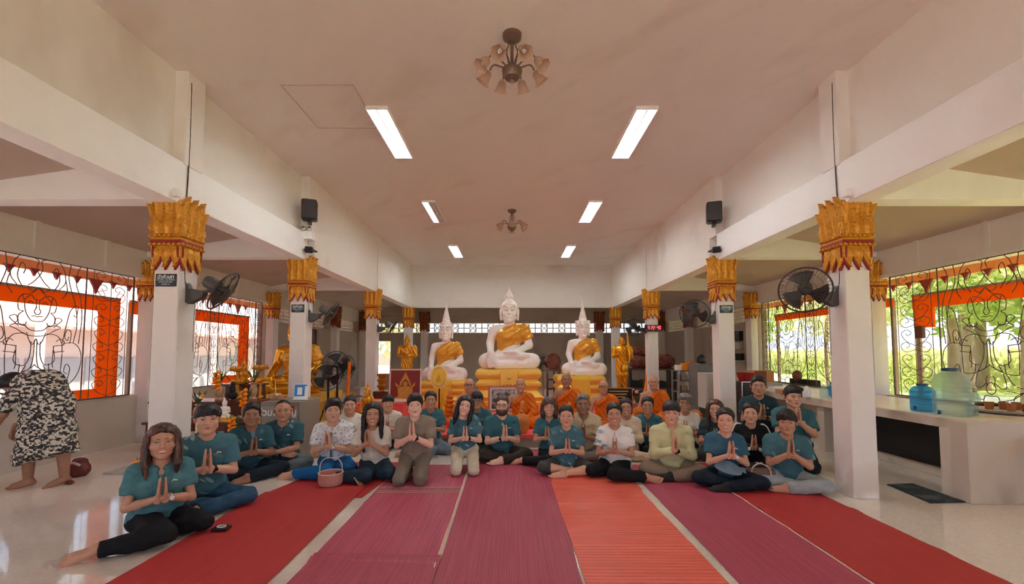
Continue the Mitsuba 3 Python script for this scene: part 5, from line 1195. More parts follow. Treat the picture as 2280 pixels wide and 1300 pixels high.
# ------------------------------------------------------------------ tiled counter along the right wall
mat('counter_edge', plaster(rgb(206, 194, 180), rgb(120, 84, 62), .8), .6); mat('bottle_cap_blue', rgb(20, 60, 96), .4)
scene['bottle_clear'] = {'type': 'principledthin', 'base_color': tex(rgb(226, 238, 238)), 'roughness': .12, 'spec_trans': .9, 'eta': 1.25, 'diff_trans': .8}
scene['bottle_blue'] = {'type': 'principledthin', 'base_color': tex(rgb(120, 196, 236)), 'roughness': .12, 'spec_trans': .8, 'eta': 1.35, 'diff_trans': .6}
scene['cellophane'] = {'type': 'principledthin', 'base_color': tex(rgb(250, 200, 130)), 'roughness': .12, 'spec_trans': .5, 'eta': 1.4, 'diff_trans': .8}
ck = thing('counter', 'long plastered counter with an open dark space beneath, along the right wall', 'counter')
CX0, CT = 4.55, .775
part(ck, 'worktop', box(CX0, XO - .22, 4.335, 9.9, CT - .09, CT, .006), 'worktop')
part(ck, 'end_pier', box(4.40, XO - .02, 4.17, 4.34, 0, CT, .006), 'low_wall_paint')
part(ck, 'corner_post', box(4.41, 4.58, 4.335, 4.46, 0, CT - .09, .004), 'counter_edge')
part(ck, 'front_lip', box(CX0 - .02, CX0 + .04, 4.44, 9.9, CT - .11, CT - .01, .004), 'counter_edge')
for y in (6.35, 8.3): part(ck, 'support_wall', box(CX0 + .05, XO - .22, y, y + .14, 0, CT - .09), 'low_wall_paint')
part(ck, 'support_wall', box(CX0 + .35, CX0 + .45, 6.49, 9.8, 0, CT - .09), 'low_wall_paint')
part(ck, 'shade_back_panel', box(XO - .10, XO - .03, 4.2, 6.35, 0, CT - .09), 'dark_void'); part(ck, 'kerb', box(5.0, 5.12, 4.2, 6.35, 0, .10, .01), 'counter_edge')  # back coloured near black for the shade under the worktop
part(ck, 'shade_sheet', box(5.06, 5.10, 4.25, 6.33, .10, CT - .10), 'dark_void')  # added dark sheet, stands in for the shade in the open space
sk = thing('shelf_slab', 'thin concrete shelf jutting from the counter end at the right edge of the picture', 'shelf'); part(sk, 'slab', box(4.95, 6.0, 3.75, 4.17, .60, .65, .004), 'worktop'); part(sk, 'bracket', box(5.4, 5.46, 3.8, 4.17, .5, .6), 'concrete')
def water_jar(x, y, z, r, h, m, capm, label):
    key = thing('water_bottle', label, 'water bottle'); pr = [(r * .9, 0), (r * .98, .015)]
    n = 7
    for k in range(n):
        z0 = .03 + (h * .66) * k / n; dz_ = h * .66 / n
        pr += [(r, z0), (r, z0 + dz_ * .62), (r * .955, z0 + dz_ * .8)]
    pr += [(r, h * .70), (r * .98, h * .75), (r * .86, h * .84), (r * .62, h * .91), (r * .42, h * .94), (r * .40, h)]
    part(key, 'body', moved(lathe(pr, 36, cap=False), M4((x, y, z))), m, 50)
    part(key, 'cap', moved(lathe([(r * .43, h * .955), (r * .46, h * .96), (r * .46, h * 1.01), (r * .43, h * 1.02)], 28), M4((x, y, z))), capm, 40)
    part(key, 'tap', moved(cat([cyl((-r * .98, -.02, .04), (-r * 1.25, -.05, .04), .014, 8), cyl((-r * 1.2, -.045, .02), (-r * 1.2, -.045, .065), .012, 8)]), M4((x, y, z))), capm, True)
q = at_z(2056, 915, CT); water_jar(q[0], q[1], CT, .115, .31, 'bottle_blue', 'bottle_cap_blue', 'short blue plastic water bottle on the counter, left of the big clear one')
q = at_z(2125, 925, CT); water_jar(q[0] - .02, q[1], CT, .155, .50, 'bottle_clear', 'bottle_cap_blue', 'large clear plastic water bottle with dark cap on the end of the counter')
def on_counter(px, py): q = at_z(px, py, CT); return q[0], q[1]
def small_bottle(px, py, r, h, m, label, capm='white_plastic', name='bottle'):
    x, y = on_counter(px, py); key = thing(name, label, 'bottle'); part(key, 'body', moved(lathe([(r * .9, 0), (r, .01), (r, h * .62), (r * .8, h * .74), (r * .38, h * .86), (r * .36, h * .92)], 18), M4((x, y, CT))), m, 40); part(key, 'cap', moved(lathe([(r * .42, h * .9), (r * .42, h)], 14), M4((x, y, CT))), capm, 40)
small_bottle(1797, 884, .055, .17, 'white_plastic', 'white plastic jug with a narrow neck on the far counter')
small_bottle(1835, 886, .055, .2, 'bottle_clear', 'clear empty bottle on the far counter, beside the white jug')
for k, (px, py, t) in enumerate([(1852, 882, 'left'), (1858, 885, 'middle'), (1863, 883, 'right')]): small_bottle(px, py, .045, .22, 'bottle_blue', f'pale blue water bottle beside the near right column, {t} of three', 'bottle_cap_blue')
small_bottle(2165, 925, .05, .14, 'bottle_clear', 'small clear glass jar right of the large clear water bottle')
small_bottle(2172, 905, .05, .2, 'bottle_clear', 'clear bottle with a green cap behind the small glass jar', 'leaf_dark')
tk = thing('tray', 'round brown tray with amber glasses on the counter at the right edge', 'tray'); x, y = on_counter(2245, 920); part(tk, 'dish', moved(lathe([(.02, .005), (.24, .008), (.30, .03), (.31, .045), (.29, .035)], 36), M4((x, y, CT))), 'concrete', 30)
mat('amber_glass', rgb(150, 84, 30), .15, coat=.8, spec=.8); mat('rust_brown', rgb(104, 54, 32), .5); mat('cardboard', rgb(184, 124, 76), .8)
for k, (dx, dy) in enumerate([(-.08, -.1), (.04, -.14), (.12, .02), (-.12, .08), (.02, .06), (.2, -.1)]): solo('drinking_glass', moved(lathe([(.03, .03), (.034, .04), (.042, .12), (.04, .12), (.03, .05)], 14), M4((x + dx, y + dy, CT))), 'amber_glass', f'amber drinking glass on the round brown tray at the right edge', 'glass', 'amber glasses on the round tray', 40)
solo('shallow_bowl', moved(lathe([(.03, .0), (.12, .03), (.14, .05), (.13, .045), (.02, .015)], 24), M4((*on_counter(2190, 905), CT))), 'rust_brown', 'dark shallow bowl on the counter behind the round tray', 'bowl', None, 40)
bk = thing('cardboard_box', 'open brown cardboard box on the far end of the counter', 'box'); x, y = on_counter(1693, 857); part(bk, 'carton', box(x - .2, x + .2, y - .15, y + .2, CT, CT + .30), 'cardboard'); part(bk, 'dark_side', box(x - .2, x + .04, y - .158, y - .15, CT, CT + .3), 'rust_brown')
for k, (px, py, w, h, m, t) in enumerate([(1735, 868, .14, .06, 'white_plastic', 'white paper packet on the counter behind the kneeling man'), (1750, 876, .12, .07, 'cardboard', 'small cardboard carton on the counter behind the kneeling man'), (1725, 862, .1, .09, 'concrete', 'grey tin on the counter beside the cardboard box')]):
    x, y = on_counter(px, py); solo('packet', box(x - w, x + w, y - .1, y + .1, CT, CT + h, .008), m, t, 'packet')
p_ = at_x(1778, 868, XO - .12); solo('planter_box', box(XO + .02, XO + .17, p_[1] - .25, p_[1] + .5, .772, .89, .006), 'dark_void', 'long dark planter on the sill of the second right window', 'planter')
p_ = at_x(1775, 836, XO - .16); hk = thing('hanging_ornament', 'dark round ornament hanging in the second right window', 'ornament'); part(hk, 'ball', ball((p_[0], p_[1], p_[2]), (.09, .09, .11), 2), 'rust_brown', True); part(hk, 'cord', cyl((p_[0], p_[1], p_[2] + .1), (XO - .03, p_[1], 2.66), .005, 5), 'iron')
p_ = at_x(2050, 738, XO - .06); solo('lock_box', box(XO - .10, XO - .04, p_[1] - .06, p_[1] + .06, p_[2] - .10, p_[2] + .08, .01), 'rust_brown', 'small dark red box fixed to the grille of the nearest right window', 'box')
# ------------------------------------------------------------------ left: altar tables and what stands on them
mat('rosewood', proc(lambda p, n, uv: mix(rgb(106, 46, 28), rgb(62, 26, 18), fbm(p.x * 4, p.y * 24, p.z * 18, 3))), .3, coat=.5); mat('marigold', rgb(244, 142, 16), .7); mat('leaf_veg', rgb(62, 82, 48), .6); mat('white_flower', rgb(236, 232, 222), .7)
mat('ceramic_tan', proc(lambda p, n, uv: mix(rgb(196, 158, 120), rgb(150, 104, 76), fbm(p.x * 30, p.y * 30, p.z * 30, 2))), .3, coat=.5); mat('wax', rgb(244, 226, 180), .4); mat('cabinet_grey', rgb(128, 122, 112), .5); mat('cabinet_panel', rgb(150, 145, 134), .5)
def table(x0, x1, y0, y1, z, label, skirt=.12, m='rosewood', name='altar_table'):
    key = thing(name, label, 'table'); part(key, 'tabletop', box(x0, x1, y0, y1, z - .03, z, .006), m); part(key, 'apron', box(x0 + .04, x1 - .04, y0 + .03, y1 - .03, z - skirt, z - .03), m)
    for k in range(int((x1 - x0) / .22)): part(key, 'carved_panel', box(x0 + .08 + k * .22, x0 + .24 + k * .22, y0 + .022, y0 + .032, z - skirt + .015, z - .045, .003), m)
    for sx in (x0 + .05, x1 - .05):
        for sy in (y0 + .06, y1 - .06): part(key, 'leg', tube([(sx, sy, 0), (sx + .0, sy, .08), (sx, sy, z - skirt)], [.035, .028, .034], 8), m, True)
    return key
table(-4.95, -3.62, 5.75, 6.15, .52, 'front low rosewood altar table beside the nearest left column'); table(-5.3, -3.75, 6.25, 6.75, .74, 'tall dark rosewood altar table behind the front one, crowded with offerings', .2)
table(-4.6, -4.05, 6.80, 7.15, .95, 'narrow raised rosewood stand at the back of the altar', .14); table(-3.95, -3.68, 6.80, 7.3, .70, 'small brown side table with flowers beside the large gold Buddha', .08)
def vase(px, py, Y, z, h, label, kind):
    x = at_y(px, py, Y)[0]; key = thing('flower_vase', label, 'vase'); M = M4((x, Y, z))
    part(key, 'body', moved(lathe([(.05, 0), (.055, .02), (.035, .05), (.05, h * .3), (.06, h * .5), (.045, h * .75), (.028, h * .85), (.045, h)], 18), M), 'ceramic_tan', 40)
    r = np.random.default_rng(int(px)); lv = []
    for k in range(11):
        a = r.uniform(0, 2 * PI); L = r.uniform(.14, .24); t = np.linspace(0, 1, 5); d = np.array([math.cos(a), math.sin(a)])
        pts = np.stack([d[0] * t * L * .5, d[1] * t * L * .5, h - .02 + t * L], 1); lv.append(tube(pts, np.array([.006, .016, .018, .012, .002]), 5, flat=((d[0], d[1], .2), .3)))
    part(key, 'leaves', moved(cat(lv), M), 'leaf_veg', kind='stuff')
    nf = {'marigold': 9, 'white': 4, 'few': 4}[kind]
    for k in range(nf):
        if kind == 'marigold': c = (.02 - .05 * (k % 2), -.05, h + .16 - k * .03)
        else: c = (r.uniform(-.1, .1), -.04, h + r.uniform(.02, .12))
        b = ball(c, .028, 2); b.vertices += .004 * np.sin(b.vertices * 260); part(key, 'flower', moved(b, M), 'white_flower' if kind == 'white' and k % 2 else 'marigold', True)
vase(489, 850, 6.4, .74, .26, 'tall tan vase with leaves and marigolds, left of the small gold Buddha', 'marigold'); vase(441, 900, 5.95, .52, .22, 'tan vase with white and orange flowers next to the nearest left column', 'white')
vase(548, 880, 6.05, .52, .25, 'tan vase with a marigold garland in front of the altar', 'marigold'); vase(565, 850, 6.5, .74, .27, 'tan vase with dark leaves right of the small gold Buddha', 'few'); vase(525, 925, 5.5, .0, .46, 'slender vase with a round marigold cluster behind the man in dark trousers', 'marigold')
x = at_y(541, 810, 6.95)[0]; seated_buddha('buddha_statue', x, 6.98, .95, .24, 'small gold Buddha with a pointed crown on the raised stand of the altar', 'statue_gold', 'gold_cloth', 'cone', 1.2, .03, detail=False)
x = at_y(495, 890, 5.9)[0]; seated_buddha('buddha_statue', x, 5.95, .56, .21, 'tiny white seated Buddha on a gold base on the front altar table', 'statue_white', crown='flame', h=.03, sash=False, detail=False)
solo('plinth', moved(rect_loft([(.13, .10, .52), (.13, .10, .53), (.11, .085, .54), (.12, .09, .56)]), M4((x, 5.95, 0))), 'gold_paint', 'small gold base under the tiny white Buddha', 'base')
x = at_y(520, 835, 6.6)[0]; solo('figurine', moved(cat([ball((0, 0, .06), (.07, .06, .06)), ball((0, -.01, .15), (.045, .04, .07)), ball((0, -.01, .235), (.028, .028, .032))]), M4((x, 6.6, .74))), 'dark_void', 'dark blue-black seated figurine in front of the small gold Buddha', 'figurine', None, True)
for px, py, Y, z, t in ((532, 770, 6.75, 1.16, 'left'), (582, 765, 6.9, 1.18, 'right')):
    x = at_y(px, py, Y)[0]; key = thing('offering_stand', f'two-tier gold offering stand with yellow flowers, {t} of the small gold Buddha', 'stand')
    part(key, 'stem', moved(lathe([(.06, .74), (.03, .78), (.02, z - .1), (.03, z)], 14), M4((x, Y, 0))), 'gold_carved', 40)
    for zz, r in ((z, .12), (z - .2, .09)): part(key, 'dish', moved(lathe([(.02, zz - .01), (r, zz + .01), (r * 1.05, zz + .035), (r * .95, zz + .03)], 20), M4((x, Y, 0))), 'gold_carved', 40); part(key, 'flowers', cat([ball((x + r * .7 * math.cos(a), Y + r * .7 * math.sin(a), zz + .05), .03, 1) for a in np.linspace(0, 2 * PI, 8)[:-1]]), 'gold_cloth', True, kind='stuff')
x = at_y(607, 870, 7.0)[0]; tk = thing('flower_tray', 'grey tray of white and yellow flowers on the small side table', 'tray'); part(tk, 'dish', moved(lathe([(.02, 0), (.15, .01), (.18, .03), (.17, .03), (.02, .012)], 24), M4((-3.81, 7.0, .70), s=(.75, 1, 1))), 'steel', 30)
for k, (dx, dy) in enumerate([(-.06, -.05), (.02, -.08), (.06, .02), (-.03, .06), (.0, 0)]): part(tk, 'flower', ball((-3.81 + dx, 7.0 + dy, .745), .03, 1), 'white_flower' if k % 2 else 'marigold', True)
q = at_z(431, 985, .0); x = at_y(431, 955, 5.2)[0]; kk = thing('candle', 'lit candle burning beside the nearest left column', 'candle'); part(kk, 'holder', moved(lathe([(.05, 0), (.05, .02), (.015, .05), (.014, .45), (.035, .47)], 14), M4((x, 5.25, 0))), 'bronze', 40); part(kk, 'wax', cyl((x, 5.25, .46), (x, 5.25, .62), .013, 10), 'wax', 40)
fs = mikit.ply(moved(lathe([(.004, .0), (.012, .02), (.010, .04), (.002, .075)], 10), M4((x, 5.25, .625))), 'wax', True); fs['emitter'] = {'type': 'area', 'radiance': {'type': 'rgb', 'value': [14.0, 7.0, 2.0]}}; part(kk, 'flame', fs, None)
gx = at_y(304, 980, 4.72)[0]; gk = thing('garland', 'orange and white flower bunch leaning on the nearest left column', 'flowers')
for k, (dx, z, m) in enumerate([(.0, .04, 'white_flower'), (.04, .09, 'marigold'), (.07, .13, 'marigold'), (.10, .16, 'marigold'), (.05, .15, 'marigold'), (.02, .08, 'white_flower')]): part(gk, 'flower', ball((gx + dx, 4.75 - .02 * k, .10 + z), .042, 2), m, True)
part(gk, 'leaves', cat([tube([(gx + .06, 4.74, .0), (gx + .04 + .03 * k, 4.76, .3)], [.02, .004], 5) for k in range(-2, 3)]), 'leaf_veg', kind='stuff')
# grey steel donation cabinet
dk = thing('donation_cabinet', 'grey steel donation cabinet with white Thai lettering before the second left column', 'cabinet'); c0 = at_y(580, 900, 5.7)[0]; c1 = at_y(668, 900, 5.7)[0]
part(dk, 'body', box(c0, c1, 5.7, 6.3, 0, .80, .006), 'cabinet_grey'); part(dk, 'door', box(c0 + .03, c1 - .03, 5.685, 5.70, .05, .74, .004), 'cabinet_panel'); part(dk, 'lower_panel', box(c0 + .06, c0 + .3, 5.68, 5.686, .1, .42, .002), 'concrete')
part(dk, 'lettering', upright(thai_mesh('ร่วมทำบุญ', .07, .003), c0 + .235, 5.682, .66), 'white_plastic'); part(dk, 'handle', cyl((c1 - .09, 5.67, .4), (c1 - .09, 5.67, .52), .008, 6), 'steel'); part(dk, 'sticker', box(c1 - .14, c1 - .07, 5.681, 5.685, .66, .75), 'red_paint'); part(dk, 'sticker', box(c1 - .12, c1 - .08, 5.679, 5.682, .67, .72), 'marigold')
for q in (.02, c1 - c0 - .02): part(dk, 'hinge', cyl((c1 - .03, 5.69, .15 + q * .3), (c1 - .03, 5.69, .22 + q * .3), .01, 6), 'steel')
mat('sign_sky', rgb(44, 132, 206), .3); p_ = at_y(684, 866, 5.95); qk = thing('table_sign', 'blue and white upright acrylic notice on top of the donation cabinet', 'sign'); M = M4((c1 - .12, 5.95, .80), .1, R=rotx(-.12))
part(qk, 'panel', moved(box(-.095, .095, -.004, .004, .0, .22, .002), M), 'white_plastic'); part(qk, 'print', moved(cat([box(-.085, .05, -.007, -.004, .05, .21), box(-.085, .08, -.007, -.004, .19, .21)]), M), 'sign_sky'); part(qk, 'print', moved(box(-.045, .02, -.009, -.006, .07, .17), M), 'white_plastic'); part(qk, 'base', moved(box(-.1, .1, -.04, .04, 0, .008), M), 'white_plastic')
solo('incense_jar', moved(lathe([(.05, 0), (.075, .03), (.08, .07), (.065, .09), (.06, .085)], 18), M4((c0 + .06, 5.95, .80))), 'ceramic_tan', 'small round incense jar on the left corner of the donation cabinet', 'jar', None, 40)
solo('incense_stick', cyl((c0 + .06, 5.95, .88), (c0 + .04, 5.96, 1.08), .004, 5), 'wax', 'thin incense stick standing in the jar on the donation cabinet', 'incense stick')
# standing fans, yellow pole, steamer pots
def stand_fan(x, y, z, R, nrm, label):
    key = thing('pedestal_fan', label, 'fan'); fan_head((x, y, z), unit(nrm), R, key, dark=True); part(key, 'pole', cyl((x, y + .10, .25), (x, y + .08, z), .022, 10), 'black_plastic', 40)
    for a in (.4, 2.5, 4.6): part(key, 'leg', tube([(x, y + .1, .55), (x + .42 * math.cos(a), y + .1 + .42 * math.sin(a), .015)], .014, 6), 'black_plastic')
for px, py, Y, R, nr, t in ((727, 838, 8.1, .27, (.5, -.8, -.1), 'large black pedestal fan tilted down, leftmost of three by the side wall'), (748, 812, 8.7, .27, (.1, -1, .05), 'black pedestal fan in the middle of three, on a tripod'), (772, 818, 9.3, .26, (-.5, -.8, .05), 'black pedestal fan behind the yellow pole')):
    p_ = at_y(px, py, Y); stand_fan(p_[0], Y, p_[2], R, nr, t)
p0, p1 = at_y(770, 882, 8.0), at_y(774, 806, 8.0); solo('yellow_pole', tube([(p0[0], 8.0, 0), (p1[0], 8.1, p1[2])], .032, 10), 'robe_orange', 'yellow-orange wrapped pole standing before the black fans', 'pole', None, 40)
for px, Y, t in ((795, 8.7, 'left'), (806, 8.55, 'right')):
    x = at_y(px, 850, Y)[0]; key = thing('cooking_pot', f'tall stacked aluminium steamer pot beside the third left column, {t} one', 'pot'); part(key, 'body', moved(lathe([(.16, 0), (.165, .02), (.165, .33), (.175, .34), (.165, .36), (.165, .68), (.175, .69), (.16, .71), (.05, .77), (.0, .775)], 26), M4((x, Y, 0))), 'steel', 40)
    for z in (.28, .6): part(key, 'handle', tube(spline([(x - .07, Y - .16, z), (x - .05, Y - .21, z + .01), (x + .05, Y - .21, z + .01), (x + .07, Y - .16, z)], 4), .008, 6), 'black_plastic', True)
x = at_y(818, 880, 7.3)[0]; seated_buddha('buddha_statue', x, 7.3, .42, .31, 'small shiny gold Buddha in front of the third left column', 'statue_gold', 'statue_gold', 'flame', 1.3, .028, detail=False)
solo('plinth', moved(rect_loft([(.18, .15, .2), (.18, .15, .23), (.14, .12, .26), (.14, .12, .37), (.18, .15, .40), (.18, .15, .42)]), M4((x, 7.32, 0))), 'gold_paint', 'tiered gold base under the small shiny gold Buddha', 'base', None, 30)
p_ = at_y(851, 856, 9.6)
for k in range(3): solo('offering_bowl', moved(lathe([(.07, 0), (.04, .03), (.05, .05), (.11, .09), (.12, .125), (.10, .11), (.0, .10)], 20), M4((p_[0], 9.6, .60 + k * .125))), 'statue_gold_dark', f'gold footed offering bowl, {("lowest", "middle", "topmost")[k]} of a stack of three by the third left column', 'bowl', None, 40)
solo('side_stand', box(p_[0] - .16, p_[0] + .16, 9.45, 9.75, PZ, .60, .008), 'rosewood', 'dark wooden stand under the stack of gold offering bowls', 'stand')
# ------------------------------------------------------------------ centre: framed pictures, fan of rank, offerings
mat('crimson', rgb(116, 8, 6), .5); mat('frame_pale', rgb(206, 176, 160), .5); mat('relief_gold', rgb(186, 124, 44), .5, metal=.2); mat('frame_brown', rgb(170, 112, 72), .4)
tk = thing('red_table', 'low red-draped table under the red framed picture', 'table'); part(tk, 'top', box(-3.0, -2.05, 8.1, 8.9, .46, .50, .008), 'red_carpet'); part(tk, 'drape', rect_loft([(.52, .42, PZ), (.50, .41, .3), (.47, .395, .46)]).apply_transform(M4((-2.525, 8.5, 0))), 'red_carpet', 30)
part(tk, 'cushion', moved(ball((0, 0, 0), (.34, .16, .05), 3), M4((-2.3, 8.3, .52))), 'frame_pale', True)
fk = thing('framed_picture', 'framed red picture of a golden seated Buddha leaning on the red table', 'picture'); M = M4((at_y(902, 850, 8.55)[0], 8.55, .50), .05, R=rotx(-.1)); w, h = .29, .60
part(fk, 'frame', moved(cat([box(-w - .03, -w, -.02, .02, 0, h + .03), box(w, w + .03, -.02, .02, 0, h + .03), box(-w - .03, w + .03, -.02, .02, h, h + .03), box(-w - .03, w + .03, -.02, .02, -.03, 0)]), M), 'frame_pale'); pk_ = part(fk, 'backing', moved(box(-w, w, -.006, .006, 0, h), M), 'crimson')
rel = [prism([(-.2, .0), (.2, .0), (.16, .06), (.11, .10), (.125, .2), (.12, .255), (.05, .28), (-.05, .28), (-.12, .255), (-.125, .2), (-.11, .10), (-.16, .06)], .01), prism([(.04 * math.cos(a), .325 + .05 * math.sin(a)) for a in np.linspace(0, 2 * PI, 16)[:-1]], .012), prism([(-.1, .27), (-.085, .36), (-.05, .44), (0, .56), (.05, .44), (.085, .36), (.1, .27), (.06, .3), (.05, .36), (0, .42), (-.05, .36), (-.06, .3)], .006)]
for s in (-1, 1): rel.append(prism([(s * .11, .25), (s * .16, .29), (s * .165, .36), (s * .14, .33), (s * .10, .28)][::s], .006))
rel = [m for m in rel]
part(fk, 'gold_relief', moved(moved(cat(rel), M4((0, -.016, 0), 0, (1.2, 1, 1.02))), M), 'relief_gold', kind='stuff'); part(fk, 'sash_line', moved(tube([(.07, -.02, .27), (.02, -.022, .18), (-.1, -.02, .11)], .006, 5), M), 'gold_paint', True)
ak = thing('ceremonial_fan', 'oval golden ceremonial fan on a dark pole in front of the left white Buddha', 'ceremonial fan'); p_ = at_y(977, 840, 7.7); cx_, cz_ = p_[0], p_[2]
def oval(rx, rz, y, t): return prism([(cx_ + rx * math.cos(a), cz_ + rz * math.sin(a) * (1 + .04 * math.sin(a))) for a in np.linspace(0, 2 * PI, 41)[:-1]], t)
for rx, rz, y, t, m in ((.155, .215, 7.70, .02, 'gold_paint'), (.135, .192, 7.692, .02, 'frame_pale'), (.12, .172, 7.684, .02, 'gold_cloth'), (.105, .150, 7.676, .02, 'yellow_cloth')):
    q = oval(rx, rz, y, t); q.vertices[:, 1] += y; part(ak, 'panel' if rx == .155 else 'border', q, m)
part(ak, 'emblem', cat([box(cx_ - .045, cx_ + .045, 7.665, 7.68, cz_ - .075, cz_ - .055), box(cx_ - .035, cx_ + .035, 7.665, 7.68, cz_ - .045, cz_ - .028), prism([(cx_ - .03, cz_ - .02), (cx_ + .03, cz_ - .02), (cx_, cz_ + .07)], .012).apply_translation([0, 7.666, 0])]), 'gold_carved', kind='stuff'); part(ak, 'pole', cyl((cx_ + .01, 7.70, PZ), (cx_ + .01, 7.70, cz_ - .20), .013, 8), 'frame_black', 40); part(ak, 'knob', ball((cx_ + .01, 7.70, .42), .03, 2), 'white_plastic', True); part(ak, 'foot', moved(lathe([(.14, PZ), (.13, PZ + .02), (.02, PZ + .05)], 20), M4((cx_ + .01, 7.7, 0))), 'frame_black', 40)
def wrapped_tower(px, py, Y, h, label, m='gold_cloth'):
    x = at_y(px, py, Y)[0]; key = thing('wrapped_candle', label, 'offering'); n = 40
    part(key, 'body', tube(np.stack([np.full(n, x), np.full(n, Y), PZ + np.linspace(0, h * .86, n)], 1), .075 + .012 * np.sin(np.linspace(0, 40, n)) - .02 * np.linspace(0, 1, n)**3, 14), m, True); part(key, 'wrap_tip', tube([(x, Y, PZ + h * .84), (x, Y, PZ + h * .9), (x + .01, Y, PZ + h)], [.045, .022, .05], 10), 'cellophane', True)
wrapped_tower(1001, 915, 7.5, .58, 'yellow wrapped candle tower left of the kneeling woman with shoulder-length hair', 'robe_orange'); wrapped_tower(1037, 905, 7.7, .62, 'yellow wrapped candle tower beside the leftmost monk', 'gold_cloth')
x = at_y(985, 885, 8.2)[0]; solo('gold_chedi', moved(lathe([(.16, PZ), (.16, PZ + .04), (.12, PZ + .07), (.13, PZ + .12), (.09, PZ + .2), (.06, PZ + .26), (.04, PZ + .34), (.015, PZ + .46), (.003, PZ + .56)], 20), M4((x, 8.2, 0))), 'statue_gold', 'gold bell-shaped offering with a spire behind the ceremonial fan pole', 'offering', None, 40)
fk = thing('framed_picture', 'framed black and white photograph leaning on the central gold pedestal', 'picture'); p_ = at_y(1121, 905, 9.15); M = M4((p_[0], 9.15, PZ + .02), 0, R=rotx(-.14)); w, h = .30, .50
part(fk, 'frame', moved(cat([box(-w - .03, -w + .01, -.02, .02, -.03, h + .03), box(w - .01, w + .03, -.02, .02, -.03, h + .03), box(-w, w, -.02, .02, h - .01, h + .03), box(-w, w, -.02, .02, -.03, .01)]), M), 'frame_brown'); mat('mount_white', rgb(216, 210, 206), .6)
def bw_photo(p, n, uv):
    a = fbm(p.x * 16, 0, p.z * 16, 4); b = smoothstep(.3, .7, a) * smoothstep(.25, .45, p.z)
    return mix(rgb(40, 42, 44), rgb(176, 178, 178), dr.clip(b * .8 + .25 * (noise(p.x * 60, 0, p.z * 9) - .5), 0, 1))
mat('bw_print', proc(bw_photo), .4); part(fk, 'mount', moved(box(-w, w, -.008, .008, 0, h), M), 'mount_white'); part(fk, 'print', moved(box(-w + .045, w - .045, -.012, -.006, .045, h - .045), M), 'bw_print')
def tin_basket(px, py, Y, label, s=1.0):
    x = at_y(px, py, Y)[0]; key = thing('offering_basket', label, 'offering basket'); z = PZ
    part(key, 'tin', box(x - .085 * s, x + .085 * s, Y - .07, Y + .07, z, z + .21 * s, .012), 'gold_cloth'); part(key, 'tin_label', prism([(x + .05 * s * math.cos(a), z + .105 * s + .06 * s * math.sin(a)) for a in np.linspace(0, 2 * PI, 20)[:-1]], .004).apply_translation([0, Y - .075, 0]), 'frame_pale'); part(key, 'tin_label', prism([(x + .03 * s * math.cos(a), z + .12 * s + .025 * s * math.sin(a)) for a in np.linspace(0, 2 * PI, 16)[:-1]], .004).apply_translation([0, Y - .079, 0]), 'rust_brown')
    f = Field((-.2, -.2, -.02), (.2, .2, .55), .012); f.ell((0, 0, .14), (.125, .11, .17), k=.03).chain([(0, 0, .26), (0, 0, .33), (.015, 0, .46)], [.06, .025, .035], k=.03); f.wrinkle(.02, (30, 30, 14), 4); f.cut((0, 0, .002), (0, 0, -1)); m = f.mesh(); m.vertices = m.vertices * s + [x, Y, z]
    part(key, 'cellophane_wrap', m, 'cellophane', 30); part(key, 'ribbon', ball((x, Y - .03, z + .33 * s), (.03, .02, .02), 2), 'robe_orange', True)
tin_basket(1161, 930, 6.74, 'yellow tin wrapped in cellophane on the front edge of the platform, before the second monk')
tin_basket(1266, 925, 6.76, 'cellophane-wrapped offering with a pale ribbon in front of the tall monk', .95)
def orange_bundle(px, py, Y, label, s=1.0):
    x = at_y(px, py, Y)[0]; key = thing('offering_bundle', label, 'offering'); f = Field((-.22, -.2, -.02), (.22, .2, .5), .012); f.ell((0, 0, .15), (.16, .13, .16), k=.03).ell((0, 0, .33), (.10, .06, .06), k=.03); f.wrinkle(.03, None, 0, fn=lambda p: np.sin(np.arctan2(p[:, 0], p[:, 1]) * 11) * .5); f.cut((0, 0, .002), (0, 0, -1)); m = f.mesh(); m.vertices = m.vertices * s + [x, Y, PZ]
    part(key, 'wrap', m, 'cellophane', True); part(key, 'bow', cat([ball((x + q * .05 * s, Y - .08, PZ + .31 * s), (.05 * s, .02, .035 * s), 2) for q in (-1, 1)]), 'robe_orange', True); part(key, 'contents', ball((x, Y, PZ + .14 * s), (.13 * s, .1 * s, .13 * s), 2), 'robe_orange', True)
orange_bundle(1424, 918, 6.82, 'orange cellophane bundle with a bow between the woman in beige and the woman in teal'); orange_bundle(1548, 925, 7.1, 'orange wrapped bundle behind the smiling woman in the white T-shirt', .8)
sk = thing('notice_board', 'black notice board with rows of gold lettering right of the older monk', 'sign'); p_ = at_y(1383, 900, 8.3); x = p_[0]; part(sk, 'panel', box(x - .27, x + .22, 8.3, 8.33, PZ + .02, .76, .006), 'frame_black'); part(sk, 'border', cat([box(x - .28, x - .265, 8.29, 8.335, PZ, .775), box(x + .21, x + .225, 8.29, 8.335, PZ, .775), box(x - .28, x + .225, 8.29, 8.335, .76, .775)]), 'frame_brown')
rr = np.random.default_rng(3)
for k in range(8):
    z = .70 - k * .055; xs_ = x - .23; ms = []
    while xs_ < x + .15 - .1 * rr.random(): l = rr.uniform(.012, .04); ms.append(box(xs_, xs_ + l, 8.296, 8.30, z, z + .018)); xs_ += l + .008
    part(sk, 'text_line', cat(ms), 'gold_paint', kind='stuff')
part(sk, 'foot', box(x - .2, x + .15, 8.3, 8.5, PZ, PZ + .02), 'frame_brown')
fk = thing('flower_arrangement', 'bunch of white and pink flowers in a pot before the third right column', 'flowers'); x = at_y(1427, 880, 8.4)[0]; mat('pink_flower', rgb(220, 150, 150), .7)
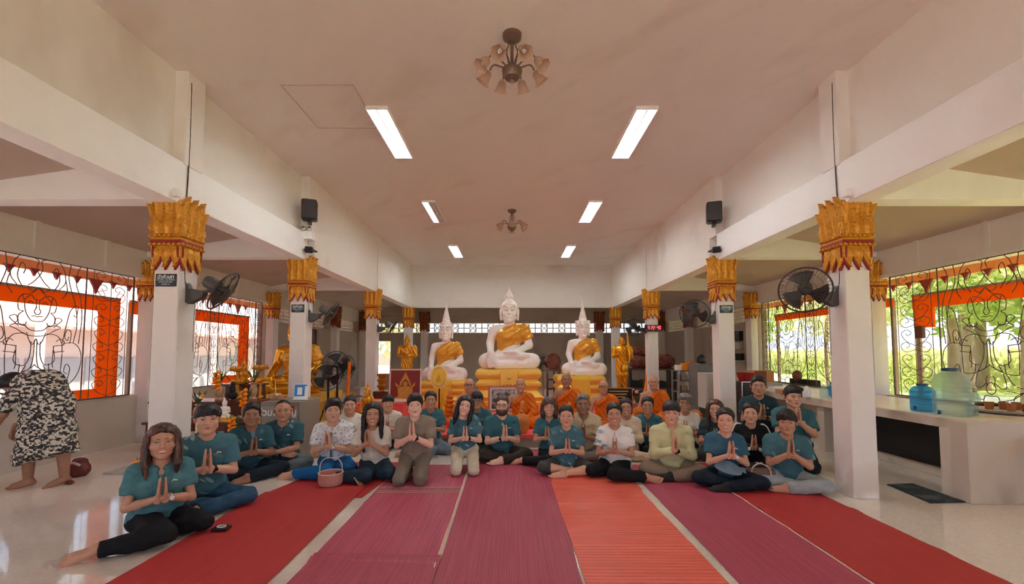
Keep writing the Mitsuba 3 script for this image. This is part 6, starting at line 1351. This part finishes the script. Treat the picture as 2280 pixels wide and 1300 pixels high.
part(fk, 'pot', moved(lathe([(.07, PZ), (.09, PZ + .05), (.11, PZ + .25), (.12, PZ + .27)], 18), M4((x, 8.4, 0))), 'ceramic_tan', 40)
for k in range(16): part(fk, 'flower', ball((x + rr.uniform(-.15, .15), 8.4 + rr.uniform(-.12, .1), PZ + rr.uniform(.28, .52)), rr.uniform(.03, .05), 1), ('white_flower', 'pink_flower', 'dark_void')[min(k % 4, 2)], True)
part(fk, 'leaves', cat([tube([(x, 8.4, PZ + .2), (x + .17 * math.cos(a), 8.4 + .12 * math.sin(a), PZ + .45)], [.03, .004], 5) for a in np.linspace(0, 2 * PI, 10)[:-1]]), 'leaf_veg', kind='stuff')
x = at_y(1434, 850, 8.9)[0]; solo('folded_parasol', tube([(x, 8.9, PZ), (x + .01, 8.9, .55), (x + .06, 8.9, 1.02)], [.02, .04, .008], 8), 'marigold', 'narrow folded yellow parasol standing by the third right column', 'parasol', None, True)
# ------------------------------------------------------------------ back right corner: shelf, bundles, cabinets
mat('bundle_red', proc(lambda p, n, uv: mix(rgb(120, 62, 46), rgb(86, 40, 34), smoothstep(.45, .55, fbm(p.x * 10, p.y * 10, p.z * 16, 3)))), .8); mat('fridge_grey', rgb(96, 94, 92), .4); mat('cabinet_white', rgb(176, 172, 164), .5); mat('basin_blue', rgb(44, 120, 150), .5)
scene['glass_pane'] = {'type': 'thindielectric'}
hk = thing('storage_shelf', 'long dark storage shelf behind the third right column, loaded with rolled bedding', 'shelf'); x0, x1 = at_y(1398, 800, 13.2)[0], at_y(1500, 800, 13.2)[0]
for z in (.35, .92): part(hk, 'board', box(x0, x1, 13.0, 13.7, z, z + .05), 'door_wood')
for x in (x0, (x0 + x1) / 2, x1 - .06): part(hk, 'upright', box(x, x + .06, 13.0, 13.7, 0, .92), 'frame_black')
for k, (px, py, r, t) in enumerate([(1428, 793, .22, 'left, on the shelf'), (1472, 800, .23, 'right, on the shelf'), (1424, 770, .16, 'topmost')]):
    p_ = at_y(px, py, 13.4); f = Field((-.5, -.5, -.5), (.5, .5, .5), .03); f.cone((-.16, 0, 0), (.16, 0, 0), r, k=.05); f.wrinkle(.05, (6, 6, 6), k); m = f.mesh(); zc = .97 + r if k < 2 else 1.37 + r; m.vertices += [p_[0], 13.35, zc - .02]; solo('bedding_roll', m, 'bundle_red', f'rolled reddish bedding bundle {t} of the back right storage shelf', 'bedding roll', None, True)
for k, (dx, w, h, m, t) in enumerate([(.2, .12, .2, 'frame_black', 'black crate at the left of the lower storage shelf'), (.6, .18, .22, 'rust_brown', 'brown carton on the lower storage shelf'), (1.0, .14, .18, 'dark_void', 'dark box at the right of the lower storage shelf')]): solo('storage_box', box(x0 + dx - w, x0 + dx + w, 13.1, 13.5, .40, .40 + h, .01), m, t, 'box')
gk = thing('display_cabinet', 'aluminium and glass display cabinet left of the second right column', 'cabinet'); x0, x1 = at_y(1511, 850, 9.7)[0], at_y(1556, 850, 9.7)[0]
for x in (x0, x1 - .03):
    for y in (9.7, 10.1): part(gk, 'upright', box(x, x + .03, y, y + .03, 0, 1.05), 'steel')
for z in (.02, .3, .55, .8, 1.03): part(gk, 'shelf', box(x0, x1, 9.71, 10.12, z, z + .02), 'fridge_grey')
part(gk, 'glass_front', box(x0 + .03, x1 - .03, 9.705, 9.709, .04, 1.03), 'glass_pane')
for k in range(9): solo('jar', moved(lathe([(.035, 0), (.04, .01), (.04, .10), (.03, .12), (.03, .14)], 10), M4((x0 + .08 + (k % 3) * .14, 9.85, (.32, .57, .82)[k // 3]))), ('rust_brown', 'ceramic_tan', 'fridge_grey')[k % 3], 'small jar on the shelves of the glass display cabinet', 'jar', 'jars in the display cabinet', 40)
for k, (dx, w, h, m, t) in enumerate([(.06, .06, .12, 'white_flower', 'white printed carton on top of the display cabinet'), (.2, .06, .16, 'marigold', 'orange flower pot on top of the display cabinet'), (.35, .05, .20, 'robe_orange', 'tall orange packet on top of the display cabinet')]): solo('carton', box(x0 + dx - w, x0 + dx + w, 9.8, 9.95, 1.05, 1.05 + h, .008), m, t, 'carton')
x0 = at_y(1556, 850, 9.2)[0]; fk = thing('refrigerator', 'dark grey refrigerator behind the second right column', 'refrigerator'); part(fk, 'body', box(x0, x0 + .42, 9.2, 9.75, 0, 1.22, .015), 'fridge_grey'); part(fk, 'door', box(x0 + .005, x0 + .415, 9.175, 9.20, .06, 1.2, .01), 'fridge_grey'); part(fk, 'handle', box(x0 + .36, x0 + .38, 9.15, 9.175, .7, 1.0), 'steel')
solo('black_pot', moved(lathe([(.08, 0), (.10, .04), (.09, .13), (.05, .16), (.02, .2)], 16), M4((x0 + .18, 9.45, 1.22))), 'frame_black', 'dark round pot on top of the grey refrigerator', 'pot', None, 40)
x0 = at_y(1573, 870, 8.4)[0]; wk = thing('metal_cabinet', 'pale grey metal cabinet half hidden by the second right column', 'cabinet'); part(wk, 'body', box(x0, x0 + .5, 8.4, 8.8, .35, 1.05, .01), 'cabinet_white'); part(wk, 'door', box(x0 + .02, x0 + .25, 8.385, 8.40, .38, 1.02, .004), 'cabinet_white'); part(wk, 'base', box(x0 + .02, x0 + .48, 8.42, 8.78, 0, .35), 'frame_black')
q = at_z(1551, 905, .12); solo('basin', moved(lathe([(.13, 0), (.17, .12), (.19, .16), (.18, .16), (.12, .02)], 22), M4((q[0], 8.9, 0))), 'basin_blue', 'blue plastic basin on the floor by the refrigerator', 'basin', None, 40)
x0 = at_y(1652, 870, 7.6)[0]; lk = thing('speaker_cabinet', 'tall black speaker cabinet with metal edges behind the kneeling man', 'speaker'); part(lk, 'cabinet', box(x0, x0 + .34, 7.6, 7.95, 0, .93, .012), 'black_plastic'); part(lk, 'grille', box(x0 + .03, x0 + .31, 7.585, 7.6, .08, .86, .004), 'fan_dark'); part(lk, 'trim', cat([box(x0 - .006, x0 + .012, 7.59, 7.61, 0, .94), box(x0 - .006, x0 + .346, 7.59, 7.61, .925, .942)]), 'steel', kind='stuff')
solo('red_basket', moved(lathe([(.11, 0), (.15, .15), (.16, .16), (.14, .14)], 18), M4((x0 + .17, 7.78, .93))), 'red_paint', 'red plastic basket on top of the tall speaker cabinet', 'basket', None, 40)
for px, py, w, h, m, t in ((1643, 748, .16, .13, 'frame_black', 'black wall box high on the right wall behind the second column'), (1647, 795, .13, .10, 'frame_black', 'small black router box on a wall shelf'), (1643, 770, .16, .09, 'cabinet_white', 'pale switch panel on the right wall')):
    p_ = at_x(px, py, XO - .06); solo('wall_box', box(XO - .12, XO - .005, p_[1] - w, p_[1] + w, p_[2] - h, p_[2] + h, .008), m, t, 'wall box')
p_ = at_x(1647, 803, XO - .1); solo('wall_shelf', box(XO - .2, XO - .005, p_[1] - .3, p_[1] + .3, p_[2] - .02, p_[2] + .01), 'cabinet_white', 'narrow wall shelf under the small black router box', 'shelf')
p_ = at_y(1372, 890, 9.0)
ck = thing('chair_stack', 'dark frame rack between the central and right white Buddhas', 'rack'); x0 = at_y(1217, 860, 11.6)[0]
for x in (x0, x0 + .32, x0 + .62): part(ck, 'upright', box(x, x + .05, 11.6, 11.65, PZ, .98 + .2 * (x > x0 + .1)), 'rosewood')
for z in (.45, .7, .95): part(ck, 'rail', box(x0, x0 + .67, 11.6, 11.65, z, z + .05), 'rosewood')
x = at_y(1233, 805, 11.8)[0]; rk = thing('round_plaque', 'reddish oval ceremonial fan on a stand behind the central Buddha', 'ceremonial fan'); q = prism([(x + .2 * math.cos(a), 1.2 + .24 * math.sin(a)) for a in np.linspace(0, 2 * PI, 30)[:-1]], .03); q.vertices[:, 1] += 11.8; part(rk, 'panel', q, 'bundle_red'); q = prism([(x + .12 * math.cos(a), 1.2 + .16 * math.sin(a)) for a in np.linspace(0, 2 * PI, 30)[:-1]], .03); q.vertices[:, 1] += 11.785; part(rk, 'border', q, 'rust_brown'); part(rk, 'pole', cyl((x, 11.81, PZ), (x, 11.81, .98), .015, 8), 'frame_black')
x = at_y(1209, 810, 11.9)[0]; fk = thing('pedestal_fan', 'pale silver pedestal fan behind the central white Buddha', 'fan'); fan_head((x, 11.9, 1.18), (0, -1, 0), .22, fk); part(fk, 'pole', cyl((x, 11.98, PZ), (x, 11.98, 1.1), .02, 8), 'steel'); part(fk, 'base', moved(lathe([(.18, PZ), (.17, PZ + .03), (.03, PZ + .06)], 20), M4((x, 11.98, 0))), 'steel', 40)
# ------------------------------------------------------------------ small things on the floor
def phone(px, py, ang, label, m='black_plastic', z=.012, tilt=0):
    q = at_z(px, py, z); key = thing('mobile_phone', label, 'phone'); M = M4((q[0], q[1], z), ang, R=rotx(tilt)); part(key, 'body', moved(box(-.036, .036, -.076, .076, -.004, .004, .003), M), m); part(key, 'screen', moved(box(-.033, .033, -.072, .072, .004, .005), M), 'frame_black' if m == 'black_plastic' else 'ceramic_tan')
phone(506, 1130, -1.0, 'black mobile phone on the floor beside the man in jeans'); phone(882, 1070, -.3, 'black mobile phone on the maroon mat by the kneeling man in taupe', z=.016); phone(800, 1074, 1.4, 'pale mobile phone propped on its edge in front of the woman with very long hair', 'frame_pale', .035, .9)
q = at_z(493, 1177, .02); wk = thing('wallet', 'small dark wallet with a white ring on it at the edge of the crimson mat', 'wallet'); M = M4((q[0], q[1], .014), .1); part(wk, 'body', moved(box(-.06, .06, -.045, .045, 0, .022, .005), M), 'frame_black'); part(wk, 'ring', moved(tube([[.032 * math.cos(a), .024 * math.sin(a), .026] for a in np.linspace(0, 2 * PI, 17)[:-1]], .004, 6, closed=True), M), 'white_plastic', True)
mat('wicker', proc(lambda p, n, uv: mix(rgb(170, 96, 96), rgb(206, 160, 140), smoothstep(.3, .7, .5 + .5 * dr.sin(p.x * 320 + p.z * 60) * dr.sin(p.z * 420)))), .7)
q = at_z(731, 1082, .01); kk = thing('wicker_basket', 'small pink wicker basket with a thin handle in front of the man in blue trousers', 'basket'); M = M4((q[0], q[1] + .06, .012))
part(kk, 'body', moved(lathe([(.0, .002), (.115, 0), (.122, .01), (.132, .06), (.128, .125), (.120, .125), (.11, .02), (.0, .012)], 8 * 4, cap=False), M), 'wicker', 30); part(kk, 'rim', moved(tube([[.127 * math.cos(a), .127 * math.sin(a), .128] for a in np.linspace(0, 2 * PI, 25)[:-1]], .007, 6, closed=True), M), 'frame_pale', True); part(kk, 'handle', moved(tube(spline([(.126, 0, .12), (.115, 0, .22), (.07, 0, .275), (0, 0, .285), (-.07, 0, .275), (-.115, 0, .22), (-.126, 0, .12)], 5), .006, 6), M), 'frame_pale', True)
q = at_z(1329, 1042, .03); ck = thing('teacup', 'tiny cup on the orange mat between the woman in shorts and the woman in white', 'cup'); part(ck, 'cup', moved(lathe([(.02, .0), (.03, .03), (.035, .055), (.032, .055), (.02, .01)], 14), M4((q[0], q[1], .014))), 'rust_brown', 40)
mat('bag_brown', rgb(104, 82, 70), .5, spec=.5); q = at_z(1690, 1076, 0); q[1] = 4.60; q[0] = at_y(1690, 1040, 4.70)[0]; bk = thing('handbag', 'brown leather handbag with pale straps beside the man in pale jeans', 'handbag'); f = Field((-.2, -.15, -.01), (.2, .15, .3), .012); f.cone((-.11, 0, .06), (.11, 0, .06), .075, k=.02).cone((-.10, 0, .16), (.10, 0, .16), .055, k=.06); f.cut((0, 0, .2), (0, 0, 1)).cut((0, 0, .003), (0, 0, -1)); f.wrinkle(.008, (16, 16, 16), 2); part(bk, 'body', moved(f.mesh(), M4((q[0], q[1] + .1, 0), -.2)), 'bag_brown', True)
for s in (-1, 1): part(bk, 'strap', moved(tube(spline([(s * .09, -.068, .08), (s * .09, -.06, .2), (s * .04, -.045, .25), (-s * .03, .0, .26)], 5), .008, 6), M4((q[0], q[1] + .1, 0), -.2)), 'frame_pale', True)
mat('bag_red', proc(lambda p, n, uv: mix(rgb(118, 42, 32), rgb(70, 24, 20), fbm(p.x * 20, p.y * 20, p.z * 20, 3))), .6); q = at_z(160, 1064, 0); bk = thing('handbag', 'slumped dark red bag on the floor beside the bending woman', 'bag'); f = Field((-.2, -.16, -.01), (.2, .16, .3), .012); f.ell((0, 0, .08), (.135, .09, .09), k=.05).ell((.0, 0, .17), (.07, .05, .05), k=.06); f.wrinkle(.03, (13, 13, 13), 6); f.cut((0, 0, .003), (0, 0, -1)); part(bk, 'body', moved(f.mesh(), M4((q[0], q[1] + .08, 0))), 'bag_red', True); part(bk, 'flap', moved(tube(spline([(-.05, -.06, .16), (.02, -.085, .17), (.08, -.07, .14)], 5), .014, 7), M4((q[0], q[1] + .08, 0))), 'frame_pale', True)
q = at_z(155, 1078, 0); solo('coin_purse', moved(ball((0, 0, .022), (.045, .03, .022), 2), M4((q[0], q[1], 0))), 'bag_red', 'tiny red purse on the floor in front of the slumped bag', 'purse', None, True)
mat('rubber_mat', proc(lambda p, n, uv: mix(rgb(36, 44, 48), rgb(70, 78, 80), smoothstep(.55, .8, fbm(p.x * 9, p.y * 9, 0, 4)))), .8)
cn = [at_z(*c, 0) for c in ((1975, 1080), (2032, 1078), (2150, 1119), (2072, 1121))]; P = np.array([[cn[0], cn[1]], [cn[3], cn[2]]]); P[..., 2] = .012; solo('door_mat', slab(P, np.array([0, 0, -.011])), 'rubber_mat', 'dark rubber mat on the floor between the near right column and the counter', 'mat')
q0, q1 = at_z(228, 1057, 0), at_z(330, 1040, 0); solo('floor_board', box(q0[0], q0[0] + .9, q0[1], q0[1] + .5, .0, .025, .004), 'concrete', 'flat grey board on the floor left of the nearest left column', 'board')
# the grey leaf-shaped hand fan on the lap of the woman in teal-blue
p_ = at_y(1622, 1040, 4.62); lf = prism([(.13 * math.cos(a) * (1 - .25 * math.sin(a)), .085 * math.sin(a) - .3 * (.13 * math.cos(a))**2) for a in np.linspace(0, 2 * PI, 30)[:-1]], .004); lf.apply_transform(M4((p_[0], p_[1], p_[2]), -.2, R=rotx(-.9) @ roty(.35)))
lk = thing('hand_fan', 'grey-blue leaf-shaped hand fan lying on the lap of the woman in teal-blue', 'hand fan'); mat('fan_slate', rgb(104, 130, 146), .6); part(lk, 'leaf', lf, 'fan_slate'); part(lk, 'tail', tube([p_ + [.08, .0, -.01], p_ + [.17, -.02, -.03]], [.03, .05], 6, flat=((0, -.5, 1), .15)), 'fan_slate')
# ------------------------------------------------------------------ who sits where
COLLAR.update({'printed_white': 'teal_polo', 'placket_printed_white': 'teal_polo', 'placket_black_cloth': 'watch_dark'})
HZ = {'cross': .735, 'side': .735, 'kneel': .865, 'high': 1.075}
def seat(px, py, label, pose='cross', s=1.0, gz=0.0, yaw=None, lift=0.0, lean=.13, turn=0.0, **k):
    if gz == 0: s *= .945
    """px, py: where the photograph shows the middle of the head; the floor position follows from the sitting height."""
    p = at_z(px, py, (HZ[pose] + lift) * s + gz)
    to_cam = math.atan2(-p[0], p[1]); yaw = to_cam if yaw is None else yaw
    off = rotz(yaw) @ np.array([0, .02 - .042 * math.cos(lean) - .615 * math.sin(lean), 0]) * s
    f = k.pop('face', (0, 0, 0))
    return person(label, (p[0] - off[0], p[1] - off[1], gz), None, pose, yaw, s, lift=lift, lean=lean, face=(to_cam - yaw + turn + f[0], f[1], f[2] + .05), hs=k.pop('hs', 1.06), **k)
WOM = dict(sex='f')
seat(362, 979, 'smiling woman in teal polo and black trousers, legs folded aside, leftmost of the seated group', 'side', 1.08, yaw=.74, sex='f', hair='shoulder', hair_m='hair_auburn', shirt='polo', neck='collar', shirt_m='teal_polo', trousers_m='black_cloth', girth=1.15, smile=1, watch=2, skin='skin_tan', kind=(1.1, 1.0, 1.0, 1.1), seed=1)
seat(463, 930, 'young man with black fringe in teal printed T-shirt and blue jeans, second from the left', 'cross', 1.12, lift=.06, yaw=.66, hair='fringe', shirt_m='teal_tee', trousers_m='denim', watch=1, skin='skin_mid', smile=.1, seed=2, kind=(1.02, .95, 1, 1))
seat(561, 921, 'man in teal printed T-shirt and dark trousers, left of the man with folded arms', 'cross', 1.06, yaw=.70, hair='short', shirt_m='teal_dark_tee', trousers_m='navy_cloth', skin='skin_dark', smile=.4, seed=3)
seat(630, 912, 'balding man in dark teal V-neck shirt, arms folded, in front of the grey cabinet', 'cross', 1.06, yaw=.30, hair='receding', shirt='button', neck='vee', shirt_m='teal_dark_tee', trousers_m='denim_grey', arms='crossed', watch=-1, skin='skin_tan', girth=1.15, smile=.1, kind=(1.08, 1.1, 1.1, 1), seed=4)
seat(742, 911, 'man in a white printed polo shirt with teal collar and bright blue trousers', 'side', 1.1, yaw=.12, hair='quiff', shirt='polo', neck='collar', shirt_m='printed_white', trousers_m='blue_trousers', watch=2, skin='skin_mid', smile=.2, seed=5, wai=(0, .02))
seat(779, 900, 'woman in a white T-shirt with tied hair, behind the man in the printed polo shirt', 'side', 1.0, sex='f', hair='tied', shirt_m='white_cotton', trousers_m='pale_beige', skin='skin_mid', smile=.5, girth=1.1, kind=(1.08, 1, 1, 1.1), seed=6)
seat(830, 920, 'woman with very long black hair in a cream T-shirt and dark blue patterned trousers', 'side', 1.06, yaw=.05, sex='f', hair='longer', shirt_m='cream_cotton', trousers_m='navy_dyed', skin='skin_tan', smile=.9, seed=7, wai=(0, .10))
seat(864, 896, 'boy with black fringe in white polo shirt, behind the woman with very long hair', 'side', .98, hair='fringe', shirt='polo', neck='collar', shirt_m='white_cotton', trousers_m='black_cloth', skin='skin_mid', smile=1, girth=.9, seed=8)
seat(924, 900, 'man with combed-up black hair kneeling in a taupe collarless shirt and taupe trousers', 'kneel', 1.04, yaw=.06, hair='quiff', shirt='button', neck='mandarin', shirt_m='taupe', trousers_m='taupe_trousers', watch=1, skin='skin_pale', smile=.6, seed=9, wai=(0, .06), girth=1.05)
seat(959, 889, 'woman with tied black hair in teal shirt and grey-blue jeans, behind the man in taupe', 'side', 1.0, lift=.08, sex='f', hair='bun', shirt='tee', neck='mandarin', shirt_m='teal_plain', trousers_m='denim_mid', watch=-2, skin='skin_tan', smile=.1, seed=10)
seat(1036, 901, 'young woman with black shoulder-length hair kneeling in a teal T-shirt and beige jeans, head tilted', 'kneel', .98, sex='f', hair='shoulder', shirt_m='teal_tee', neck='wide', trousers_m='beige_denim', watch=1, skin='skin_pale', smile=.7, face=(-.05, .22, 0), seed=11, girth=.95)
seat(1062, 890, 'young man in glasses and a teal shirt peeking out behind the woman in beige jeans', 'cross', 1.0, lift=.06, hair='messy', shirt='tee', neck='mandarin', shirt_m='teal_plain', trousers_m='black_cloth', glasses='frame_grey', skin='skin_tan', smile=.2, seed=12, girth=.9)
seat(1118, 900, 'bearded man with black glasses in a teal collarless shirt and dark brown trousers', 'cross', 1.08, yaw=.22, hair='crop', hair_m='hair_brown', shirt='tee', neck='mandarin', shirt_m='teal_plain', trousers_m='dark_brown_cloth', glasses='frame_black', beard=True, watch=-1, skin='skin_pale', smile=.2, seed=13, girth=1.1, turn=-.05)
seat(1223, 904, 'woman with brown bob in teal shirt and black trousers, left of the woman in shorts', 'side', 1.0, yaw=-.25, sex='f', hair='bob', hair_m='hair_brown', shirt='tee', neck='vee', shirt_m='teal_plain', trousers_m='black_cloth', skin='skin_mid', smile=.9, seed=14, lift=.05)
seat(1261, 924, 'woman in a teal printed T-shirt and charcoal shorts sitting cross-legged on the orange mat', 'cross', 1.0, yaw=-.05, sex='f', hair='bun', shirt_m='teal_tee', trousers_m='charcoal_cloth', legs='short', skin='skin_mid', smile=.3, seed=15, girth=1.12, kind=(1.06, 1, 1, 1.1), lip='lip_bright')
seat(1298, 898, 'grey-haired man in a beige shirt and grey trousers, behind the woman in shorts', 'cross', 1.08, hair='short', hair_m='hair_grey', shirt='button', neck='vee', shirt_m='beige_linen', trousers_m='grey_cloth', skin='skin_dark', smile=.1, socks='sock_grey', seed=16, girth=1.2, kind=(1.12, 1.15, 1.1, 1))
seat(1368, 920, 'smiling woman in a white shirt with blue dyed sleeve and black trousers', 'side', 1.05, flip=True, sex='f', hair='bun', shirt='polo', neck='mandarin', shirt_m='white_dyed', trousers_m='black_cloth', skin='skin_tan', smile=.9, seed=17, girth=1.15, kind=(1.04, 1, 1.1, 1.1))
seat(1394, 905, 'woman in a long-sleeved pale beige shirt, behind the woman in white', 'side', 1.0, flip=True, sex='f', hair='tied', shirt='long', neck='crew', shirt_m='pale_beige', trousers_m='pale_beige', skin='skin_tan', smile=.8, seed=18)
seat(1442, 901, 'woman with tied black hair in teal collared shirt, left of the man in lime', 'side', 1.0, flip=True, sex='f', hair='bun', shirt='tee', neck='collar', shirt_m='teal_plain', trousers_m='black_cloth', skin='skin_tan', smile=.9, seed=19)
seat(1495, 917, 'young man with a black fringe in a pale lime shirt and khaki trousers sitting cross-legged', 'cross', 1.08, yaw=-.18, hair='fringe', shirt='long', neck='collar', shirt_m='lime_shirt', trousers_m='khaki_trousers', watch=1, skin='skin_mid', smile=.2, socks='sock_black', seed=20, girth=1.1)
seat(1525, 895, 'smiling woman with short grey-brown hair and glasses in a white T-shirt', 'side', 1.02, lift=.04, flip=True, sex='f', hair='side', hair_m='hair_grey', shirt_m='white_cotton', trousers_m='navy_cloth', glasses='frame_grey', skin='skin_tan', smile=1, seed=21)
seat(1592, 909, 'woman with long auburn hair in a dark teal T-shirt, beside the second right column', 'side', 1.0, flip=True, sex='f', hair='long', hair_m='hair_auburn', shirt_m='teal_navy', trousers_m='charcoal_cloth', skin='skin_mid', smile=.8, seed=22)
k23 = seat(1615, 933, 'woman in plain teal-blue T-shirt and navy trousers with a leaf-shaped fan on her lap', 'cross', 1.04, yaw=-.2, socks='sock_black', sex='f', hair='bun', shirt_m='teal_blue', neck='wide', trousers_m='navy_cloth', watch=2, skin='skin_mid', smile=.7, seed=23, wai=(0, .05))
k24 = seat(1671, 918, 'woman with pulled-back hair in a black track jacket with white stripes', 'side', 1.0, yaw=-.35, flip=True, sex='f', hair='bun', shirt='jacket', neck='crew', shirt_m='black_cloth', trousers_m='navy_cloth', skin='skin_mid', smile=.4, seed=24, lift=.03)
seat(1689, 858, 'man in a dark teal polo shirt kneeling upright at the back right', 'kneel', 1.08, lift=.10, yaw=-.32, hair='short', shirt='polo', neck='collar', shirt_m='teal_navy', trousers_m='black_cloth', watch=1, skin='skin_tan', smile=.3, seed=25, girth=1.2, kind=(1.08, 1.1, 1, 1))
seat(1766, 881, 'man in a teal T-shirt with hands at his chin, behind the man in pale jeans', 'kneel', 1.10, yaw=-.38, hair='side', shirt_m='teal_plain', trousers_m='navy_cloth', skin='skin_mid', smile=.1, seed=26, girth=1.22, kind=(1.08, 1.1, 1, 1), wai=(0, .12), turn=.35)
seat(1752, 938, 'young man in a teal printed T-shirt and pale blue jeans sitting cross-legged, rightmost in front', 'cross', 1.02, yaw=-.42, hair='messy', shirt_m='teal_tee', trousers_m='denim_light', skin='skin_tan', smile=.05, seed=27, wai=(0, .08))
# the three stripes on each sleeve of the track jacket
key, W, HM, Parm, upf, _ = k24
for i, S, E, Wr, Hd, st in Parm:
    n_ = unit(np.cross(E - S, [0, 1, 0])) * (1 if i > 0 else -1)
    for q in (-1, 0, 1):
        o = np.array([i * .045, -.035 + q * .028, .0]); pts = spline([S + np.array([-i * .06, q * .028, .075]), S + np.array([i * .03, -.01 + q * .028, .06]), (S + E) / 2 + [i * .068, -.01 + q * .026, .0], E + [i * .060, -.02 + q * .022, -.02 + q * .012], (E + Wr) / 2 + [i * .02, -.055, q * .02 - .015], Wr + [i * .028, -.05, q * .012 - .012]], 6)
        part(key + '__jacket', 'sleeve_stripe', moved(tube(pts, .0085, 6), W), 'white_stripe', True)
# small white emblems on the teal shirts are cloth print: see the material
# monks
MK = dict(hair=None, shirt='robe', shirt_m='robe_orange', trousers_m=None, arms='lap', smile=0.0, gz=PZ, hs=1.02, lean=.03)
seat(1045, 857, 'monk in glasses and orange robe, leftmost of the monks, before the central pedestal', 'cross', .95, skin='skin_tan', glasses='frame_black', seed=31, **MK)
seat(1159, 857, 'monk in an orange robe in front of the framed black and white photograph', 'cross', .95, skin='skin_tan', seed=32, **MK)
seat(1261, 846, 'tall dark-skinned monk in an orange robe, third monk from the left', 'cross', 1.03, skin='skin_dark', seed=33, turn=.1, **MK)
seat(1344, 861, 'older monk in glasses and an orange robe in front of the right white Buddha', 'cross', .91, skin='skin_tan', glasses='frame_black', seed=34, **MK)
seat(1455, 851, 'young monk in orange robe, rightmost of the monks, by the column with the clock', 'cross', .98, skin='skin_tan', seed=35, **MK)
# woman bending over at the left edge
def bending_woman():
    key = thing('person', 'barefoot woman in a black and white camouflage dress bending down under the left window', 'person')
    c = at_z(66, 1092, 0); W = M4((c[0], c[1] + .12, 0), .25, 1.0)
    f = Field((-.62, -.45, -.02), (.5, .5, 1.4), .012)
    hipz = .80
    for s in (-1, 1):
        f.chain([(s * .12, 0, hipz), (s * .15, .02, .45), (s * .16, .05, .10)], [.10, .068, .042], k=.02)
    f.ell((0, .02, .88), (.19, .17, .17), k=.05).chain([(0, .02, .9), (-.10, .08, 1.06), (-.22, .12, 1.09)], [.17, .17, .15], k=.05)
    f.cone((-.24, .13, 1.10), (-.31, .13, 1.10), .055, .05)
    hands = []
    for s in (-1, 1):
        S = np.array([-.23, .12 + s * .17, 1.05]); E = np.array([-.31, .10 + s * .2, .80]); Wr = np.array([-.42, .08 + s * .14, .62])
        f.chain([S, E, Wr], [.05, .04, .026], k=.02); R = frame((-.3, 0, -1), (1, 0, 0)); M = np.eye(4); M[:3, :3] = R @ np.diag([1, s, 1.0]); M[:3, 3] = Wr
        q = moved(hand_mesh('rest'), M)
        if q.volume < 0: q.invert()
        hands.append(q)
    feet = []
    for s in (-1, 1):
        M = np.eye(4); M[:3, :3] = frame((-.75, -.5 + s * -.2, -.12), (0, 0, -1)) @ np.diag([1, s, 1.0]); M[:3, 3] = (s * .16, .05, .06); q = moved(foot_mesh(), M)
        if q.volume < 0: q.invert()
        feet.append(q)
    HM = M4((-.37, .12, 1.10), 0, 1.0, R=rotz(-.9) @ rotx(1.1))
    body = union([f.mesh(), moved(head_mesh((1, 1, 1, 1)), HM)] + hands + feet); body.apply_transform(W)
    bk = part(key, 'body', body, 'skin_dark', True)
    part(key, 'hair', moved(hair_mesh('short', 1), W @ HM @ M4(s=1.05)), 'hair_black', True)
    d = Field((-.62, -.45, .2), (.5, .5, 1.4), .012)
    d.ell((0, .02, .86), (.235, .20, .2), k=.05).chain([(0, .02, .92), (-.10, .08, 1.07), (-.22, .12, 1.10)], [.19, .188, .168], k=.05)
    for q, z in ((.24, .34), (.21, .62)): d.ell((0, .03, z), (q + .03, q - .02, .28), k=.08)
    for s in (-1, 1): d.cone((-.23, .12 + s * .17, 1.06), (-.295, .105 + s * .2, .86), .075, .07, k=.03)
    
    d.cut((0, 0, .30), (.25, -.1, -1), hi=(.5, .5, .55)); d.carve((.02, -.1, .22), (.06, .5, .16), k=.02)
    d.wrinkle(.03, (7, 7, 5), 9)
    part(key, 'dress', moved(d.mesh(), W), 'camo_cloth', True)
bending_woman()
